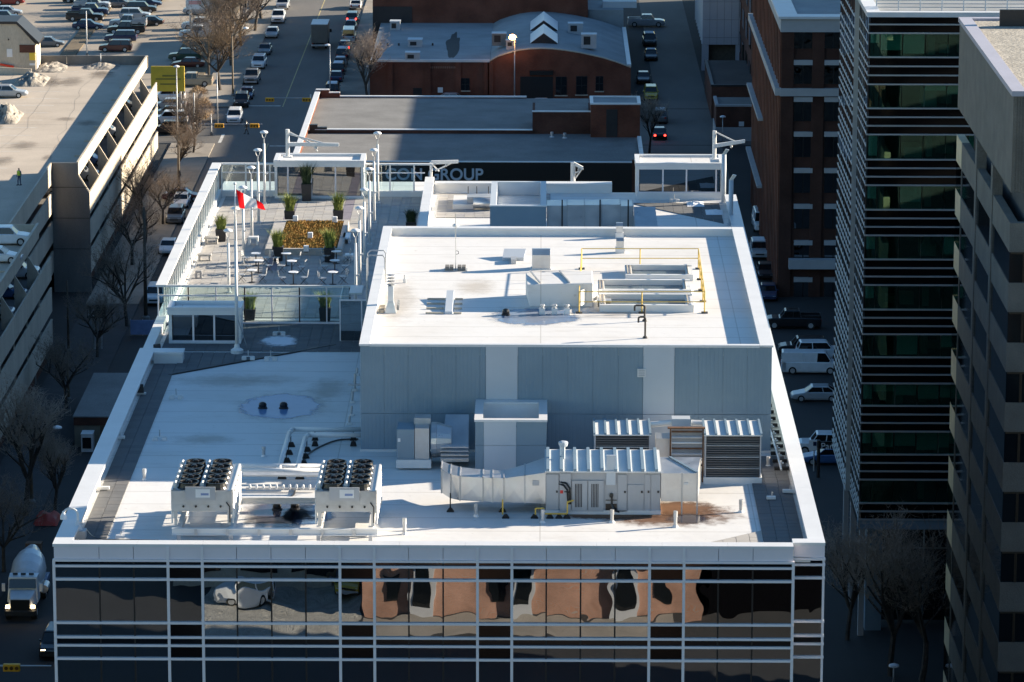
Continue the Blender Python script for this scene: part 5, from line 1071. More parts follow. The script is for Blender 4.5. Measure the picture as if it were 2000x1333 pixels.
# stone seats and low tables
for x, y, w, d, h, mn, lb in ((413, 476, .85, .5, .42, 'paver2', 'pale stone bench beside the left planter'), (400, 509, .8, .45, .4, 'paver2', 'pale stone bench half way along the left terrace screen'), (388, 543, .36, .36, .42, 'paver3', 'grey stone cube seat near the front left terrace corner'), (495, 478, .62, .5, .5, 'membrane', 'white square table among the left lamp posts'), (677, 472, .45, 1.6, .4, 'lamp_white', 'white lounge bench right of the planting bed'), (682, 508, .5, .7, .35, 'lamp_white', 'short white lounge seat near the right lamp row')):
    q = W(x, y, z=TZF); t = thing('stone_bench', lb, 'seat', tuple(q)); m = MB(); m.box(q.x-w/2, q.x+w/2, q.y-d/2, q.y+d/2, TZF+h-.12, TZF+h); m.build('seat_slab', mn, t, bevel=.02)
    for s in (-1, 1): m = MB(); m.box(q.x+s*w*.38-.06, q.x+s*w*.38+.06, q.y-d*.4, q.y+d*.4, TZF, TZF+h-.121); m.build('leg', mn, t)
# ================================================================== streets
def sheet_box(name, x0, x1, y0, y1, z0, z1, mn): m = MB(); m.box(x0, x1, y0, y1, z0, z1); return struct(name, m, mn)
sheet_box('road', -40.6, -27.4, 440, 900, .0, .006, 'asphalt_street')
sheet_box('cross_road', -200, -40.61, 503, 531, .0, .005, 'asphalt_street'); sheet_box('cross_road', -27.39, 60, 503, 531, .0, .005, 'asphalt_street')
sheet_box('lot_surface', -150, -45.5, 531.5, 760, .0, .008, 'asphalt_dry')
sheet_box('alley_surface', 12.3, 22.4, 455, 502.5, .0, .006, 'asphalt_street'); sheet_box('alley_surface', 15.2, 22.0, 531.5, 700, .0, .006, 'asphalt_street')
sheet_box('plaza', 15.3, 22, 645, 700, .0065, .012, 'asphalt_dry')
for x0, x1, y0, y1 in ((-45.4, -40.61, 531.5, 760), (-27.39, -22.9, 531.5, 760), (-46.0, -40.61, 405, 502.5), (-27.39, -21.5, 440, 502.5), (-22.8, 12.2, 531.5, 536), (-21.0, -2.0, 497.3, 502.6)):
    sheet_box('pavement', x0, x1, y0, y1, .0, .13, 'sidewalk')
sheet_box('pavement', -46.0, -40.61, 260, 404.9, .0, .13, 'pavement_shaded')
# painted lines
for k in range(16): 
    sheet_box('lane_marking', -34.05, -33.92, 532+k*8.0, 539.8+k*8.0, .0065, .010, 'road_yellow')
sheet_box('lane_marking', -34.05, -33.92, 470, 503, .0065, .010, 'road_yellow')
sheet_box('stop_line', -40.2, -34.3, 532.5, 533.0, .0065, .010, 'road_paint'); sheet_box('stop_line', -33.7, -27.8, 501.0, 501.5, .0065, .010, 'road_paint')
sheet_box('crossing_line', -40.3, -39.9, 503.5, 510, .0065, .010, 'road_paint')
for k in range(12): sheet_box('bay_marking', -78, -70, 540+k*5.2, 540.12+k*5.2, .0085, .012, 'road_paint')
for x0, x1, y0, y1 in ((-68.5, -66.3, 540, 680), (-52, -46.5, 556, 640)): sheet_box('verge', x0, x1, y0, y1, .0, .16, 'dry_grass')

# ================================================================== parking garage on the left
GX, GXL, GXN = -47.2, -46.1, -49.9
gar = thing('parking_garage', 'cream concrete parking garage with sloped fins and open top deck', 'parking garage', (-60, 412, 0))
def gp(nm, mn, *b): m = MB(); m.box(*b); return m.build(nm, mn, gar)
DZ = 12.4
for y0, y1, xe in ((150, 378, GX), (378, 411.5, GXN), (411.5, 486, GX)):
    gp('top_deck', 'asphalt_deck', -130, xe-.16, y0, y1, DZ-.4, DZ)
for y0, y1, nb in ((411.5, 486, 8), (304.4, 378, 8)):
    d = (y1-y0)/nb
    for k in range(nb):
        a, b = y0+k*d+.02, y0+(k+1)*d-.02
        gp('parapet_panel', 'concrete', GX-.15, GX, a, b, 12.05, 13.45)
        for z0, z1 in ((8.1, 10.3), (5.05, 7.35), (2.0, 4.3)): gp('band_panel', 'concrete', GXL-.16, GXL, a, b, z0, z1)
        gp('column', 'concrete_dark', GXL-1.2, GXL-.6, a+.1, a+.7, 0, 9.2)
        m = MB(); m.prism([(GX-.02, 12.3), (GX-.02, 9.2), (GXL-.17, 9.2), (GXL-.17, 10.3), (GXL, 10.45)], 'y', a-.1, a+.12); m.build('fin', 'concrete', gar)
        gp('bumper', 'concrete', GX-1.5, GX-.16, a+.3, a+.6, DZ+.002, DZ+.16)
        for zz in (2.9, 5.95):  gp('gap_post', 'concrete', GXL-.14, GXL-.04, a, a+.12, zz+1.402, zz+2.148)
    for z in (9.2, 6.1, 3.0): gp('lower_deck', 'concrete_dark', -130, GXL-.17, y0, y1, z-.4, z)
    gp('coping_strip', 'concrete', GX-.19, GX+.04, y0, y1, 13.452, 13.52)
    for z in (0.0,): gp('ground_wall', 'brick_dark', GXL-.9, GXL-.7, y0, y1, 0, 2.6)
for z0, z1 in ((11.3, 13.45), (8.3, 10.4), (5.2, 7.4), (2.1, 4.3)): gp('band_panel', 'concrete', GXN-.16, GXN, 378.1, 411.4, z0, z1)
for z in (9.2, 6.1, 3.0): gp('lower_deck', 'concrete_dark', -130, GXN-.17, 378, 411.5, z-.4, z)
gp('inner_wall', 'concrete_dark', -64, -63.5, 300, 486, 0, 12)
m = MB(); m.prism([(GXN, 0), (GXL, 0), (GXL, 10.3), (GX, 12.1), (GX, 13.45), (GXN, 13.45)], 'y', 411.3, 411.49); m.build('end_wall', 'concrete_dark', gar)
for z in (10.9, 7.7, 4.5): gp('wall_joint', 'black_frame', GXN+.01, GXL-.02, 411.27, 411.298, z, z+.05)
gp('parapet_panel', 'concrete', GXN, GX-.16, 377.85, 378, DZ-.3, 13.4)
for k in range(5): gp('parapet_panel', 'concrete_dark', -96+k*9.8, -86.3+k*9.8, 485.8, 486, DZ-.3, 13.5)
for k in range(1, 5): gp('deck_joint', 'concrete_dark', -100, GX-.2, 411.5+k*15, 411.56+k*15, DZ+.001, DZ+.004)
for k in range(14): gp('stall_line', 'road_paint', -60, -54.8, 414+k*5.1, 414.14+k*5.1, DZ+.001, DZ+.005)
rr = random.Random(3)
for k in range(16):
    x, y = rr.uniform(-70, -49), rr.uniform(414, 480); sheet('deck_stain', (x, y), rr.uniform(.5, 2.4), rr.uniform(1.5, 6), 'oil_stain', DZ+.006+k*.0003, gar, 80+k, .15)
for k in range(5):
    m = MB(); x = -76+k*6.3; y = 413.0
    while y < 484:
        x2, y2 = x+rr.uniform(-.5, .5), y+rr.uniform(2, 5); m.quad((x-.012, y, DZ+.012), (x+.012, y, DZ+.012), (x2+.012, y2, DZ+.012), (x2-.012, y2, DZ+.012)); x, y = x2, y2
    m.build('deck_crack', 'concrete_dark', gar)
# deck stair house
kx1, ky, kz = W(70, 140, z=DZ).x, W(70, 140, z=DZ).y, DZ
kh = thing('stair_house', 'tan stair house with black edged sloping roof on the garage deck', 'building', (kx1-4, ky, kz))
def kz_(y): return W(40, y, Y=ky).z
def kx_(x): return W(x, 90, Y=ky).x
ridge_x = kx_(33); m = MB(); m.prism([(kx1, kz), (kx1, kz_(86)), (ridge_x, kz_(47)), (ridge_x-6, kz_(47)), (ridge_x-6, kz)], 'y', ky, ky+5.0); m.build('wall', 'concrete', kh)
m = MB(); m.prism([(ridge_x-6.2, kz_(47)+.0), (ridge_x-6.2, kz_(47)+.3), (ridge_x+.1, kz_(47)+.3), (kx1+.45, kz_(84)+.1), (kx1+.4, kz_(84)-.25), (ridge_x+.0, kz_(47))], 'y', ky-.25, ky+5.3); m.build('roof', 'dark_metal', kh)
m = MB(); m.box(kx_(38), kx1-.02, ky-.08, ky-.002, kz_(103), kz_(88)); m.build('sign_board', 'brick_dark', kh)
m = MB(); m.box(kx_(57), kx1-.05, ky-.08, ky-.003, kz_(118), kz_(103.5)); m.build('pay_sign', 'sign_yellow', kh)
m = MB(); m.box(kx_(57), kx1-.1, ky-.06, ky-.003, kz_(128), kz_(124)); m.build('small_sign', 'sign_white', kh)
m = MB(); m.box(kx_(13), kx_(24), ky-.06, ky-.003, kz_(112), kz_(96)); m.build('notice', 'sign_white', kh)
m = MB(); m.box(kx_(16), kx_(18), ky-.1, ky-.002, kz_(79), kz_(76)); m.build('wall_lamp', 'dark_metal', kh)
m = MB(); m.box(kx1+.001, kx1+.12, ky+.4, ky+1.6, kz, kz+2.2); m.build('door', 'white_paint', kh)
m = MB(); q0 = W(0, 126, Y=ky-.4); q1 = W(27, 131, Y=ky-.4); m.cyl(q0, q1, .14, n=8); tag(m.build('barrier_pipe', 'red_barrier', None, org=tuple(q0)), 'red plastic barrier along the stair house on the garage deck', 'barrier')
m = MB(); q1 = W(62, 146, z=DZ); m.hexa([(q1.x-9, q1.y-.2, DZ), (q1.x, q1.y-.2, DZ), (q1.x, q1.y, DZ), (q1.x-9, q1.y, DZ), (q1.x-9, q1.y-.2, DZ+1.1), (q1.x, q1.y-.2, DZ+.7), (q1.x, q1.y, DZ+.7), (q1.x-9, q1.y, DZ+1.1)]); tag(m.build('ramp_wall', 'concrete', None, org=(q1.x-4, q1.y, DZ)), 'low sloping concrete ramp wall before the stair house', 'wall')
def heap(px, py, rx, ry, h, z, mn, lb, seed):
    q = W(px, py, z=z); m = MB()
    m.grid(lambda u, v: (q.x+(u-.5)*2*rx, q.y+(v-.5)*2*ry, z-.03+h*max(0, math.sin(u*math.pi)*math.sin(v*math.pi))**.8*(1+.7*mnoise.noise(Vector((u*4+seed, v*4, seed)))+.35*mnoise.noise(Vector((u*11+seed, v*11, seed))))), 22, 22)
    tag(m.build('snow_pile', mn, None, smooth=False, org=tuple(q)), lb, 'snow pile')
heap(14, 232, 1.5, 4.0, 1.5, DZ, 'dirty_snow', 'large dirty snow pile at the left frame edge on the garage deck', 1)
heap(62, 160, 1.9, 4.0, .95, DZ, 'dirty_snow', 'dirty snow pile in front of the stair house on the garage deck', 2)
heap(100, 133, 2.0, 4.0, .55, DZ, 'dirty_snow', 'low snow pile right of the stair house on the garage deck', 3)
heap(200, 130, 2.2, 3.0, .4, DZ, 'dirty_snow', 'thin snow ridge along the far wall of the garage deck', 4)

# ================================================================== low brick building with the black sign wall
LX0, LX1, LY0, LY1, LZ = -27.6, 11.4, 449.6, 497.0, 7.0
lb_ = thing('low_brick_building', 'low brick building with grey flat roof and black sign wall behind the office block', 'building', (-8, LY0, 0))
def lp(nm, mn, *b): m = MB(); m.box(*b); return m.build(nm, mn, lb_)
lp('wall', 'brick_dark', LX0, LX1, LY0+.1, LY1, 0, LZ-.6)
lp('sign_wall', 'black_sign', LX0+.5, LX1-1.3, LY0-.1, LY0+.099, 0, LZ-.01)
lp('end_pier', 'brick_dark', LX1-1.29, LX1+.02, LY0-.12, LY0+.6, 0, LZ+.25)
yd = W(800, 253, z=LZ).y
lp('front_roof', 'roof_grey', LX0+.3, LX1-.3, LY0+.3, yd-.3, LZ-.599, LZ-.45)
lp('rear_roof', 'roof_grey', LX0+.3, W(1040, 250, z=LZ).x, yd+.3, LY1-.4, LZ-.599, LZ-.2)
lp('coping', 'coping', LX0+.6, LX1-1.3, LY0-.14, LY0+.3, LZ-.009, LZ+.09)
lp('parapet', 'brick_dark', LX0+1.2, W(1040, 250, z=LZ).x, yd-.29, yd+.29, LZ-.6, LZ-.05)
lp('coping', 'coping', LX0+1.2, W(1040, 250, z=LZ).x, yd-.35, yd+.35, LZ-.049, LZ+.03)
lp('coping', 'coping', LX0+2.9, W(1028, 203, z=LZ).x, LY1-.5, LY1+.05, LZ-.1, LZ+.05)
lp('parapet', 'brick_red', LX0+2.9, W(1028, 203, z=LZ).x, LY1-.4, LY1-.01, LZ-.6, LZ-.101)
for i, (x0, x1, z) in enumerate(((LX0, LX0+1.6, .75), (LX0+1.6, LX0+2.9, .4))): lp('stepped_parapet', 'brick_red', x0, x1, LY1-.45, LY1, LZ-.6, LZ+z); lp('coping', 'coping', x0-.05, x1, LY1-.55, LY1+.05, LZ+z+.001, LZ+z+.1)
for i, (x0, x1, z) in enumerate(((LX0+.55, LX0+1.5, .55), (LX0+1.5, LX0+2.6, .25))): lp('stepped_parapet', 'black_frame', x0, x1, yd-.3, yd+.3, LZ-.6, LZ+z)
for k in range(8):
    d = (LY1-LY0-.6)/8; lp('coping', 'coping', LX0-.15, LX0+.5, LY0+.3+k*d+.01, LY0+.3+(k+1)*d, LZ+.5, LZ+.62)
lp('side_parapet', 'brick_red', LX0, LX0+.4, LY0+.1, LY1-.46, LZ-.6, LZ+.499)
x0 = W(1040, 250, z=LZ).x; x1 = W(1154, 250, z=LZ).x; zt_ = W(1100, 218, Y=yd).z
lp('roof_block', 'brick_dark', x0, x1, yd, yd+7, LZ-.6, zt_-.08); lp('coping', 'coping', x0-.05, x1, yd-.08, yd+.5, zt_-.079, zt_+.02); lp('block_roof', 'roof_grey', x0+.3, x1-.3, yd+.51, yd+6.7, zt_-.079, zt_-.04); lp('rear_roof', 'roof_grey', x0, x1, yd+7.01, LY1-.4, LZ-.599, LZ-.2)
sy = W(1200, 268, z=LZ-.4).y; x0, x1 = W(1154, 230, Y=sy).x, W(1250, 230, Y=sy).x; zt_ = W(1200, 203, Y=sy).z
lp('stair_block', 'brick_red', x0, x1, sy, sy+5.5, LZ-.55, zt_-.12); lp('stair_door', 'dark_metal', W(1184, 240, Y=sy).x, W(1206, 240, Y=sy).x, sy-.06, sy-.001, LZ-.4, W(1190, 214, Y=sy).z)
for b in ((x0-.1, x1+.1, sy-.1, sy+.4), (x0-.1, x0+.3, sy+.401, sy+5.6), (x1-.3, x1+.1, sy+.401, sy+5.6), (x0+.301, x1-.301, sy+5.2, sy+5.6)): lp('coping', 'coping', *b, zt_-.119, zt_+.05)
lp('stair_roof', 'roof_blue', x0+.31, x1-.31, sy+.41, sy+5.19, zt_-.119, zt_-.08)
for yy in (LY0+1.0, LY0+9): lp('side_coping', 'coping', LX1-.35, LX1+.1, yy, yy+7.8, LZ-.1, LZ+.2)
fc = bpy.data.curves.new('sign_letters', 'FONT'); fc.body = 'CON GROUP'; fc.size = 1.0; fc.extrude = .06; fc.offset = .018
fo = bpy.data.objects.new('sign_letters', fc); COL.objects.link(fo); bpy.context.view_layer.update()
dg = bpy.context.evaluated_depsgraph_get(); me = bpy.data.meshes.new_from_object(fo.evaluated_get(dg)); bpy.data.objects.remove(fo)
wx = max(v.co.x for v in me.vertices)-min(v.co.x for v in me.vertices); hx = max(v.co.y for v in me.vertices)
a, b = W(752, 340, Y=LY0-.2), W(943, 340, Y=LY0-.2); k = (b.x-a.x)/wx; zt_ = W(800, 329, Y=LY0-.2).z
me.materials.clear(); me.materials.append(MAT['sign_letter'])
so = bpy.data.objects.new('sign_letters', me); COL.objects.link(so); so.parent = lb_; so.rotation_euler = (R(90), 0, 0); so.scale = (k, k, 1); so.location = (a.x+8, -.17, zt_-hx*k)
tag(so, 'pale lettering reading CON GROUP on the black wall')
for x, y, lb in ((1078, 268, 'short dark vent pipe on the low brick building roof, left one'), (1103, 270, 'short pale vent pipe on the low brick building roof, right one')): vent_stub(x, y, .6, lb, r=.16, z=LZ-.45)

# ================================================================== arched brick building
AYF = 536.2
ar = thing('arched_brick_building', 'brick building with arched grey roof beyond the cross street', 'building', (-3, AYF, 0))
def ap(nm, mn, *b): m = MB(); m.box(*b); return m.build(nm, mn, ar)
AXL, AXM = W(722, 118, Y=AYF).x, W(957, 118, Y=AYF).x
ze = W(850, 118, Y=AYF).z
arch = [(956, 119), (972, 110), (990, 104), (1012, 98), (1035, 95), (1057, 94), (1080, 95), (1105, 98), (1130, 102), (1155, 107), (1180, 113), (1205, 121), (1232, 131)]
AP = [(W(x, y, Y=AYF).x, W(x, y, Y=AYF).z) for x, y in arch]
ABK = 572.0
ap('wall', 'brick_red', AXL, AXM, AYF, ABK, 0, ze-.25)
ap('roof_sheet', 'roof_blue', AXL+.1, AXM-.01, AYF+.3, ABK, ze-.249, ze-.02)
ap('coping', 'coping', AXL-.05, AXM-.01, AYF-.06, AYF+.3, ze-.249, ze+.06)
m = MB(); m.prism([(AP[0][0], 0), (AP[-1][0], 0)]+[(x, z-.12) for x, z in reversed(AP)], 'y', AYF-.05, AYF+.4); m.build('gable_wall', 'brick_red', ar)
ap('wall', 'brick_red', AXM, AP[-1][0]-.05, AYF+.41, ABK, 0, AP[-1][1]-.6)
for i in range(len(AP)-1):
    (xa, za), (xb, zb) = AP[i], AP[i+1]; m = MB()
    m.hexa([(xa, AYF+.35, za-.3), (xb, AYF+.35, zb-.3), (xb, ABK, zb-.3), (xa, ABK, za-.3), (xa, AYF+.35, za-.05), (xb, AYF+.35, zb-.05), (xb, ABK, zb-.05), (xa, ABK, za-.05)]); m.build('roof_sheet', 'roof_blue', ar)
    m = MB(); m.hexa([(xa, AYF-.12, za-.119), (xb, AYF-.12, zb-.119), (xb, AYF+.34, zb-.119), (xa, AYF+.34, za-.119), (xa, AYF-.12, za+.03), (xb, AYF-.12, zb+.03), (xb, AYF+.34, zb+.03), (xa, AYF+.34, za+.03)]); m.build('arch_coping', 'concrete', ar)
xe, ze2 = AP[-1]
ap('side_coping', 'coping', xe-.5, xe+.05, AYF+.36, ABK, ze2-.1, ze2+.3)
ap('tall_rear_wall', 'brick_red', W(728, 45, Y=ABK).x, W(1148, 40, Y=ABK).x, ABK, ABK+30, 0, 10); ap('painted_panel', 'dark_metal', W(728, 45, Y=ABK).x, W(805, 40, Y=ABK).x, ABK-.08, ABK-.005, 4.0, W(760, 13, Y=ABK).z)
ap('rear_annex', 'roof_blue', W(1149, 40, Y=ABK).x, W(1218, 40, Y=ABK).x, ABK+1, ABK+28, 0, 7.4); ap('annex_box', 'cladding_light', 8.6, 13.4, ABK+3, ABK+6, 7.401, 8.3); ap('annex_box', 'cladding', 9.5, 14.2, ABK+12, ABK+15, 7.401, 8.6)
# gabled roof lights along the ridge
for y0, lbx in ((84, 'front'), (59, 'rear')):
    Yk = W(1062, y0, z=AP[5][1]).y; xa, xb, xm = W(1037, 60, Y=Yk).x, W(1088, 60, Y=Yk).x, W(1062, 60, Y=Yk).x; zb = W(1062, y0, Y=Yk).z; zr_ = W(1062, y0-18, Y=Yk).z
    m = MB(); m.prism([(xa, zb-.4), (xb, zb-.4), (xb, zb), (xm, zr_), (xa, zb)], 'y', Yk, Yk+8.5); rl = m.build('roof_light', 'dark_metal', ar)
    for s, e in ((xa-.1, xm), (xb+.1, xm)):
        m = MB(); m.hexa([(s, Yk-.1, zb-.05), (s+.01, Yk-.1, zb-.04), (s+.01, Yk+8.6, zb-.04), (s, Yk+8.6, zb-.05), (e, Yk-.1, zr_+.04), (e, Yk-.1, zr_+.12), (e, Yk+8.6, zr_+.12), (e, Yk+8.6, zr_+.04)]); m.build('glazed_slope', 'lamp_white', rl)
# windows, door, piers, signs
for x0, x1, y0, y1 in ((900, 917, 153, 177), (1085, 1107, 150, 186), (1125, 1147, 149, 185), (1163, 1178, 149, 178)):
    a, b = W(x0, y1, Y=AYF), W(x1, y0, Y=AYF); w = ap('window', 'black_frame', a.x, b.x, AYF-.09, AYF-.051, a.z, b.z)
    n = 2
    for k in range(n):
        for j in range(2): m = MB(); dx, dz = (b.x-a.x)/n, (b.z-a.z)/2; m.box(a.x+k*dx+.06, a.x+(k+1)*dx-.06, AYF-.11, AYF-.091, a.z+j*dz+.06, a.z+(j+1)*dz-.06); m.build('pane', 'pane_dark', w)
    m = MB(); m.box(a.x-.12, b.x+.12, AYF-.2, AYF-.051, a.z-.14, a.z-.002); m.build('sill', 'concrete', w)
for x0, x1, y0, y1 in ((807, 824, 172, 200), (1016, 1080, 150, 200)):
    a, b = W(x0, y1, Y=AYF), W(x1, y0, Y=AYF); ap('doorway', 'black_frame', a.x, b.x, AYF-.1, AYF-.051, 0, b.z)
a, b = W(1034, 146, Y=AYF), W(1080, 138, Y=AYF); ap('fascia_sign', 'black_sign', a.x, b.x, AYF-.5, AYF-.052, a.z, b.z)
a, b = W(855, 181, Y=AYF), W(865, 171, Y=AYF); ap('wall_sign', 'sign_white', a.x, b.x, AYF-.1, AYF-.051, a.z, b.z)
for x in (762, 836, 895, 950, 958): q = W(x, 150, Y=AYF); ap('pier', 'brick_red', q.x-.35, q.x+.35, AYF-.25, AYF-.052, 0, ze-.25)
for k in range(18): q = W(838+k*3.6, 132, Y=AYF); ap('corbel', 'brick_orange', q.x-.06, q.x+.06, AYF-.14, AYF-.052, q.z-.12, q.z+.12)
for k in range(5): q = W(757+k*22, 89, z=ze); ap('roof_cowl', 'dark_metal', q.x-.12, q.x+.12, q.y-.12, q.y+.12, ze-.019, ze+.3)
for i, (x, y, w, d, h) in enumerate(((772, 57, 1.4, 1.6, 1.1), (811, 90, 1.9, 2.0, .9), (806, 116, 1.9, 1.6, .9), (975, 84, 1.9, 1.6, 1.3), (998, 92, 1.3, 1.2, .9), (1124, 63, 2.0, 1.6, 1.2), (1150, 89, 2.0, 1.6, 1.5))):
    z = ze if x < 955 else AP[3][1]-.1; q = W(x, y, z=z); t = thing('rooftop_unit', ('small grey rooftop unit at the foot of the tall brick wall', 'grey rooftop unit in the middle of the flat blue roof', 'grey rooftop unit at the front edge of the flat blue roof', 'dark rooftop unit at the left foot of the arched roof', 'low rooftop unit beside the lit street lamp', 'grey rooftop unit right of the gabled roof lights, farther one', 'dark rooftop unit right of the gabled roof lights, nearer one')[i], 'rooftop unit', tuple(q), 'rooftop units on the arched building')
    m = MB(); m.box(q.x-w/2, q.x+w/2, q.y-d/2, q.y+d/2, z-.3, z+h); m.build('casing', 'grey_paint' if i != 3 else 'concrete_dark', t)
    m = MB(); m.box(q.x-w/2-.05, q.x+w/2+.05, q.y-d/2-.05, q.y+d/2+.05, z+h+.001, z+h+.1); m.build('lid', 'cladding_light', t)
    m = MB(); m.box(q.x-w*.35, q.x+w*.1, q.y-d/2-.02, q.y-d/2-.001, z+.2, z+h-.2); m.build('grille', 'dark_metal', t)
sheet('tar_patch', W(885, 88, z=ze), .9, 11, 'tar', ze-.012, ar, 44, .25, 2)
# ================================================================== brick tower on the right
BTX, BTY, BTZ, BTB = W(1527, 100, Y=410).x, 410.0, W(1560, 32, Y=410).z, 466.0
bt = thing('brick_office_tower', 'dark red brick office block with pale stone bands behind the glass tower', 'building', (35, BTY, 0))
def bp(nm, mn, *b): m = MB(); m.box(*b); return m.build(nm, mn, bt)
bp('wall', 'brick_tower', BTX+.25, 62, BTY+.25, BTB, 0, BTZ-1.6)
bp('cornice', 'concrete_pale', BTX-.15, 62.2, BTY-.15, BTB+.1, BTZ-1.599, BTZ-.25); bp('cornice_cap', 'coping', BTX-.4, 62.4, BTY-.4, BTY+1.6, BTZ-.249, BTZ); bp('cornice_cap', 'coping', BTX-.4, BTX+1.6, BTY+1.601, BTB+.4, BTZ-.249, BTZ-.002)
bp('roof_sheet', 'roof_blue', BTX+1.7, 62, BTY+1.7, BTB, BTZ-.249, BTZ-.2)
zb1, zb0 = W(1560, 173, Y=BTY).z, W(1560, 188, Y=BTY).z
bp('stone_band', 'concrete_pale', BTX-.12, 62.1, BTY-.2, BTY+.24, zb0, zb1); bp('stone_band', 'concrete_pale', BTX-.6, BTX+.24, BTY+.241, BTB, zb0, zb1)
rows = [(45, 96), (118, 165), (190, 238), (258, 308), (329, 378), (399, 448), (470, 520), (542, 600)]
for (ya, yb) in rows:
    z1, z0 = W(1560, ya, Y=BTY).z, W(1560, yb, Y=BTY).z
    for k in range(6):
        x0 = W(1551, ya, Y=BTY).x+k*3.08; x1 = x0+1.85
        w = bp('window', 'black_frame', x0, x1, BTY+.2, BTY+.248, z0, z1-.5)
        for j in range(2): m = MB(); m.box(x0+.06+j*(x1-x0)/2, x0-.06+(j+1)*(x1-x0)/2, BTY+.15, BTY+.199, z0+.06, z1-.55); m.build('pane', 'brick_pane', w)
        m = MB(); m.box(x0-.02, x1+.02, BTY-.06, BTY+.249, z1-.49, z1); m.build('lintel', 'concrete_pale', w)
for k in range(7):
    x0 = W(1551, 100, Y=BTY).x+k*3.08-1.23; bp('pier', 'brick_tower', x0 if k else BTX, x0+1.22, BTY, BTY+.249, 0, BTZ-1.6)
n = 20
for k in range(n):
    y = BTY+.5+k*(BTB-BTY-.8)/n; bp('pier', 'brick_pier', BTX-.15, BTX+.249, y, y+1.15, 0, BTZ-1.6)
    for (ya, yb) in rows[::1]:
        z1, z0 = W(1560, ya, Y=BTY).z, W(1560, yb, Y=BTY).z; bp('window_pane', 'pane_dark', BTX+.15, BTX+.245, y+1.2, y+(BTB-BTY-.8)/n-.05, z0, z1-.4)
for zz in (W(1560, 330, Y=BTY).z, W(1560, 470, Y=BTY).z): bp('canopy', 'concrete_pale', BTX-.7, BTX-.151, BTY+30, BTB-.5, zz, zz+.3)
bp('entrance_canopy', 'concrete_pale', BTX+1.0, BTX+6.4, BTY-1.2, BTY-.1, W(1580, 522, Y=BTY).z, W(1580, 504, Y=BTY).z)
# brown block farther back
o = thing('brown_block', 'tall brown block behind the brick office tower', 'building', (45, 520, 0))
m = MB(); m.box(27.5, 75, 531.8, 640, 0, 20); m.build('wall', 'brick_dark', o)
for k in range(3):
    for j in range(8): m = MB(); m.box(27.4, 27.499, 534+j*9, 538+j*9, 3+k*4.5, 5.5+k*4.5); m.build('window_pane', 'pane_dark', o)
o = thing('rear_shade_block', 'hidden brown block added behind the brick office tower for its shade', 'building', (45, 498, 0))
m = MB(); m.box(28.2, 62, 466.6, 531, 0, 19); m.build('wall', 'brick_dark', o); m = MB(); m.box(28.0, 62.2, 466.4, 531.2, 19, 19.4); m.build('coping', 'concrete_dark', o)  # unseen block added to cast shade over the low brick building
# white clad box on pillars
WY = 565.0; X0, X1 = W(1372, 60, Y=WY).x, W(1457, 60, Y=WY).x
wb = thing('white_clad_building', 'pale panel clad building raised on two pillars at the alley end', 'building', ((X0+X1)/2, WY, 0))
def wp(nm, mn, *b): m = MB(); m.box(*b); return m.build(nm, mn, wb)
zb = W(1410, 88, Y=WY).z
wp('core', 'concrete_dark', X0+.1, X1-.1, WY+.1, WY+30, zb, 14)
zs = [zb, W(1410, 74, Y=WY).z]+[W(1410, 74, Y=WY).z+k*2.5 for k in range(1, 4)]
for i in range(6):
    for j in range(len(zs)-1): wp('cladding_panel', 'panel_pale', X0+(X1-X0)*i/6+.02, X0+(X1-X0)*(i+1)/6-.02, WY, WY+.099, zs[j]+.02, zs[j+1]-.02)
for x0, x1, y1 in ((1371, 1384, 131), (1437, 1450, 116)): wp('pillar', 'panel_pale', W(x0, 100, Y=WY).x, W(x1, 100, Y=WY).x, WY+.1, WY+1, 0, zb-.001)
wp('recess_wall', 'timber', X0+.6, X1-.6, WY+1.5, WY+1.7, 0, zb-.001)
for k in range(8): wp('side_frame', 'mullion', X0-.1, X0+.09, WY+1+k*3.5, WY+1.2+k*3.5, zb, 14)
# two small brick houses at the alley
def house(y_base, y_wall, y_roof, xl, xr, lb, plinth=None, sign=None, gable=False):
    Yh = W(1430, y_base, z=0).y; zt_ = W(1430, y_wall, Y=Yh).z; X0, X1 = W(xl, y_wall, Y=Yh).x, W(xr, y_wall, Y=Yh).x; Y1 = W(1430, y_roof, z=zt_).y
    t = thing('brick_house', lb, 'building', ((X0+X1)/2, Yh, 0))
    def hp(nm, mn, *b): m = MB(); m.box(*b); return m.build(nm, mn, t)
    zp = W(1430, plinth, Y=Yh).z if plinth else 0
    hp('wall', 'brick_dark', X0, X1, Yh, Y1, zp, zt_-.1)
    if plinth: hp('plinth', 'concrete_pale', X0-.1, X1, Yh-.15, Y1, 0, zp-.001)
    for b in ((X0-.1, X1+.1, Yh-.1, Yh+.3), (X0-.1, X0+.3, Yh+.301, Y1)): hp('coping', 'dark_metal' if gable else 'concrete_pale', *b, zt_-.099, zt_+.15)
    hp('roof_sheet', 'roof_brown' if gable else 'roof_grey', X0+.301, X1, Yh+.301, Y1, zt_-.099, zt_-.02)
    if sign: a, b = W(sign[0], sign[3], Y=Yh), W(sign[1], sign[2], Y=Yh); hp('wall_sign', 'sign_white', a.x, b.x, Yh-.1, Yh-.001, a.z, b.z)
    return Yh, zt_
house(276, 207, 190, 1399, 1482, 'small red brick house with pale plinth and white wall sign', plinth=249, sign=(1443, 1453, 238, 247))
house(232, 168, 118, 1390, 1482, 'red brick house with brown roof behind the small brick house', gable=True)
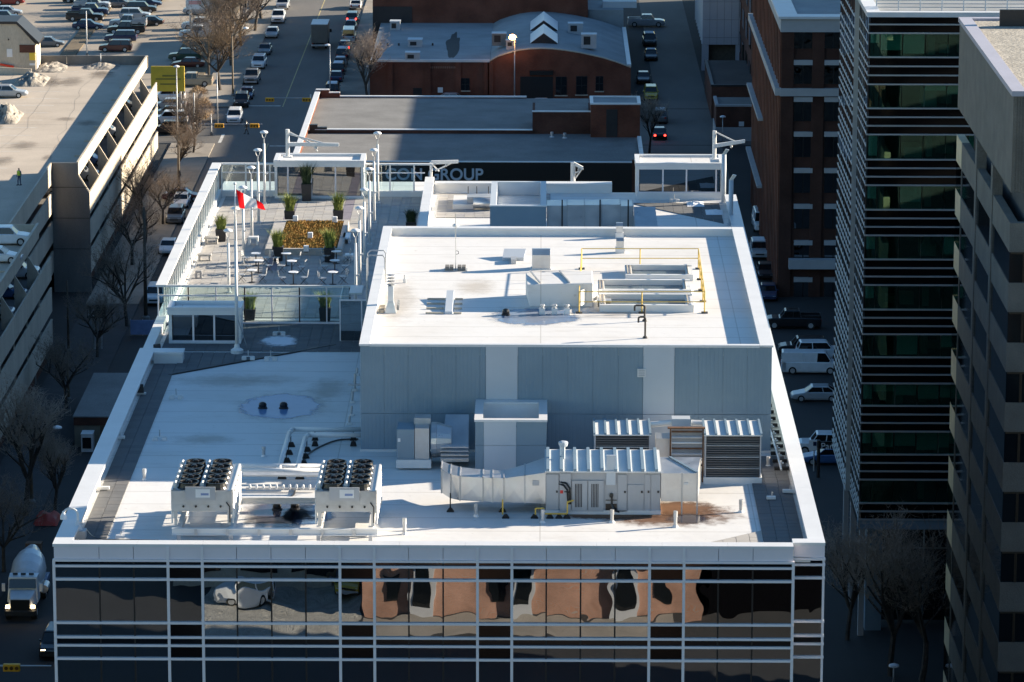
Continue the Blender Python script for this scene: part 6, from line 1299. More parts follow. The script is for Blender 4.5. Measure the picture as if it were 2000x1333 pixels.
# ================================================================== glass tower
GTY, GTX = 288.0, W(1692, 300, Y=288).x
gt = thing('glass_tower', 'dark green glass office tower with white horizontal rails', 'building', (35, GTY, 0))
def gb(nm, mn, *b): m = MB(); m.box(*b); return m.build(nm, mn, gt)
GTE, GTBK = 44.0, 311.0
wy = [65, 165, 263, 362, 460, 557, 653, 749, 843, 937]; wb_ = [112, 212, 312, 410, 507, 605, 698, 793, 888, 983]
def gz(y): return W(1780, y, Y=GTY).z
zs_, ztop = gz(1030), gz(24)
gb('core', 'interior', GTX+6, GTE, GTY+5, GTBK-.5, 0, ztop-.5)
gb('roof_sheet', 'roof_blue', GTX+.6, GTE, GTY+.6, GTBK-.4, ztop-.6, ztop-.3)
gb('roof_coping', 'coping', GTX-.15, GTE, GTY-.15, GTY+.6, ztop-.35, ztop); gb('roof_coping', 'coping', GTX-.15, GTX+.8, GTY+.601, GTBK, ztop-.35, ztop-.002)
colx = [GTX+.1, W(1719, 90, Y=GTY).x]+[W(1719, 90, Y=GTY).x+1.6*k for k in range(1, 12)]
bounds = [gz(31)]
for i in range(10):
    za, zb = gz(wy[i]), gz(wb_[i])
    for k in range(len(colx)-1): m = MB(); m.box(colx[k]+.03, colx[k+1]-.03, GTY, GTY+.05, zb+.05, za-.05); m.build('window_pane', 'tower_glass', gt)
    gb('floor_slab', 'interior', GTX+.3, GTE, GTY+.5, GTBK-.5, zb-.75, zb-.15)
    top = bounds[-1] if i == 0 else gz(wb_[i-1])
    n = 2 if i == 0 else 3
    for k in range(n):
        a = top+(za-top)*k/n; b = top+(za-top)*(k+1)/n; gb('spandrel_pane', 'spandrel_black', GTX+.1, GTE, GTY+.01, GTY+.06, b+.04, a-.04); gb('rail', 'tower_rail', GTX-.06, GTE, GTY-.14, GTY+.04, b-.05, b+.05)
    gb('rail', 'tower_rail', GTX-.06, GTE, GTY-.14, GTY+.04, zb-.05, zb+.05)
    for k, x in enumerate((27.5, 31.6)): gb('column', 'interior_light', x, x+.45, GTY+1.2, GTY+1.65, zb, za)
    # room backdrops and desks
    for k in range(len(colx)-1):
        if random.random() < .55: d_ = random.uniform(.25, .95); gb('blind', 'blind', colx[k]+.06, colx[k+1]-.06, GTY+.16, GTY+.19, za-.06-(za-zb-.12)*d_, za-.06)
    for k in range(2): x = GTX+1+random.uniform(0, 7); gb('desk_screen', 'interior_light', x, x+random.uniform(.4, 1.5), GTY+random.uniform(.4, 3), GTY+3.2, zb, zb+random.uniform(.5, 1.6))
a, b = gz(983), gz(1015)
for k in range(2): z1 = a+(b-a)*k/2; z0 = a+(b-a)*(k+1)/2; gb('spandrel_pane', 'spandrel_black', GTX+.1, GTE, GTY+.01, GTY+.06, z0+.04, z1-.04); gb('rail', 'tower_rail', GTX-.06, GTE, GTY-.14, GTY+.04, z0-.05, z0+.05)
gb('soffit_band', 'cladding', GTX-.1, GTE, GTY-.1, GTY+.4, gz(1034), gz(1016)); gb('soffit', 'dark_metal', GTX, GTE, GTY+.41, GTBK, gz(1034), gz(1034)+.1)
gb('column', 'concrete_pale', GTX+.1, GTX+.5, GTY+.1, GTY+.6, 0, gz(1034)-.001); gb('column', 'cladding', GTX+.7, GTX+1.9, GTY+1.5, GTY+2.5, 0, gz(1034)-.001)
for y in (GTY+9, GTY+16): gb('column', 'concrete_pale', GTX+.1, GTX+.5, y, y+.5, 0, gz(1034)-.001)
for k in range(5): gb('lobby_pane', 'pane_dark', GTX+2+k*3.2, GTX+5.1+k*3.2, GTY+4, GTY+4.05, 0.1, gz(1040))
gb('lobby_rail', 'tower_rail', GTX+2, GTE, GTY+3.9, GTY+3.99, gz(1100), gz(1100)+.12)
# left face: two staggered planes of narrow panes
zl = [gz(31)]
for i in range(10):
    zl += [gz(wy[i])+(gz(wy[i-1]) - gz(wy[i]))*f if False else gz(wy[i]), (gz(wy[i])+gz(wb_[i]))/2, gz(wb_[i])]
    nx = gz(wy[i+1]) if i < 9 else gz(1016); zl += [gz(wb_[i])+(nx-gz(wb_[i]))*f for f in (1/3, 2/3)]
zl.append(gz(1016))
for (y0, y1, xx, n, rl) in ((GTY+.3, GTY+8.6, GTX, 6, 'blue_glass'), (GTY+8.6, GTBK, GTX-.35, 9, 'blue_glass')):
    ys_ = [y0+(y1-y0)*k/n for k in range(n+1)]
    pane_me = {}
    for j in range(len(zl)-1):
        gb('side_rail', 'rail_bright', xx-.03, xx+.02, y0, y1, zl[j+1]-.05, zl[j+1]+.05)
        for k in range(n):
            key = round(zl[j]-zl[j+1], 2)
            if key not in pane_me: b = MB(); b.box(0, .04, .03, (y1-y0)/n-.03, .05, zl[j]-zl[j+1]-.05); pane_me[key] = b.data('side_pane', 'side_glass')
            inst('side_pane', pane_me[key], gt, (xx+.03, ys_[k], zl[j+1]))
    for k in range(n+1): gb('side_mullion', 'dark_metal', xx-.005, xx+.06, ys_[k]-.035, ys_[k]+.035, zl[-1], zl[0])
gb('side_step', 'tower_rail', GTX-.35, GTX-.01, GTY+8.5, GTY+8.6, zl[-1], zl[0])
# roof railing
rl = thing('roof_railing', 'blue white roof railing on top of the glass tower', 'railing', (GTX+3, GTY+3, ztop))
for k in range(14):
    x = W(1712+k*42.5, 20, Y=GTY+3).x; m = MB(); m.box(x-.04, x+.04, GTY+3, GTY+3.08, ztop-.3, ztop+1.6); m.build('post', 'coping', rl)
for k in range(7): m = MB(); m.box(W(1712, 20, Y=GTY+3).x, GTE, GTY+3.1, GTY+3.14, ztop-.1+k*.25, ztop-.05+k*.25); m.build('rail', 'cladding', rl)
# ================================================================== concrete tower
CTY, CTX = 230.0, W(1980, 178, Y=230).x; CTZ = W(1980, 178, Y=230).z; CTB = 260.7
ct = thing('concrete_tower', 'ribbed grey concrete tower with gravel roof at the right frame edge', 'building', (CTX+8, CTY, 0))
def cb(nm, mn, *b): m = MB(); m.box(*b); return m.build(nm, mn, ct)
zt0 = W(1980, 376, Y=CTY).z
cb('core', 'interior', CTX+1.1, 60, CTY+1.1, CTB, 0, CTZ-1)
cb('top_panel', 'concrete_tower', CTX, 60, CTY, CTB, zt0, CTZ-.3)
for k in range(60): 
    x = CTX+.12+k*.16; cb('rib', 'concrete_tower', x, x+.07, CTY-.05, CTY-.001, zt0, CTZ-.3) if k < 30 else None
cb('roof_gravel', 'gravel', CTX+.7, 60, CTY+.7, CTB-.6, CTZ-.299, CTZ-.15)
for b in ((CTX-.1, CTX+.7, CTY-.1, CTB), (CTX+.701, 60, CTY-.1, CTY+.7), (CTX+.701, 60, CTB-.6, CTB)): cb('coping', 'coping_lilac', *b, CTZ-.299, CTZ)
cb('roof_upstand', 'dark_metal', CTX+2.2, 60, CTB-3.2, CTB-2.9, CTZ-.149, CTZ+.9)
fy = [436+117*k for k in range(16)]
for k, y in enumerate(fy):
    z1 = W(1980, y, Y=CTY).z; z0 = W(1980, y+57, Y=CTY).z
    if z0 < 0: break
    cb('spandrel_band', 'concrete_tower', CTX, 60, CTY, CTY+.5, z0, z1)
    for j in range(2): ya, yb = CTY+.501+j*13.5, CTY+.5+(j+1)*13.5-.02; cb('spandrel_band', 'concrete_tower', CTX, CTX+.5, ya, yb, z0, z1)
    cb('end_panel', 'panel_bounce_lit', CTX-.01, CTX+.49, CTB-3.19, CTB+.02, z0, z1)
    cb('corner_glass', 'corner_glass', CTX-.01, CTX+.03, CTB-3.19, CTB+.02, W(1980, y+117, Y=CTY).z+.01, z0-.01); cb('corner_post', 'concrete_tower', CTX+.0, CTX+.25, CTB-3.45, CTB-3.2, W(1980, y+117, Y=CTY).z, z0)
    cb('window_band', 'pane_dark', CTX+.06, 60, CTY+.06, CTY+.12, W(1980, y+117, Y=CTY).z, z0)
    cb('window_band', 'pane_dark', CTX+.04, CTX+.1, CTY+.13, CTB-3.2, W(1980, y+117, Y=CTY).z, z0)
    cb('window_frame', 'bronze', CTX+.1, CTX+4, CTY+.0, CTY+.059, z0-.12, z0-.001)
    for j in range(4): cb('window_mullion', 'bronze', CTX+.8+j*1.1, CTX+.95+j*1.1, CTY+.0, CTY+.059, W(1980, y+117, Y=CTY).z+.01, z0-.13)
for y in (CTY+9, CTY+18): cb('side_pier', 'concrete_tower', CTX-.06, CTX+.55, y, y+.9, 0, zt0)

# unseen slab blocks added beyond the right frame edge to shade street and reflections
for x0, y0, y1, h, lb in ((66, 318, 387.5, 56, 'unseen tall slab block added beyond the right frame edge for its shade, nearer one'), (66, 391, 446, 56, 'unseen tall slab block added beyond the right frame edge for its shade, farther one'), (66, 150, 312, 38, 'unseen lower slab block added beside the concrete tower for its shade'), (44, 84, 140, 26, 'unseen low slab block added below the right frame corner for its shade')):
    o = thing('shade_slab', lb, 'building', (x0+12, (y0+y1)/2, 0))
    m = MB(); m.box(x0, x0+25, y0, y1, 0, h); m.build('wall', 'concrete_tower', o)
    for k in range(14): m = MB(); m.box(x0-.1, x0-.001, y0+1, y1-1, 2+k*3.8, 3.8+k*3.8); m.build('window_band', 'pane_dark', o)
# ================================================================== across the street, seen mirrored in the office windows
o = thing('brick_hall', 'orange brick hall across the street, mirrored in the office windows', 'building', (-2, 50, 0))
def qb(nm, mn, *b): m = MB(); m.box(*b); return m.build(nm, mn, o)
qb('wall', 'brick_orange', -13, 12, 26, 52, 0, 7.5); qb('coping', 'concrete', -13.2, 12.2, 51.8, 52.2, 7.5, 7.8); qb('roof_sheet', 'gravel', -12.8, 11.8, 26.2, 51.7, 7.5, 7.6)
for k in (0, 2, 5): qb('window', 'pane_dark', -11.5+k*4, -10.4+k*4, 52.001, 52.08, 1.2, 3.4)
for k in range(3):
    qb('pale_bay', 'concrete_pale', -9.6+k*7.5, -7.9+k*7.5, 52.001, 52.3, 0, 5.2); qb('bay_window', 'pane_dark', -9.3+k*7.5, -8.2+k*7.5, 52.301, 52.34, 1.0, 4.6)
for k in range(3): qb('awning', 'concrete_pale', -8+k*8, -6.5+k*8, 52.09, 53.2, 4.3, 4.6)
sheet_box('forecourt', -25, -13.2, 20, 58, .0, .006, 'gravel'); sheet_box('forecourt', -13.1, 10, 52.3, 57, .0, .006, 'sidewalk'); sheet_box('front_road', -200, 200, 128, 144, .0, .005, 'asphalt_street')
o = thing('grey_shed', 'low grey shed across the street, mirrored in the office windows', 'building', (-24, 44, 0))
qb('wall', 'concrete', -28, -16, 34, 44, 0, 4.0); qb('roof_sheet', 'roof_blue', -28.3, -15.7, 33.7, 44.3, 4.0, 4.3)
for k in range(3): qb('window', 'pane_dark', -26.5+k*4, -24+k*4, 44.001, 44.08, 1.2, 3)

o = thing('dark_mirror_block', 'unseen dark block added beside the orange brick hall to darken the office window reflections', 'building', (20, 40, 0))
qb('wall', 'spandrel_black', 12.6, 34, 22, 51, 0, 8); qb('roof_sheet', 'roof_grey', 12.4, 34.2, 21.8, 51.2, 8, 8.3)  # added dark mass that keeps this part of the window reflections dark
# ================================================================== vehicles
CC = dict(white=(.72, .73, .74), silver=(.40, .42, .44), grey=(.16, .165, .17), black=(.012, .012, .014), navy=(.02, .035, .09), red=(.22, .015, .015), blue=(.05, .12, .28), tan=(.36, .31, .23), yellow=(.55, .40, .02), green=(.03, .07, .05), maroon=(.09, .02, .02))
for k, c in CC.items(): mat('car_'+k, c, .3, var=.12, sc=1.5, metal=.15 if k in ('silver', 'grey', 'navy') else 0, coat=.5)
def loft(m, st):
    """closed shell through mirrored half profiles st = [(y, [(x, z) bottom to top])]"""
    n = len(st[0][1]); ring = []
    for y, pr_ in st: ring.append([(x, y, z) for x, z in pr_]+[(-x, y, z) for x, z in reversed(pr_)])
    b = len(m.v); k = 2*n
    for r_ in ring: m.v += r_
    for i in range(len(ring)-1):
        for j in range(k): m.f.append((b+i*k+j, b+i*k+(j+1) % k, b+(i+1)*k+(j+1) % k, b+(i+1)*k+j))
    m.f.append(tuple(b+j for j in range(k-1, -1, -1))); m.f.append(tuple(b+(len(ring)-1)*k+j for j in range(k)))
STY = dict(
    sedan=dict(L=4.6, W=.89, belt=.92, hood=.80, roof=1.42, cab=(-1.75, -1.05, .42, 1.05), tail=.92, wb=1.35, r=.32),
    suv=dict(L=4.7, W=.94, belt=1.08, hood=1.02, roof=1.72, cab=(-2.22, -1.95, .55, 1.1), tail=1.08, wb=1.38, r=.37),
    pickup=dict(L=5.6, W=.99, belt=1.15, hood=1.1, roof=1.85, cab=(-.75, -.6, .75, 1.25), tail=1.12, wb=1.75, r=.40),
    van=dict(L=5.6, W=1.0, belt=1.2, hood=1.15, roof=2.1, cab=(-2.72, -2.65, 1.35, 1.95), tail=1.2, wb=1.72, r=.37))
PROTO = {}
def car_meshes(sty, col, lit=False):
    key = (sty, col, lit)
    if key in PROTO: return PROTO[key]
    d = STY[sty]; L2 = d['L']/2; w = d['W']; P_ = []
    def pf(wf, zb, zt_, tuck=.9): return [(w*wf*.93, zb), (w*wf, zb+.16), (w*wf, zt_*.62), (w*wf*.985, zt_-.07), (w*wf*tuck, zt_)]
    m = MB(); c0, c1, c2, c3 = d['cab']; h, b, t_ = d['hood'], d['belt'], d['tail']
    st = [(-L2, pf(.86, .42, t_-.22)), (-L2+.10, pf(.96, .3, t_-.03)), (-L2+.45, pf(1, .24, t_)), (c0, pf(1, .22, max(b, t_))), (0, pf(1.0, .2, b)), (c3, pf(1, .22, b-.01)), (c3+.12, pf(1, .22, b-.04)), (L2-.75, pf(.98, .24, h)), (L2-.18, pf(.93, .28, h-.1)), (L2-.03, pf(.85, .34, h-.22)), (L2, pf(.8, .42, h-.32))]
    loft(m, st)
    P_.append(('body', m.data('body', 'car_'+col, False), None))
    m = MB(); rf = d['roof']; wr = w*.78
    def cs(y, half, z): return [(half, z)]
    v = [(w*.9, c0, b-.02), (wr, c1, rf-.06), (wr, c2, rf-.06), (w*.9, c3, b-.03)]
    pts = [(x, y, z) for x, y, z in v]+[(-x, y, z) for x, y, z in v]
    m.add(pts, [(0, 1, 2, 3), (7, 6, 5, 4), (0, 4, 5, 1), (1, 5, 6, 2), (2, 6, 7, 3), (3, 7, 4, 0)]); P_.append(('windows', m.data('windows', 'car_glass'), None))
    m = MB(); m.hexa([(-wr-.03, c1-.06, rf-.07), (wr+.03, c1-.06, rf-.07), (wr+.03, c2+.08, rf-.07), (-wr-.03, c2+.08, rf-.07), (-wr*.9, c1+.1, rf), (wr*.9, c1+.1, rf), (wr*.9, c2-.08, rf), (-wr*.9, c2-.08, rf)])
    for s in (-1, 1):
        for ya, za, xa, yb, zb, xb in ((c0, b, .9*w, c1, rf-.06, wr), (c3, b-.03, .9*w, c2, rf-.06, wr), ((c0+c3)/2-.25, b, .9*w, (c1+c2)/2-.15, rf-.06, wr)):
            m.cyl((s*(xa+.012), ya, za-.03), (s*(xb+.012), yb, zb), .045, n=5)
    if sty == 'van':
        for s in (-1, 1): m.hexa([(s*w*.92, c0+.02, b-.02), (s*w*.93, c0+.02, b-.02), (s*w*.93, .55, b-.02), (s*w*.92, .55, b-.02), (s*(wr+.02), c1+.02, rf-.06), (s*(wr+.035), c1+.02, rf-.06), (s*(wr+.035), .62, rf-.06), (s*(wr+.02), .62, rf-.06)])
    P_.append(('roof', m.data('roof', 'car_'+col), None))
    if sty == 'pickup':
        m = MB(); m.box(-w*.8, w*.8, -L2+.16, c0-.12, t_+.002, t_+.012); P_.append(('bed_liner', m.data('bed_liner', 'rubber'), None))
        m = MB()
        for s in (-1, 1): m.box(s*w*.86-.06, s*w*.86+.06, -L2+.1, c0-.05, t_+.003, t_+.22)
        m.box(-w*.86, w*.86, -L2+.04, -L2+.14, t_-.02, t_+.22); P_.append(('bed_side', m.data('bed_side', 'car_'+col), None))
    tm = MB(); r = d['r']; tm.cyl((-.11, 0, 0), (.11, 0, 0), r, n=14); tyre = tm.data('wheel', 'rubber')
    rm = MB(); rm.cyl((-.118, 0, 0), (.118, 0, 0), r*.62, n=10); rim = rm.data('rim', 'galv_dull')
    for s in (-1, 1):
        for y in (-d['wb'], d['wb']+.08): P_.append(('wheel', tyre, (s*(w-.08), y, r), rim))
    for s in (-1, 1):
        m = MB(); m.box(-.16, .16, -.05, .03, -.07, .07); P_.append(('headlight', m.data('headlight', 'headlight_on' if lit == 'head' else 'lens'), (s*w*.62, L2-.05, h-.27)))
        m = MB(); m.box(-.11, .11, -.03, .06, -.11, .11); P_.append(('tail_light', m.data('tail_light', 'taillight_on' if lit == 'tail' else 'taillight'), (s*w*.7, -L2+.02, t_-.24)))
    m = MB(); m.box(-w*.5, w*.5, -.03, .03, -.09, .09); P_.append(('grille', m.data('grille', 'black_plastic'), (0, L2-.02, h-.42)))
    m = MB(); m.box(-w*.82, w*.82, -.06, .08, -.1, .1); P_.append(('bumper', m.data('bumper', 'grey_paint' if sty == 'pickup' else 'car_'+col), (0, L2-.04, .44)))
    for s in (-1, 1): m = MB(); m.box(s*.0-.07, s*.0+.07, -.05, .05, -.06, .06); P_.append(('mirror', m.data('mirror', 'car_'+col), (s*(w+.06), c3-.2, b+.04)))
    PROTO[key] = P_; return P_
def car(px, py, head, sty, col, lb, z=0., lit=False, grp='parked cars', at=None, snow=False):
    """head in degrees: 0 looks away from the camera, 180 towards it, 90 left, -90 right"""
    q = W(px, py, z=z) if at is None else Vector(at)
    if at is None and abs(head) in (0, 180): q.y += STY[sty]['L']/2*.9
    nm = {'sedan': 'parked_car', 'suv': 'parked_suv', 'pickup': 'pickup_truck', 'van': 'delivery_van'}[sty]
    t = thing(nm, lb, {'sedan': 'car', 'suv': 'car', 'pickup': 'pickup', 'van': 'van'}[sty], (q.x, q.y, z+.008), grp, local=True, rot=R(head)+random.uniform(-.03, .03))
    for p in car_meshes(sty, col, lit):
        o = inst(p[0], p[1], t, p[2] or (0, 0, 0))
        if len(p) > 3: inst('rim', p[3], o, p[2])
    if snow:
        d = STY[sty]; m = MB(); m.box(-d['W']*.66, d['W']*.66, d['cab'][1]+.15, d['cab'][2]-.1, d['roof']+.002, d['roof']+.07); o = m.build('snow_cap', 'snow', t, bevel=.03)
    return t
G1, G2, G3, G4, G5 = 'cars parked on the left kerb', 'cars parked on the right kerb', 'cars in the far lot', 'cars along the right alley', 'cars on the garage deck'
# left kerb, facing the camera
for x, y, sty, col, lb in ((551, 20, 'suv', 'silver', 'pale SUV at the top of the left kerb row'), (542, 47, 'pickup', 'white', 'white pickup near the top of the left kerb row'), (530, 76, 'sedan', 'silver', 'silver car half hidden by bare branches on the left kerb'), (516, 109, 'sedan', 'grey', 'grey car on the left kerb above the white SUV'),
                           (504, 136, 'suv', 'white', 'white SUV on the left kerb beside the box truck lane'), (490, 166, 'pickup', 'grey', 'grey pickup with chrome grille on the left kerb'), (480, 196, 'sedan', 'navy', 'navy car on the left kerb in front of the grey pickup'), (470, 212, 'suv', 'black', 'black SUV on the left kerb behind the white car'), (456, 244, 'suv', 'white', 'white SUV waiting at the corner of the left kerb')):
    car(x, y, 180, sty, col, lb, grp=G1)
for x, y, sty, col, lit, sn, lb in ((694, 20, 'sedan', 'white', False, False, 'white car at the top of the right kerb row'), (687, 48, 'suv', 'grey', 'tail', False, 'grey SUV with red tail lights high in the right kerb row'), (684, 62, 'sedan', 'black', False, True, 'black car with snowy roof behind the white van on the right kerb'), (680, 86, 'van', 'white', False, False, 'white van in the right kerb row'), (673, 102, 'sedan', 'navy', 'tail', False, 'navy car with glowing brake lights in the right kerb row'),
                                    (668, 120, 'suv', 'black', False, True, 'black SUV with snowy roof left of the pale tree, upper one'), (664, 135, 'sedan', 'grey', False, True, 'grey car with snowy roof left of the pale tree'), (660, 149, 'suv', 'black', False, True, 'black SUV with snowy roof left of the pale tree, lower one'), (656, 163, 'sedan', 'navy', False, False, 'navy car behind the nearest SUV of the right kerb row'), (648, 190, 'suv', 'black', False, True, 'black SUV with snowy roof nearest in the right kerb row')):
    car(x, y, 0, sty, col, lb, grp=G2, lit=lit, snow=sn)
# far lot
lot = ((172, 57, -90, 'sedan', 'navy', 'blue hatchback end of the middle lot row beside the tall pole'), (166, 41, -90, 'pickup', 'black', 'black pickup with pale roof behind the blue hatchback'), (176, 30, -90, 'pickup', 'navy', 'dark pickup third from the front of the middle lot row'), (180, 18, -90, 'pickup', 'silver', 'silver pickup in the middle lot row'), (196, 9, -90, 'suv', 'navy', 'dark SUV at the top of the middle lot row'), (208, 1, -90, 'sedan', 'black', 'black car at the top frame edge of the middle lot row'),
       (226, 101, 90, 'suv', 'maroon', 'dark maroon SUV nearest in the right lot row, by the garage wall'), (236, 82, 90, 'suv', 'navy', 'navy SUV with glossy roof second in the right lot row'), (247, 66, 90, 'pickup', 'black', 'black pickup third in the right lot row'), (251, 53, 90, 'pickup', 'silver', 'silver pickup fourth in the right lot row'), (264, 38, -90, 'suv', 'silver', 'silver SUV facing right in the right lot row'), (276, 25, -90, 'suv', 'black', 'black SUV above the silver SUV in the right lot row'), (287, 13, -90, 'sedan', 'navy', 'navy car high in the right lot row'), (296, 2, -90, 'suv', 'tan', 'tan SUV at the top of the right lot row'),
       (14, 30, -90, 'sedan', 'silver', 'silver car behind the stair house roof'), (8, 43, -90, 'suv', 'navy', 'navy SUV just above the stair house roof'), (18, 9, -90, 'suv', 'red', 'red SUV in the top left corner'), (95, 91, -90, 'sedan', 'grey', 'grey car just behind the garage deck wall'),
       (392, 58, 90, 'pickup', 'white', 'white pickup under the bare trees, upper one'), (388, 74, 90, 'pickup', 'white', 'white pickup under the bare trees, lower one'), (388, 28, 90, 'suv', 'silver', 'silver SUV below the white billboard'), (362, 118, 90, 'suv', 'green', 'dark green SUV right of the garage deck corner'), (368, 132, 90, 'sedan', 'maroon', 'maroon car behind the yellow billboard'), (376, 168, 90, 'pickup', 'tan', 'tan pickup right of the yellow billboard'), (328, 198, 90, 'suv', 'white', 'white SUV below the yellow billboard'), (330, 213, 90, 'sedan', 'silver', 'silver car second below the yellow billboard'), (330, 228, 90, 'sedan', 'grey', 'grey car third below the yellow billboard'), (331, 242, 90, 'suv', 'white', 'white SUV fourth below the yellow billboard'), (330, 262, 90, 'suv', 'black', 'black SUV lowest of the row below the yellow billboard'),
       (290, 50, 90, 'sedan', 'black', 'black car parked right behind the silver SUV row'), (225, 14, 90, 'sedan', 'grey', 'grey car on the lot median near the top frame edge'), (152, 5, -90, 'suv', 'black', 'black SUV left of the top of the middle lot row'))
for x, y, h, sty, col, lb in lot: car(x, y, h, sty, col, lb, grp=G3)
# garage deck
car(14, 190, -90, 'sedan', 'silver', 'silver sedan alone on the sunny garage deck', z=DZ, grp=G5)
car(12, 477, -90, 'suv', 'white', 'white hatchback on the shaded near garage deck', z=DZ, grp=G5)
car(-6, 512, -90, 'sedan', 'white', 'white car cut by the left frame edge on the near garage deck', z=DZ, grp=G5)
for i, k in enumerate((0, 1, 2, 4, 6)):
    car(0, 0, -90, ('sedan', 'suv')[k % 2], ('white', 'silver', 'blue', 'white', 'grey')[i], ORD[i]+' car nose showing through the garage fins, counting from the notch', z=9.2, grp='cars seen through the garage fins', at=(GXL-2.9, 411.5+k*9.3+4.6, 9.2))
for i, k in enumerate((7, 6, 5)):
    car(0, 0, -90, ('sedan', 'suv')[k % 2], ('white', 'blue', 'silver')[i], ORD[i]+' car nose showing through the near garage fins, counting towards the camera', z=9.2, grp='cars seen through the garage fins', at=(GXL-2.9, 304.4+k*9.2+4.6, 9.2))
# alley and right hand lot
al = ((1262, 52, -90, 'pickup', 'silver', 'silver pickup across the top of the alley'), (1269, 92, 180, 'suv', 'black', 'black SUV with pale roof in the middle of the alley'), (1272, 120, 180, 'sedan', 'black', 'black car with snowy roof in the alley'), (1257, 165, 180, 'sedan', 'black', 'black car beside the arched brick gable'), (1272, 198, 180, 'suv', 'yellow', 'yellow and black car at the alley corner'), (1290, 243, 0, 'suv', 'grey', 'grey SUV with snowy roof behind the alley tree'), (1288, 275, 0, 'sedan', 'black', 'black car with red tail light behind the alley tree'),
      (1490, 455, 180, 'van', 'white', 'white van squeezed beside the brick office tower'), (1484, 508, 180, 'suv', 'silver', 'silver SUV seen past the right roof corner'), (1497, 548, 180, 'sedan', 'black', 'black car below the silver SUV past the right roof edge'), (1502, 590, 180, 'sedan', 'navy', 'navy car farther down past the right roof edge'),
      (1548, 640, 90, 'pickup', 'black', 'black pickup in the shaded lot right of the office block'), (1568, 692, 90, 'suv', 'black', 'black SUV above the white van in the shaded lot'), (1602, 700, -90, 'suv', 'white', 'white SUV half hidden behind the white van'), (1583, 728, -90, 'van', 'white', 'white delivery van in the shaded lot right of the office block'), (1594, 782, 90, 'sedan', 'silver', 'silver sedan below the white van in the shaded lot'), (1612, 885, 90, 'pickup', 'white', 'white pickup beside the parking sign'), (1618, 905, 90, 'sedan', 'blue', 'blue car beside the parking sign'),
      (300, 598, 180, 'suv', 'white', 'white SUV on the street below the terrace left corner'), (352, 408, 180, 'sedan', 'white', 'white car behind the left terrace screen top'), (357, 392, -90, 'sedan', 'maroon', 'maroon car behind the left terrace screen top'), (340, 440, 180, 'suv', 'grey', 'grey SUV behind the left terrace screen middle'), (326, 500, 180, 'sedan', 'white', 'white car behind the left terrace screen near end'), (885, 203, -90, 'sedan', 'silver', 'silver car roof on the cross street before the brick wall'), (1062, 214, -90, 'sedan', 'white', 'white car roof on the cross street at the black doorway'))
for x, y, h, sty, col, lb in al: car(x, y, h, sty, col, lb, grp=G4, snow=(y in (92, 120, 243, 508)), lit='tail' if y == 275 else False)
car(103, 1290, 180, 'suv', 'black', 'black SUV with headlights on at the left edge of the office facade', lit='head', grp=G1)
for x, y, h, sty, col, lb in ((-22, 48, 90, 'suv', 'white', 'white SUV in the forecourt across the street'), (-15.5, 40, 0, 'sedan', 'silver', 'silver car in the forecourt across the street'), (-14.5, 45, 0, 'pickup', 'yellow', 'yellow pickup beside the orange brick hall')):
    car(0, 0, h, sty, col, lb, grp='cars across the street', at=(x, y, 0))
# box truck
q = W(624, 97, z=0); t = thing('box_truck', 'grey box truck driving away down the left street', 'truck', (q.x, q.y+3, 0), local=True)
for nm, mn, b in (('cargo_box', 'truck_grey', (-1.2, 1.2, -3.2, 2.2, .95, 3.6)), ('roof_cap', 'white_paint', (-1.22, 1.22, -3.22, 2.22, 3.601, 3.68)), ('rear_door', 'grey_door', (-1.1, 1.1, -3.26, -3.201, 1.05, 3.45)), ('cab', 'car_white', (-1.05, 1.05, 2.4, 4.0, .6, 2.5)), ('chassis', 'rubber', (-.5, .5, -3.2, 4.0, .5, .94)), ('rear_bumper', 'galv_dull', (-1.15, 1.15, -3.35, -3.22, .5, .75)), ('mirror', 'black_plastic', (1.1, 1.45, 3.4, 3.55, 1.6, 2.1))):
    m = MB(); m.box(*b); m.build(nm, mn, t, bevel=.03)
for s in (-1, 1):
    for y in (-1.9, 3.2): m = MB(); m.cyl((s*.75, y, .48), (s*1.08, y, .48), .48, n=14); m.build('wheel', 'rubber', t)
    m = MB(); m.box(s*.95-.1, s*.95+.1, -3.3, -3.262, .8, .93); m.build('tail_light', 'taillight', t)
# cement mixer
q = W(50, 1192, z=0); t = thing('cement_mixer', 'white cement mixer truck with round drum at the lower left', 'truck', (q.x, q.y, 0), local=True, rot=math.pi)
m = MB(); m.box(-.45, .45, -7.2, 2.6, .75, 1.1); m.build('chassis', 'rubber', t)
m = MB(); m.hexa([(-1.15, .1, 1.0), (1.15, .1, 1.0), (1.15, 1.5, 1.0), (-1.15, 1.5, 1.0), (-1.1, .15, 2.95), (1.1, .15, 2.95), (1.05, 1.2, 2.9), (-1.05, 1.2, 2.9)]); m.build('cab', 'car_white', t, bevel=.06)
m = MB(); m.hexa([(-1.0, 1.28, 2.1), (1.0, 1.28, 2.1), (1.0, 1.50, 2.1), (-1.0, 1.50, 2.1), (-.98, 1.1, 2.75), (.98, 1.1, 2.75), (.98, 1.30, 2.75), (-.98, 1.30, 2.75)]); m.build('windscreen', 'car_glass', t)
m = MB(); m.hexa([(-1.1, 1.5, .9), (1.1, 1.5, .9), (.9, 3.0, .9), (-.9, 3.0, .9), (-.95, 1.5, 2.0), (.95, 1.5, 2.0), (.75, 3.0, 1.75), (-.75, 3.0, 1.75)]); m.build('bonnet', 'car_white', t, bevel=.08)
m = MB(); m.box(-.7, .7, 2.98, 3.06, .8, 1.65); m.build('grille', 'black_plastic', t); m = MB(); m.box(-1.15, 1.15, 2.95, 3.2, .45, .85); m.build('bumper', 'dark_metal', t, bevel=.04)
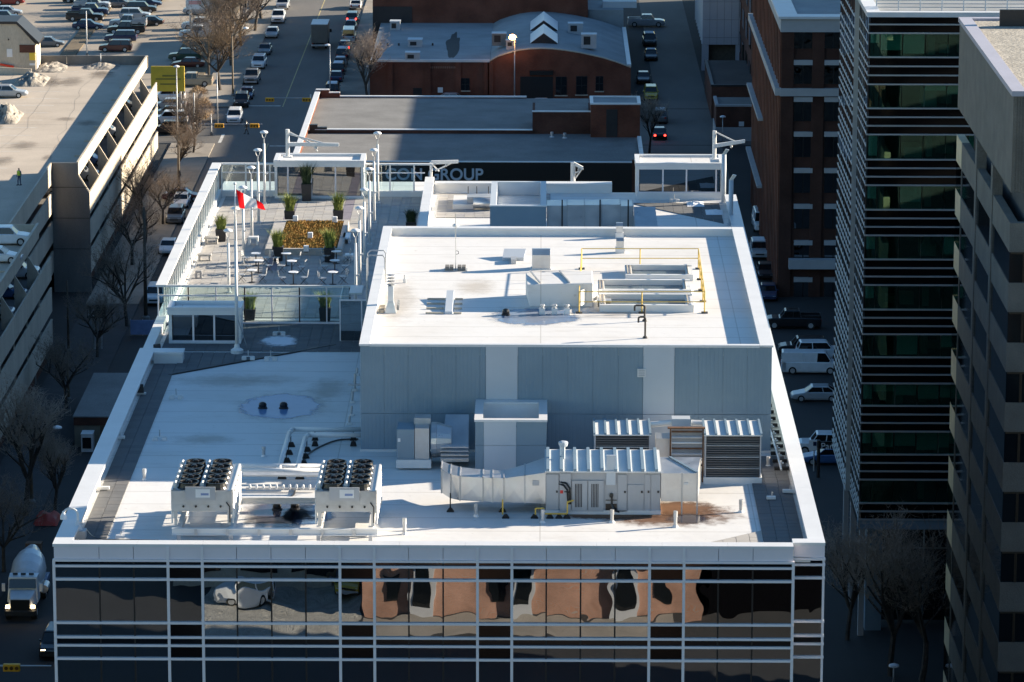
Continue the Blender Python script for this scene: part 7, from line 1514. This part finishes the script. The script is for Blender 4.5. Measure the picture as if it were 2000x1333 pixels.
for s in (-1, 1): m = MB(); m.box(s*.95-.13, s*.95+.13, 2.9, 3.08, 1.0, 1.22); m.build('headlight', 'headlight_on', t); m = MB(); m.box(s*1.4-.12, s*1.4+.12, 1.5, 1.6, 1.9, 2.5); m.build('mirror', 'white_paint', t)
for s in (-1, 0, 1): m = MB(); m.box(s*.6-.18, s*.6+.18, .7, .85, 2.96, 3.08); m.build('cab_lamp', 'black_plastic', t)
drum = MB(); ax = Vector((0, -1, .28)).normalized(); c0 = Vector((0, -.35, 1.9)); prev = None
for s_, r_ in ((0, .75), (.5, 1.1), (1.3, 1.28), (2.4, 1.3), (3.4, 1.1), (4.3, .75), (5.0, .5)):
    p_ = c0+ax*s_
    if prev: drum.cyl(prev[0], p_, prev[1], r_, n=24, caps=False)
    prev = (p_, r_)
drum.cyl(c0, c0+ax*.01, .75, .75, n=24); drum.build('drum', 'car_white', t, smooth=True)
m = MB(); m.hexa([(-.5, -6.2, 2.6), (.5, -6.2, 2.6), (.5, -5.2, 2.9), (-.5, -5.2, 2.9), (-.6, -6.4, 3.6), (.6, -6.4, 3.6), (.6, -5.3, 3.7), (-.6, -5.3, 3.7)]); m.build('hopper', 'rust', t)
m = MB(); m.cyl((-1.3, -.8, 1.4), (-1.3, -2.2, 1.4), .32, n=12); m.build('fuel_tank', 'galvanised', t); m = MB(); m.box(-1.25, -.6, -5.2, -2.4, 1.1, 1.5); m.build('fender', 'car_blue', t)
for s in (-1, 1):
    for y in (2.2, -3.4, -4.7): m = MB(); m.cyl((s*.75, y, .52), (s*1.15, y, .52), .52, n=14); w_ = m.build('wheel', 'rubber', t); m = MB(); m.cyl((s*.9, y, .52), (s*1.16, y, .52), .25, n=10); m.build('hub', 'galv_dull', w_)
# ================================================================== bare winter trees
def tree_meshes(seed, h, spread, twig_mn, levels=4, weep=0.):
    rnd = random.Random(seed); tm, cm = MB(), MB()
    def twig(a, b, w):
        d = (b-a); s = d.cross(Vector((rnd.uniform(-1, 1), rnd.uniform(-1, 1), rnd.uniform(-1, 1))));
        if s.length < 1e-5: return
        s = s.normalized()*w; i = len(cm.v); cm.v += [tuple(a-s), tuple(a+s), tuple(b)]; cm.f.append((i, i+1, i+2))
        s2 = d.cross(s).normalized()*w; i = len(cm.v); cm.v += [tuple(a-s2), tuple(a+s2), tuple(b)]; cm.f.append((i, i+1, i+2))
    def grow(p, d, L_, r_, lev):
        n = 3 if lev < 2 else 2; q = p
        for k in range(n):
            d = (d+Vector((rnd.uniform(-1, 1), rnd.uniform(-1, 1), rnd.uniform(-.4, .7)-weep*lev))*.16).normalized(); q2 = q+d*(L_/n); r2 = r_*(1-.28/n*(k+1)) if lev else r_*(1-.12*(k+1)/n)
            if lev < 3: tm.cyl(q, q2, r_*(1-.28/n*k), r2, n=6 if lev < 2 else 4, caps=False)
            else: twig(q, q2, max(.007, r_*.7))
            q = q2
            if lev >= 1 and lev < levels:
                for _ in range(1 if lev < 2 else 2):
                    side = Vector((rnd.uniform(-1, 1), rnd.uniform(-1, 1), rnd.uniform(-.2, .9)-weep)).normalized(); grow(q, (d*.55+side*spread).normalized(), L_*rnd.uniform(.5, .72), r_*.55, lev+1)
        if lev < levels:
            for _ in range(6 if lev == 0 else 2):
                an = rnd.uniform(0, 6.283); side = Vector((math.cos(an), math.sin(an), rnd.uniform(.1, .8))); grow(q, (d*.8+side*spread).normalized(), L_*rnd.uniform(.6, .85) if lev else h*.3*rnd.uniform(.8, 1.15), r_*.62, lev+1)
        else:
            for _ in range(2): twig(q, q+Vector((rnd.uniform(-1, 1), rnd.uniform(-1, 1), rnd.uniform(-.3, 1)-weep)).normalized()*h*.06, .009)
    grow(Vector((0, 0, 0)), Vector((0, 0, 1)), h*.26, h*.022, 0)
    return tm.data('trunk', 'bark'), cm.data('crown', twig_mn)
TP = [tree_meshes(11, 8.0, .75, 'twig'), tree_meshes(23, 9.0, .6, 'twig'), tree_meshes(37, 8.0, .85, 'twig_gold'), tree_meshes(41, 8.5, .55, 'twig_pale_sunlit')]
def tree(px, py, k, sc, lb, grp='bare street trees', at=None, rot=None):
    q = W(px, py, z=0) if at is None else Vector(at)
    t = thing('bare_tree', lb, 'tree', (q.x, q.y, 0), grp, local=True, rot=random.uniform(0, 6.28) if rot is None else rot)
    t.scale = (sc, sc, sc)
    inst('trunk', TP[k][0], t); inst('crown', TP[k][1], t)
for x, y, k, sc, lb in ((718, 206, 3, 1.15, 'pale bare tree at the corner of the brick building by the right kerb'), (1268, 300, 3, .85, 'pale bare tree at the corner of the low brick building alley'),
                        (430, 178, 2, 1.3, 'golden bare tree on the left kerb beside the grey pickup'), (408, 150, 0, 1.3, 'bare tree at the lot edge left of the golden tree'), (452, 130, 1, 1.35, 'tall bare tree on the left kerb behind the arm lamp'), (470, 92, 0, 1.4, 'bare tree on the left kerb below the top trees'), (498, 62, 2, 1.35, 'golden bare tree high on the left kerb'), (510, 38, 1, 1.4, 'bare tree near the top of the left kerb row'), (455, 52, 0, 1.4, 'bare tree in the lot below the white billboard'), (420, 95, 2, 1.2, 'golden bare tree in front of the white pickups'), (480, 15, 2, 1.4, 'golden bare tree at the top frame edge'),
                        (352, 345, 1, .75, 'golden bare street tree beyond the terrace corner'), (378, 300, 1, .75, 'bare street tree at the near intersection corner'), (352, 262, 0, .7, 'bare street tree below the parked row'), (318, 440, 0, .8, 'bare street tree halfway along the left pavement'), (258, 520, 0, 1.0, 'thin bare tree on the sunlit pavement patch'), (282, 478, 1, 1.05, 'bare tree behind the dark utility pole'), (248, 640, 1, 1.0, 'dark bare tree beside the blue hoarding'), (190, 700, 0, .9, 'dark bare tree in the shaded square left of the roof'), (130, 800, 0, .9, 'dim bare tree left of the small shop roof'),
                        (50, 1010, 3, 1.35, 'large bare tree by the street lamp at the left frame edge'), (8, 1120, 0, 1.0, 'bare tree cut by the left frame edge above the mixer'), (108, 1000, 3, .8, 'small pale bare tree between the mixer and the roof edge'),  # the large tree's pale twigs carry sunlight as colour
                        (1740, 1320, 3, 1.35, 'large bare tree in front of the glass tower base'), (1655, 1250, 3, 1.0, 'bare tree with sunlit twig colour beside the right facade corner'), (1800, 1330, 1, 1.2, 'thin bare tree at the foot of the concrete tower')):  # pale twigs in this row have sunlight painted into their colour
    tree(x, y, k, sc, lb)
# clipped shrubs by the intersection
for x, y, r_, lb in ((396, 232, 1.5, 'round brown shrub at the left kerb corner'), (388, 205, 1.4, 'brown shrub behind the round one at the left kerb')):
    q = W(x, y, z=0); t = thing('brown_shrub', lb, 'shrub', tuple(q)); m = MB(); rr = random.Random(x)
    for _ in range(2600):
        v = Vector((rr.gauss(0, 1), rr.gauss(0, 1), rr.gauss(0, 1))).normalized(); p_ = Vector((q.x, q.y, r_*.85))+Vector((v.x*r_*rr.uniform(.5, 1), v.y*r_*rr.uniform(.5, 1)*1.6, v.z*r_*.85*rr.uniform(.6, 1))); s = Vector((rr.uniform(-1, 1), rr.uniform(-1, 1), 0))*.05
        i = len(m.v); m.v += [tuple(p_-s), tuple(p_+s), tuple(p_+v*.28)]; m.f.append((i, i+1, i+2))
    m.build('twigs', 'twig_gold', t); m = MB(); m.cyl((q.x, q.y, 0), (q.x, q.y, r_), .12, .05, n=6); m.build('stem', 'bark', t)

# ================================================================== poles, lamps, signals
def pole(px, py, ytop, lb, mn='galv_dull', r=.1, arm=None, lit=False, head=True, cat='lamp post', z=0, nm='street_lamp'):
    q = W(px, py, z=z); zt_ = W(px, ytop, Y=q.y).z; t = thing(nm, lb, cat, tuple(q), None)
    m = MB(); m.cyl(q, (q.x, q.y, zt_), r, r*.6, n=8); m.build('pole', mn, t, smooth=True)
    m = MB(); m.lathe(q, [(r*2.2, .0), (r*2.2, .3), (r*1.1, .45)], 8); m.build('base', 'concrete_dark', t)
    e = Vector((q.x, q.y, zt_))
    if arm:
        a = W(arm[0], arm[1], Y=q.y); m = MB(); m.cyl(e-Vector((0, 0, .3)), a, .06, .04, n=6); m.build('arm', mn, t); e = a
    if head:
        m = MB(); m.lathe((e.x, e.y, e.z-.12), [(.1, 0), (.38, .05), (.36, .16), (.1, .26)], 10); hd = m.build('lamp_head', 'lamp_white', t)
        if lit: m = MB(); m.lathe((e.x-.35, e.y-.45, e.z-.3), [(.1, 0), (.4, .12), (.45, .4), (.3, .65), (.1, .72)], 12); m.build('lit_bulb', 'lamp_lit', t)
    return t
pole(170, 110, 22, 'tall pale light pole behind the garage deck wall', 'white_paint', head=False, cat='pole')
pole(197, 128, 105, 'short pale post at the garage deck wall', 'white_paint', head=False, r=.06, cat='pole', z=DZ)
pole(455, 190, 66, 'wooden street lamp with long arm on the left kerb', 'bark_pale', r=.14, arm=(480, 55), head=True)
pole(425, 250, 142, 'thin pale pole on the left kerb corner', 'galv_dull', head=False, cat='pole')
pole(347, 290, 130, 'pale street light pole in front of the yellow billboard', 'galv_dull', head=True)
pole(413, 265, 222, 'short white signal post on the far corner', 'white_paint', r=.08, head=False, cat='pole')
pole(645, 205, 88, 'silver street lamp at the nearest right kerb car', 'galv_dull', arm=(640, 88))
pole(719, 202, 130, 'silver street lamp in front of the pale tree', 'galv_dull')
pole(1005, 203, 76, 'lit orange street lamp before the arched gable', 'galv_dull', lit=True, arm=(1006, 73))
pole(1411, 285, 228, 'thin street lamp behind the rear davit crane', 'galv_dull', r=.07)
pole(285, 625, 405, 'dark wooden utility pole left of the terrace', 'timber', r=.2, head=False, cat='utility pole', nm='utility_pole')
pole(350, 395, 285, 'dark wooden utility pole behind the terrace left corner', 'timber', r=.2, head=False, cat='utility pole', nm='utility_pole')
pole(134, 785, 688, 'dim wooden pole with two insulators in the shaded square', 'bark_pale', r=.14, head=False, cat='utility pole', nm='utility_pole')
pole(134, 690, 548, 'dark pole before the shaded garage end wall', 'timber', r=.12, head=False, cat='utility pole', nm='utility_pole')
pole(62, 985, 836, 'street lamp with curved arm rising from the bare tree', 'bark_pale', r=.16, arm=(112, 835))
pole(1745, 1345, 1300, 'small white lamp at the bottom edge below the large right tree', 'galv_dull', r=.08, head=True)
def mast(px, py, ytop, x_end, y_arm, heads, lb):
    q = W(px, py, z=0); t = thing('traffic_signal', lb, 'traffic light', tuple(q), 'traffic signals on mast arms')
    zt_ = W(px, ytop, Y=q.y).z; m = MB(); m.cyl(q, (q.x, q.y, zt_), .13, .09, n=8); m.build('pole', 'white_paint', t)
    a, b = W(px, y_arm, Y=q.y), W(x_end, y_arm, Y=q.y); m = MB(); m.cyl(a, b, .08, .05, n=7); m.build('mast_arm', 'galv_dull', t)
    for hx in heads:
        c = W(hx, y_arm+3, Y=q.y); m = MB(); m.box(c.x-.58, c.x+.58, c.y-.2, c.y+.15, c.z-.26, c.z+.26); h_ = m.build('signal_head', 'signal_yellow', t, bevel=.05)
        for k in range(3): m = MB(); m.cyl((c.x-.36+k*.36, c.y-.26, c.z), (c.x-.36+k*.36, c.y-.201, c.z), .13, n=10); m.build('lens', 'signal_lens', h_)
    return t
mast(380, 275, 182, 512, 243, (428, 497), 'white mast arm with two yellow signals over the near crossing')
mast(607, 215, 185, 520, 192, (527, 599), 'mast arm with two yellow signals beyond the white parapet')
mast(-20, 1400, 1240, 100, 1301, (23,), 'mast arm with one yellow signal at the bottom left edge')
# ================================================================== signs and hoardings
def board(x0, x1, y0, y1, Yq, mn, lb, cat, posts=True, nm='billboard', lines=()):
    a, b = W(x0, y1, Y=Yq), W(x1, y0, Y=Yq); t = thing(nm, lb, cat, ((a.x+b.x)/2, Yq, 0))
    m = MB(); m.box(a.x, b.x, Yq, Yq+.25, a.z, b.z); m.build('panel', mn, t, bevel=.05)
    if posts:
        for x in (a.x+.6, b.x-.6): m = MB(); m.cyl((x, Yq+.4, 0), (x, Yq+.4, b.z-.3), .15, n=8); m.build('post', 'galv_dull', t)
    for x0_, x1_, yy0, yy1, mm in lines:
        c, d = W(x0_, yy1, Y=Yq), W(x1_, yy0, Y=Yq); m = MB(); m.box(c.x, d.x, Yq-.03, Yq-.001, c.z, d.z); m.build('print_line', mm, t)
    return t
board(295, 360, 130, 179, 520, 'sign_yellow', 'yellow billboard beyond the garage corner', 'billboard', lines=((317, 343, 147, 150, 'sign_olive'), (304, 353, 153.5, 156, 'sign_olive'), (313, 344, 163.5, 166, 'sign_olive')))
board(363, 440, -16, 19, 600, 'sign_white', 'white billboard at the top of the picture', 'billboard', lines=((369, 393, 2, 9, 'sign_pink'),))
q = W(185, 735, z=0); YG = W(188, 660, z=0).y-6
t = board(170, 207, 596, 622, YG, 'sign_dark', 'dark green sign with white arrow in the shaded square', 'sign', nm='arrow_sign')
c = W(172, 604, Y=YG), W(184, 618, Y=YG), W(173, 618, Y=YG)
for a, b in ((W(184, 604, Y=YG), W(173, 617, Y=YG)), (W(172, 603, Y=YG), W(173, 617, Y=YG)), (W(173, 617, Y=YG), W(184, 617, Y=YG))): m = MB(); m.cyl(a-Vector((0, .03, 0)), b-Vector((0, .03, 0)), .06, n=5); m.build('arrow_stroke', 'sign_white', t)
YS2 = 335.0
ps = thing('parking_sign', 'dark parking sign on a post right of the office block', 'sign', (W(1603, 900, Y=YS2).x, YS2, 0))
a, b = W(1602, 877, Y=YS2), W(1650, 863, Y=YS2); m = MB(); m.box(a.x, b.x, YS2, YS2+.15, a.z, b.z); m.build('panel', 'black_sign', ps)
m = MB(); m.cyl((W(1599, 880, Y=YS2).x, YS2+.1, 0), (W(1599, 880, Y=YS2).x, YS2+.1, b.z+.1), .14, n=8); m.build('post', 'black_frame', ps)
def letters(body, a, width_to, top_z, par, mn, org):
    fc = bpy.data.curves.new('letters', 'FONT'); fc.body = body; fc.size = 1.0; fc.extrude = .02; ob = bpy.data.objects.new('letters', fc); COL.objects.link(ob); bpy.context.view_layer.update()
    me = bpy.data.meshes.new_from_object(ob.evaluated_get(bpy.context.evaluated_depsgraph_get())); bpy.data.objects.remove(ob)
    wx = max(v.co.x for v in me.vertices); hx = max(v.co.y for v in me.vertices); k = (width_to-a.x)/wx; me.materials.clear(); me.materials.append(MAT[mn])
    o = bpy.data.objects.new('letters', me); COL.objects.link(o); o.parent = par; o.rotation_euler = (R(90), 0, 0); o.scale = (k, k, 1); o.location = (a.x-org[0], a.y-org[1], top_z-hx*k-org[2]); return o
letters('Park', W(1603, 870, Y=YS2-.03), W(1636, 870, Y=YS2).x, W(1604, 865.5, Y=YS2).z, ps, 'sign_white', ORG[ps])
a, b = W(1580, 880, Y=YS2+2), W(1597, 860, Y=YS2+2); t = thing('parking_notice', 'white parking notice board left of the dark parking sign', 'sign', ((a.x+b.x)/2, YS2+2, 0)); m = MB(); m.box(a.x, b.x, YS2+2, YS2+2.1, a.z, b.z); m.build('panel', 'sign_white', t); m = MB(); m.box(a.x+.35, a.x+.62, YS2+1.97, YS2+1.999, a.z+.4, a.z+.75); m.build('printed_mark', 'car_navy', t); m = MB(); m.cyl((a.x+.45, YS2+2.2, 0), (a.x+.45, YS2+2.2, b.z), .06, n=6); m.build('post', 'galv_dull', t)
# small shop and ice box at the lower left
q0, q1 = W(146, 873, z=0), W(250, 873, z=0); SYq = q0.y; zt_ = W(150, 813, Y=SYq).z
sh = thing('corner_shop', 'small flat roofed shop in shade left of the roof edge', 'building', (q0.x+3, SYq, 0))
yb_ = W(190, 729, z=zt_).y
for nm, mn, b in (('wall', 'wall_tan', (q0.x, q1.x+2, SYq, yb_, 0, zt_-.8)), ('fascia', 'brick_dark', (q0.x-.05, q1.x+2, SYq-.1, yb_, zt_-.799, zt_-.1)), ('roof_sheet', 'roof_grey', (q0.x-.1, q1.x+2, SYq-.15, yb_+.1, zt_-.099, zt_)), ('door', 'timber', (W(196, 850, Y=SYq).x, W(212, 850, Y=SYq).x, SYq-.08, SYq-.001, 0, 2.4))): m = MB(); m.box(*b); m.build(nm, mn, sh)
q = W(170, 885, z=0); t = thing('ice_box', 'small white kiosk box standing before the corner shop', 'kiosk', tuple(q))
m = MB(); m.box(q.x-.5, q.x+.5, q.y, q.y+1.4, .05, 1.6); m.build('casing', 'car_white', t, bevel=.04); m = MB(); m.box(q.x-.38, q.x+.38, q.y-.05, q.y-.001, .4, 1.35); m.build('window', 'car_glass', t); m = MB(); m.box(q.x-.52, q.x+.52, q.y-.02, q.y+1.42, 1.601, 1.68); m.build('roof', 'white_paint', t)
q = W(278, 656, z=0); a, b = W(255, 655, Y=q.y), W(302, 627, Y=q.y); t = thing('site_hoarding', 'blue printed hoarding sheet below the terrace left corner', 'hoarding', (q.x, q.y, 0)); m = MB(); m.box(a.x, b.x, q.y, q.y+.1, .1, b.z-a.z+.1); m.build('sheet', 'tarp_blue', t)
for x in (a.x, (a.x+b.x)/2, b.x): m = MB(); m.cyl((x, q.y+.14, 0), (x, q.y+.14, b.z-a.z+.2), .04, n=6); m.build('post', 'galv_dull', t)
q = W(92, 1018, z=0); m = MB(); m.grid(lambda u, v: (q.x+(u-.5)*2.0, q.y+(v-.5)*3.5, .05+.9*(math.sin(u*math.pi)*math.sin(v*math.pi))**.5*(.75+.5*mnoise.noise(Vector((u*3, v*3, 5))))), 12, 12); tag(m.build('tarp_heap', 'tarp_orange', None, org=tuple(q)), 'orange tarpaulin heap beside the street behind the mixer', 'tarpaulin')
q = W(92, 1018, z=0)

# ================================================================== people
def person(px, py, z, lb, top, legs, vest=None, stride=.25, face=0.):
    q = W(px, py, z=z); t = thing('person', lb, 'person', tuple(q), None, local=True, rot=face)
    sk = {'pel': ((0, 0, .95), .15), 'wai': ((0, .01, 1.1), .14), 'che': ((0, .02, 1.32), .16), 'nek': ((0, .02, 1.5), .065), 'hed': ((0, .04, 1.62), .10), 'top': ((0, .04, 1.76), .07)}
    E_ = [('pel', 'wai'), ('wai', 'che'), ('che', 'nek'), ('nek', 'hed'), ('hed', 'top')]
    for s, nm in ((-1, 'l'), (1, 'r')):
        sk[nm+'hip'] = ((s*.1, 0, .88), .10); sk[nm+'kne'] = ((s*.11, s*stride*.55+.04, .48), .07); sk[nm+'ank'] = ((s*.11, s*stride, .09), .05); sk[nm+'toe'] = ((s*.12, s*stride+.17, .04), .04)
        sk[nm+'sho'] = ((s*.2, .02, 1.42), .075); sk[nm+'elb'] = ((s*.26, -s*stride*.3, 1.14), .055); sk[nm+'wri'] = ((s*.27, -s*stride*.5+.08, .9), .04); sk[nm+'han'] = ((s*.27, -s*stride*.5+.11, .8), .04)
        E_ += [('pel', nm+'hip'), (nm+'hip', nm+'kne'), (nm+'kne', nm+'ank'), (nm+'ank', nm+'toe'), ('che', nm+'sho'), (nm+'sho', nm+'elb'), (nm+'elb', nm+'wri'), (nm+'wri', nm+'han')]
    ks = list(sk); me = bpy.data.meshes.new('body'); me.from_pydata([sk[k][0] for k in ks], [(ks.index(a), ks.index(b)) for a, b in E_], []); me.update()
    for mn in (legs, top, 'skin', 'hair'): me.materials.append(MAT[mn])
    ob = bpy.data.objects.new('body', me); COL.objects.link(ob); md = ob.modifiers.new('skin', 'SKIN'); sv = me.skin_vertices[0].data
    for i, k in enumerate(ks): sv[i].radius = (sk[k][1],)*2; sv[i].use_root = (k == 'pel')
    sb = ob.modifiers.new('sub', 'SUBSURF'); sb.levels = 1; sb.render_levels = 1
    bpy.context.view_layer.update(); m2 = bpy.data.meshes.new_from_object(ob.evaluated_get(bpy.context.evaluated_depsgraph_get())); bpy.data.objects.remove(ob)
    m2.materials.clear()
    for mn in (legs, top, 'skin', 'hair'): m2.materials.append(MAT[mn])
    for p_ in m2.polygons:
        c = p_.center; p_.material_index = 0 if c.z < .93 and abs(c.x) < .2 else (1 if c.z < 1.52 else (3 if (c.z > 1.68 or c.y < .02) else 2))
        p_.use_smooth = True
    o = bpy.data.objects.new('body', m2); COL.objects.link(o); o.parent = t; ORG[o] = (0, 0, 0)
    for s in (-1, 1): m = MB(); m.hexa([(s*.12-.06, s*stride-.08, 0), (s*.12+.06, s*stride-.08, 0), (s*.12+.05, s*stride+.22, 0), (s*.12-.05, s*stride+.22, 0), (s*.12-.05, s*stride-.07, .1), (s*.12+.05, s*stride-.07, .1), (s*.12+.04, s*stride+.2, .06), (s*.12-.04, s*stride+.2, .06)]); m.build('shoe', 'rubber', t)
    if vest: m = MB(); m.lathe((0, .015, 1.0), [(.19, 0), (.21, .2), (.22, .36), (.12, .48)], 12); m.build('vest', vest, t)
    return t
person(38, 362, DZ, 'person in yellow safety vest standing on the garage deck', 'car_navy', 'car_navy', 'hi_vis', .08, 2.6)
person(482, 262, 0, 'person in dark clothes crossing the street at the intersection', 'car_black', 'car_black', None, .3, 1.2)
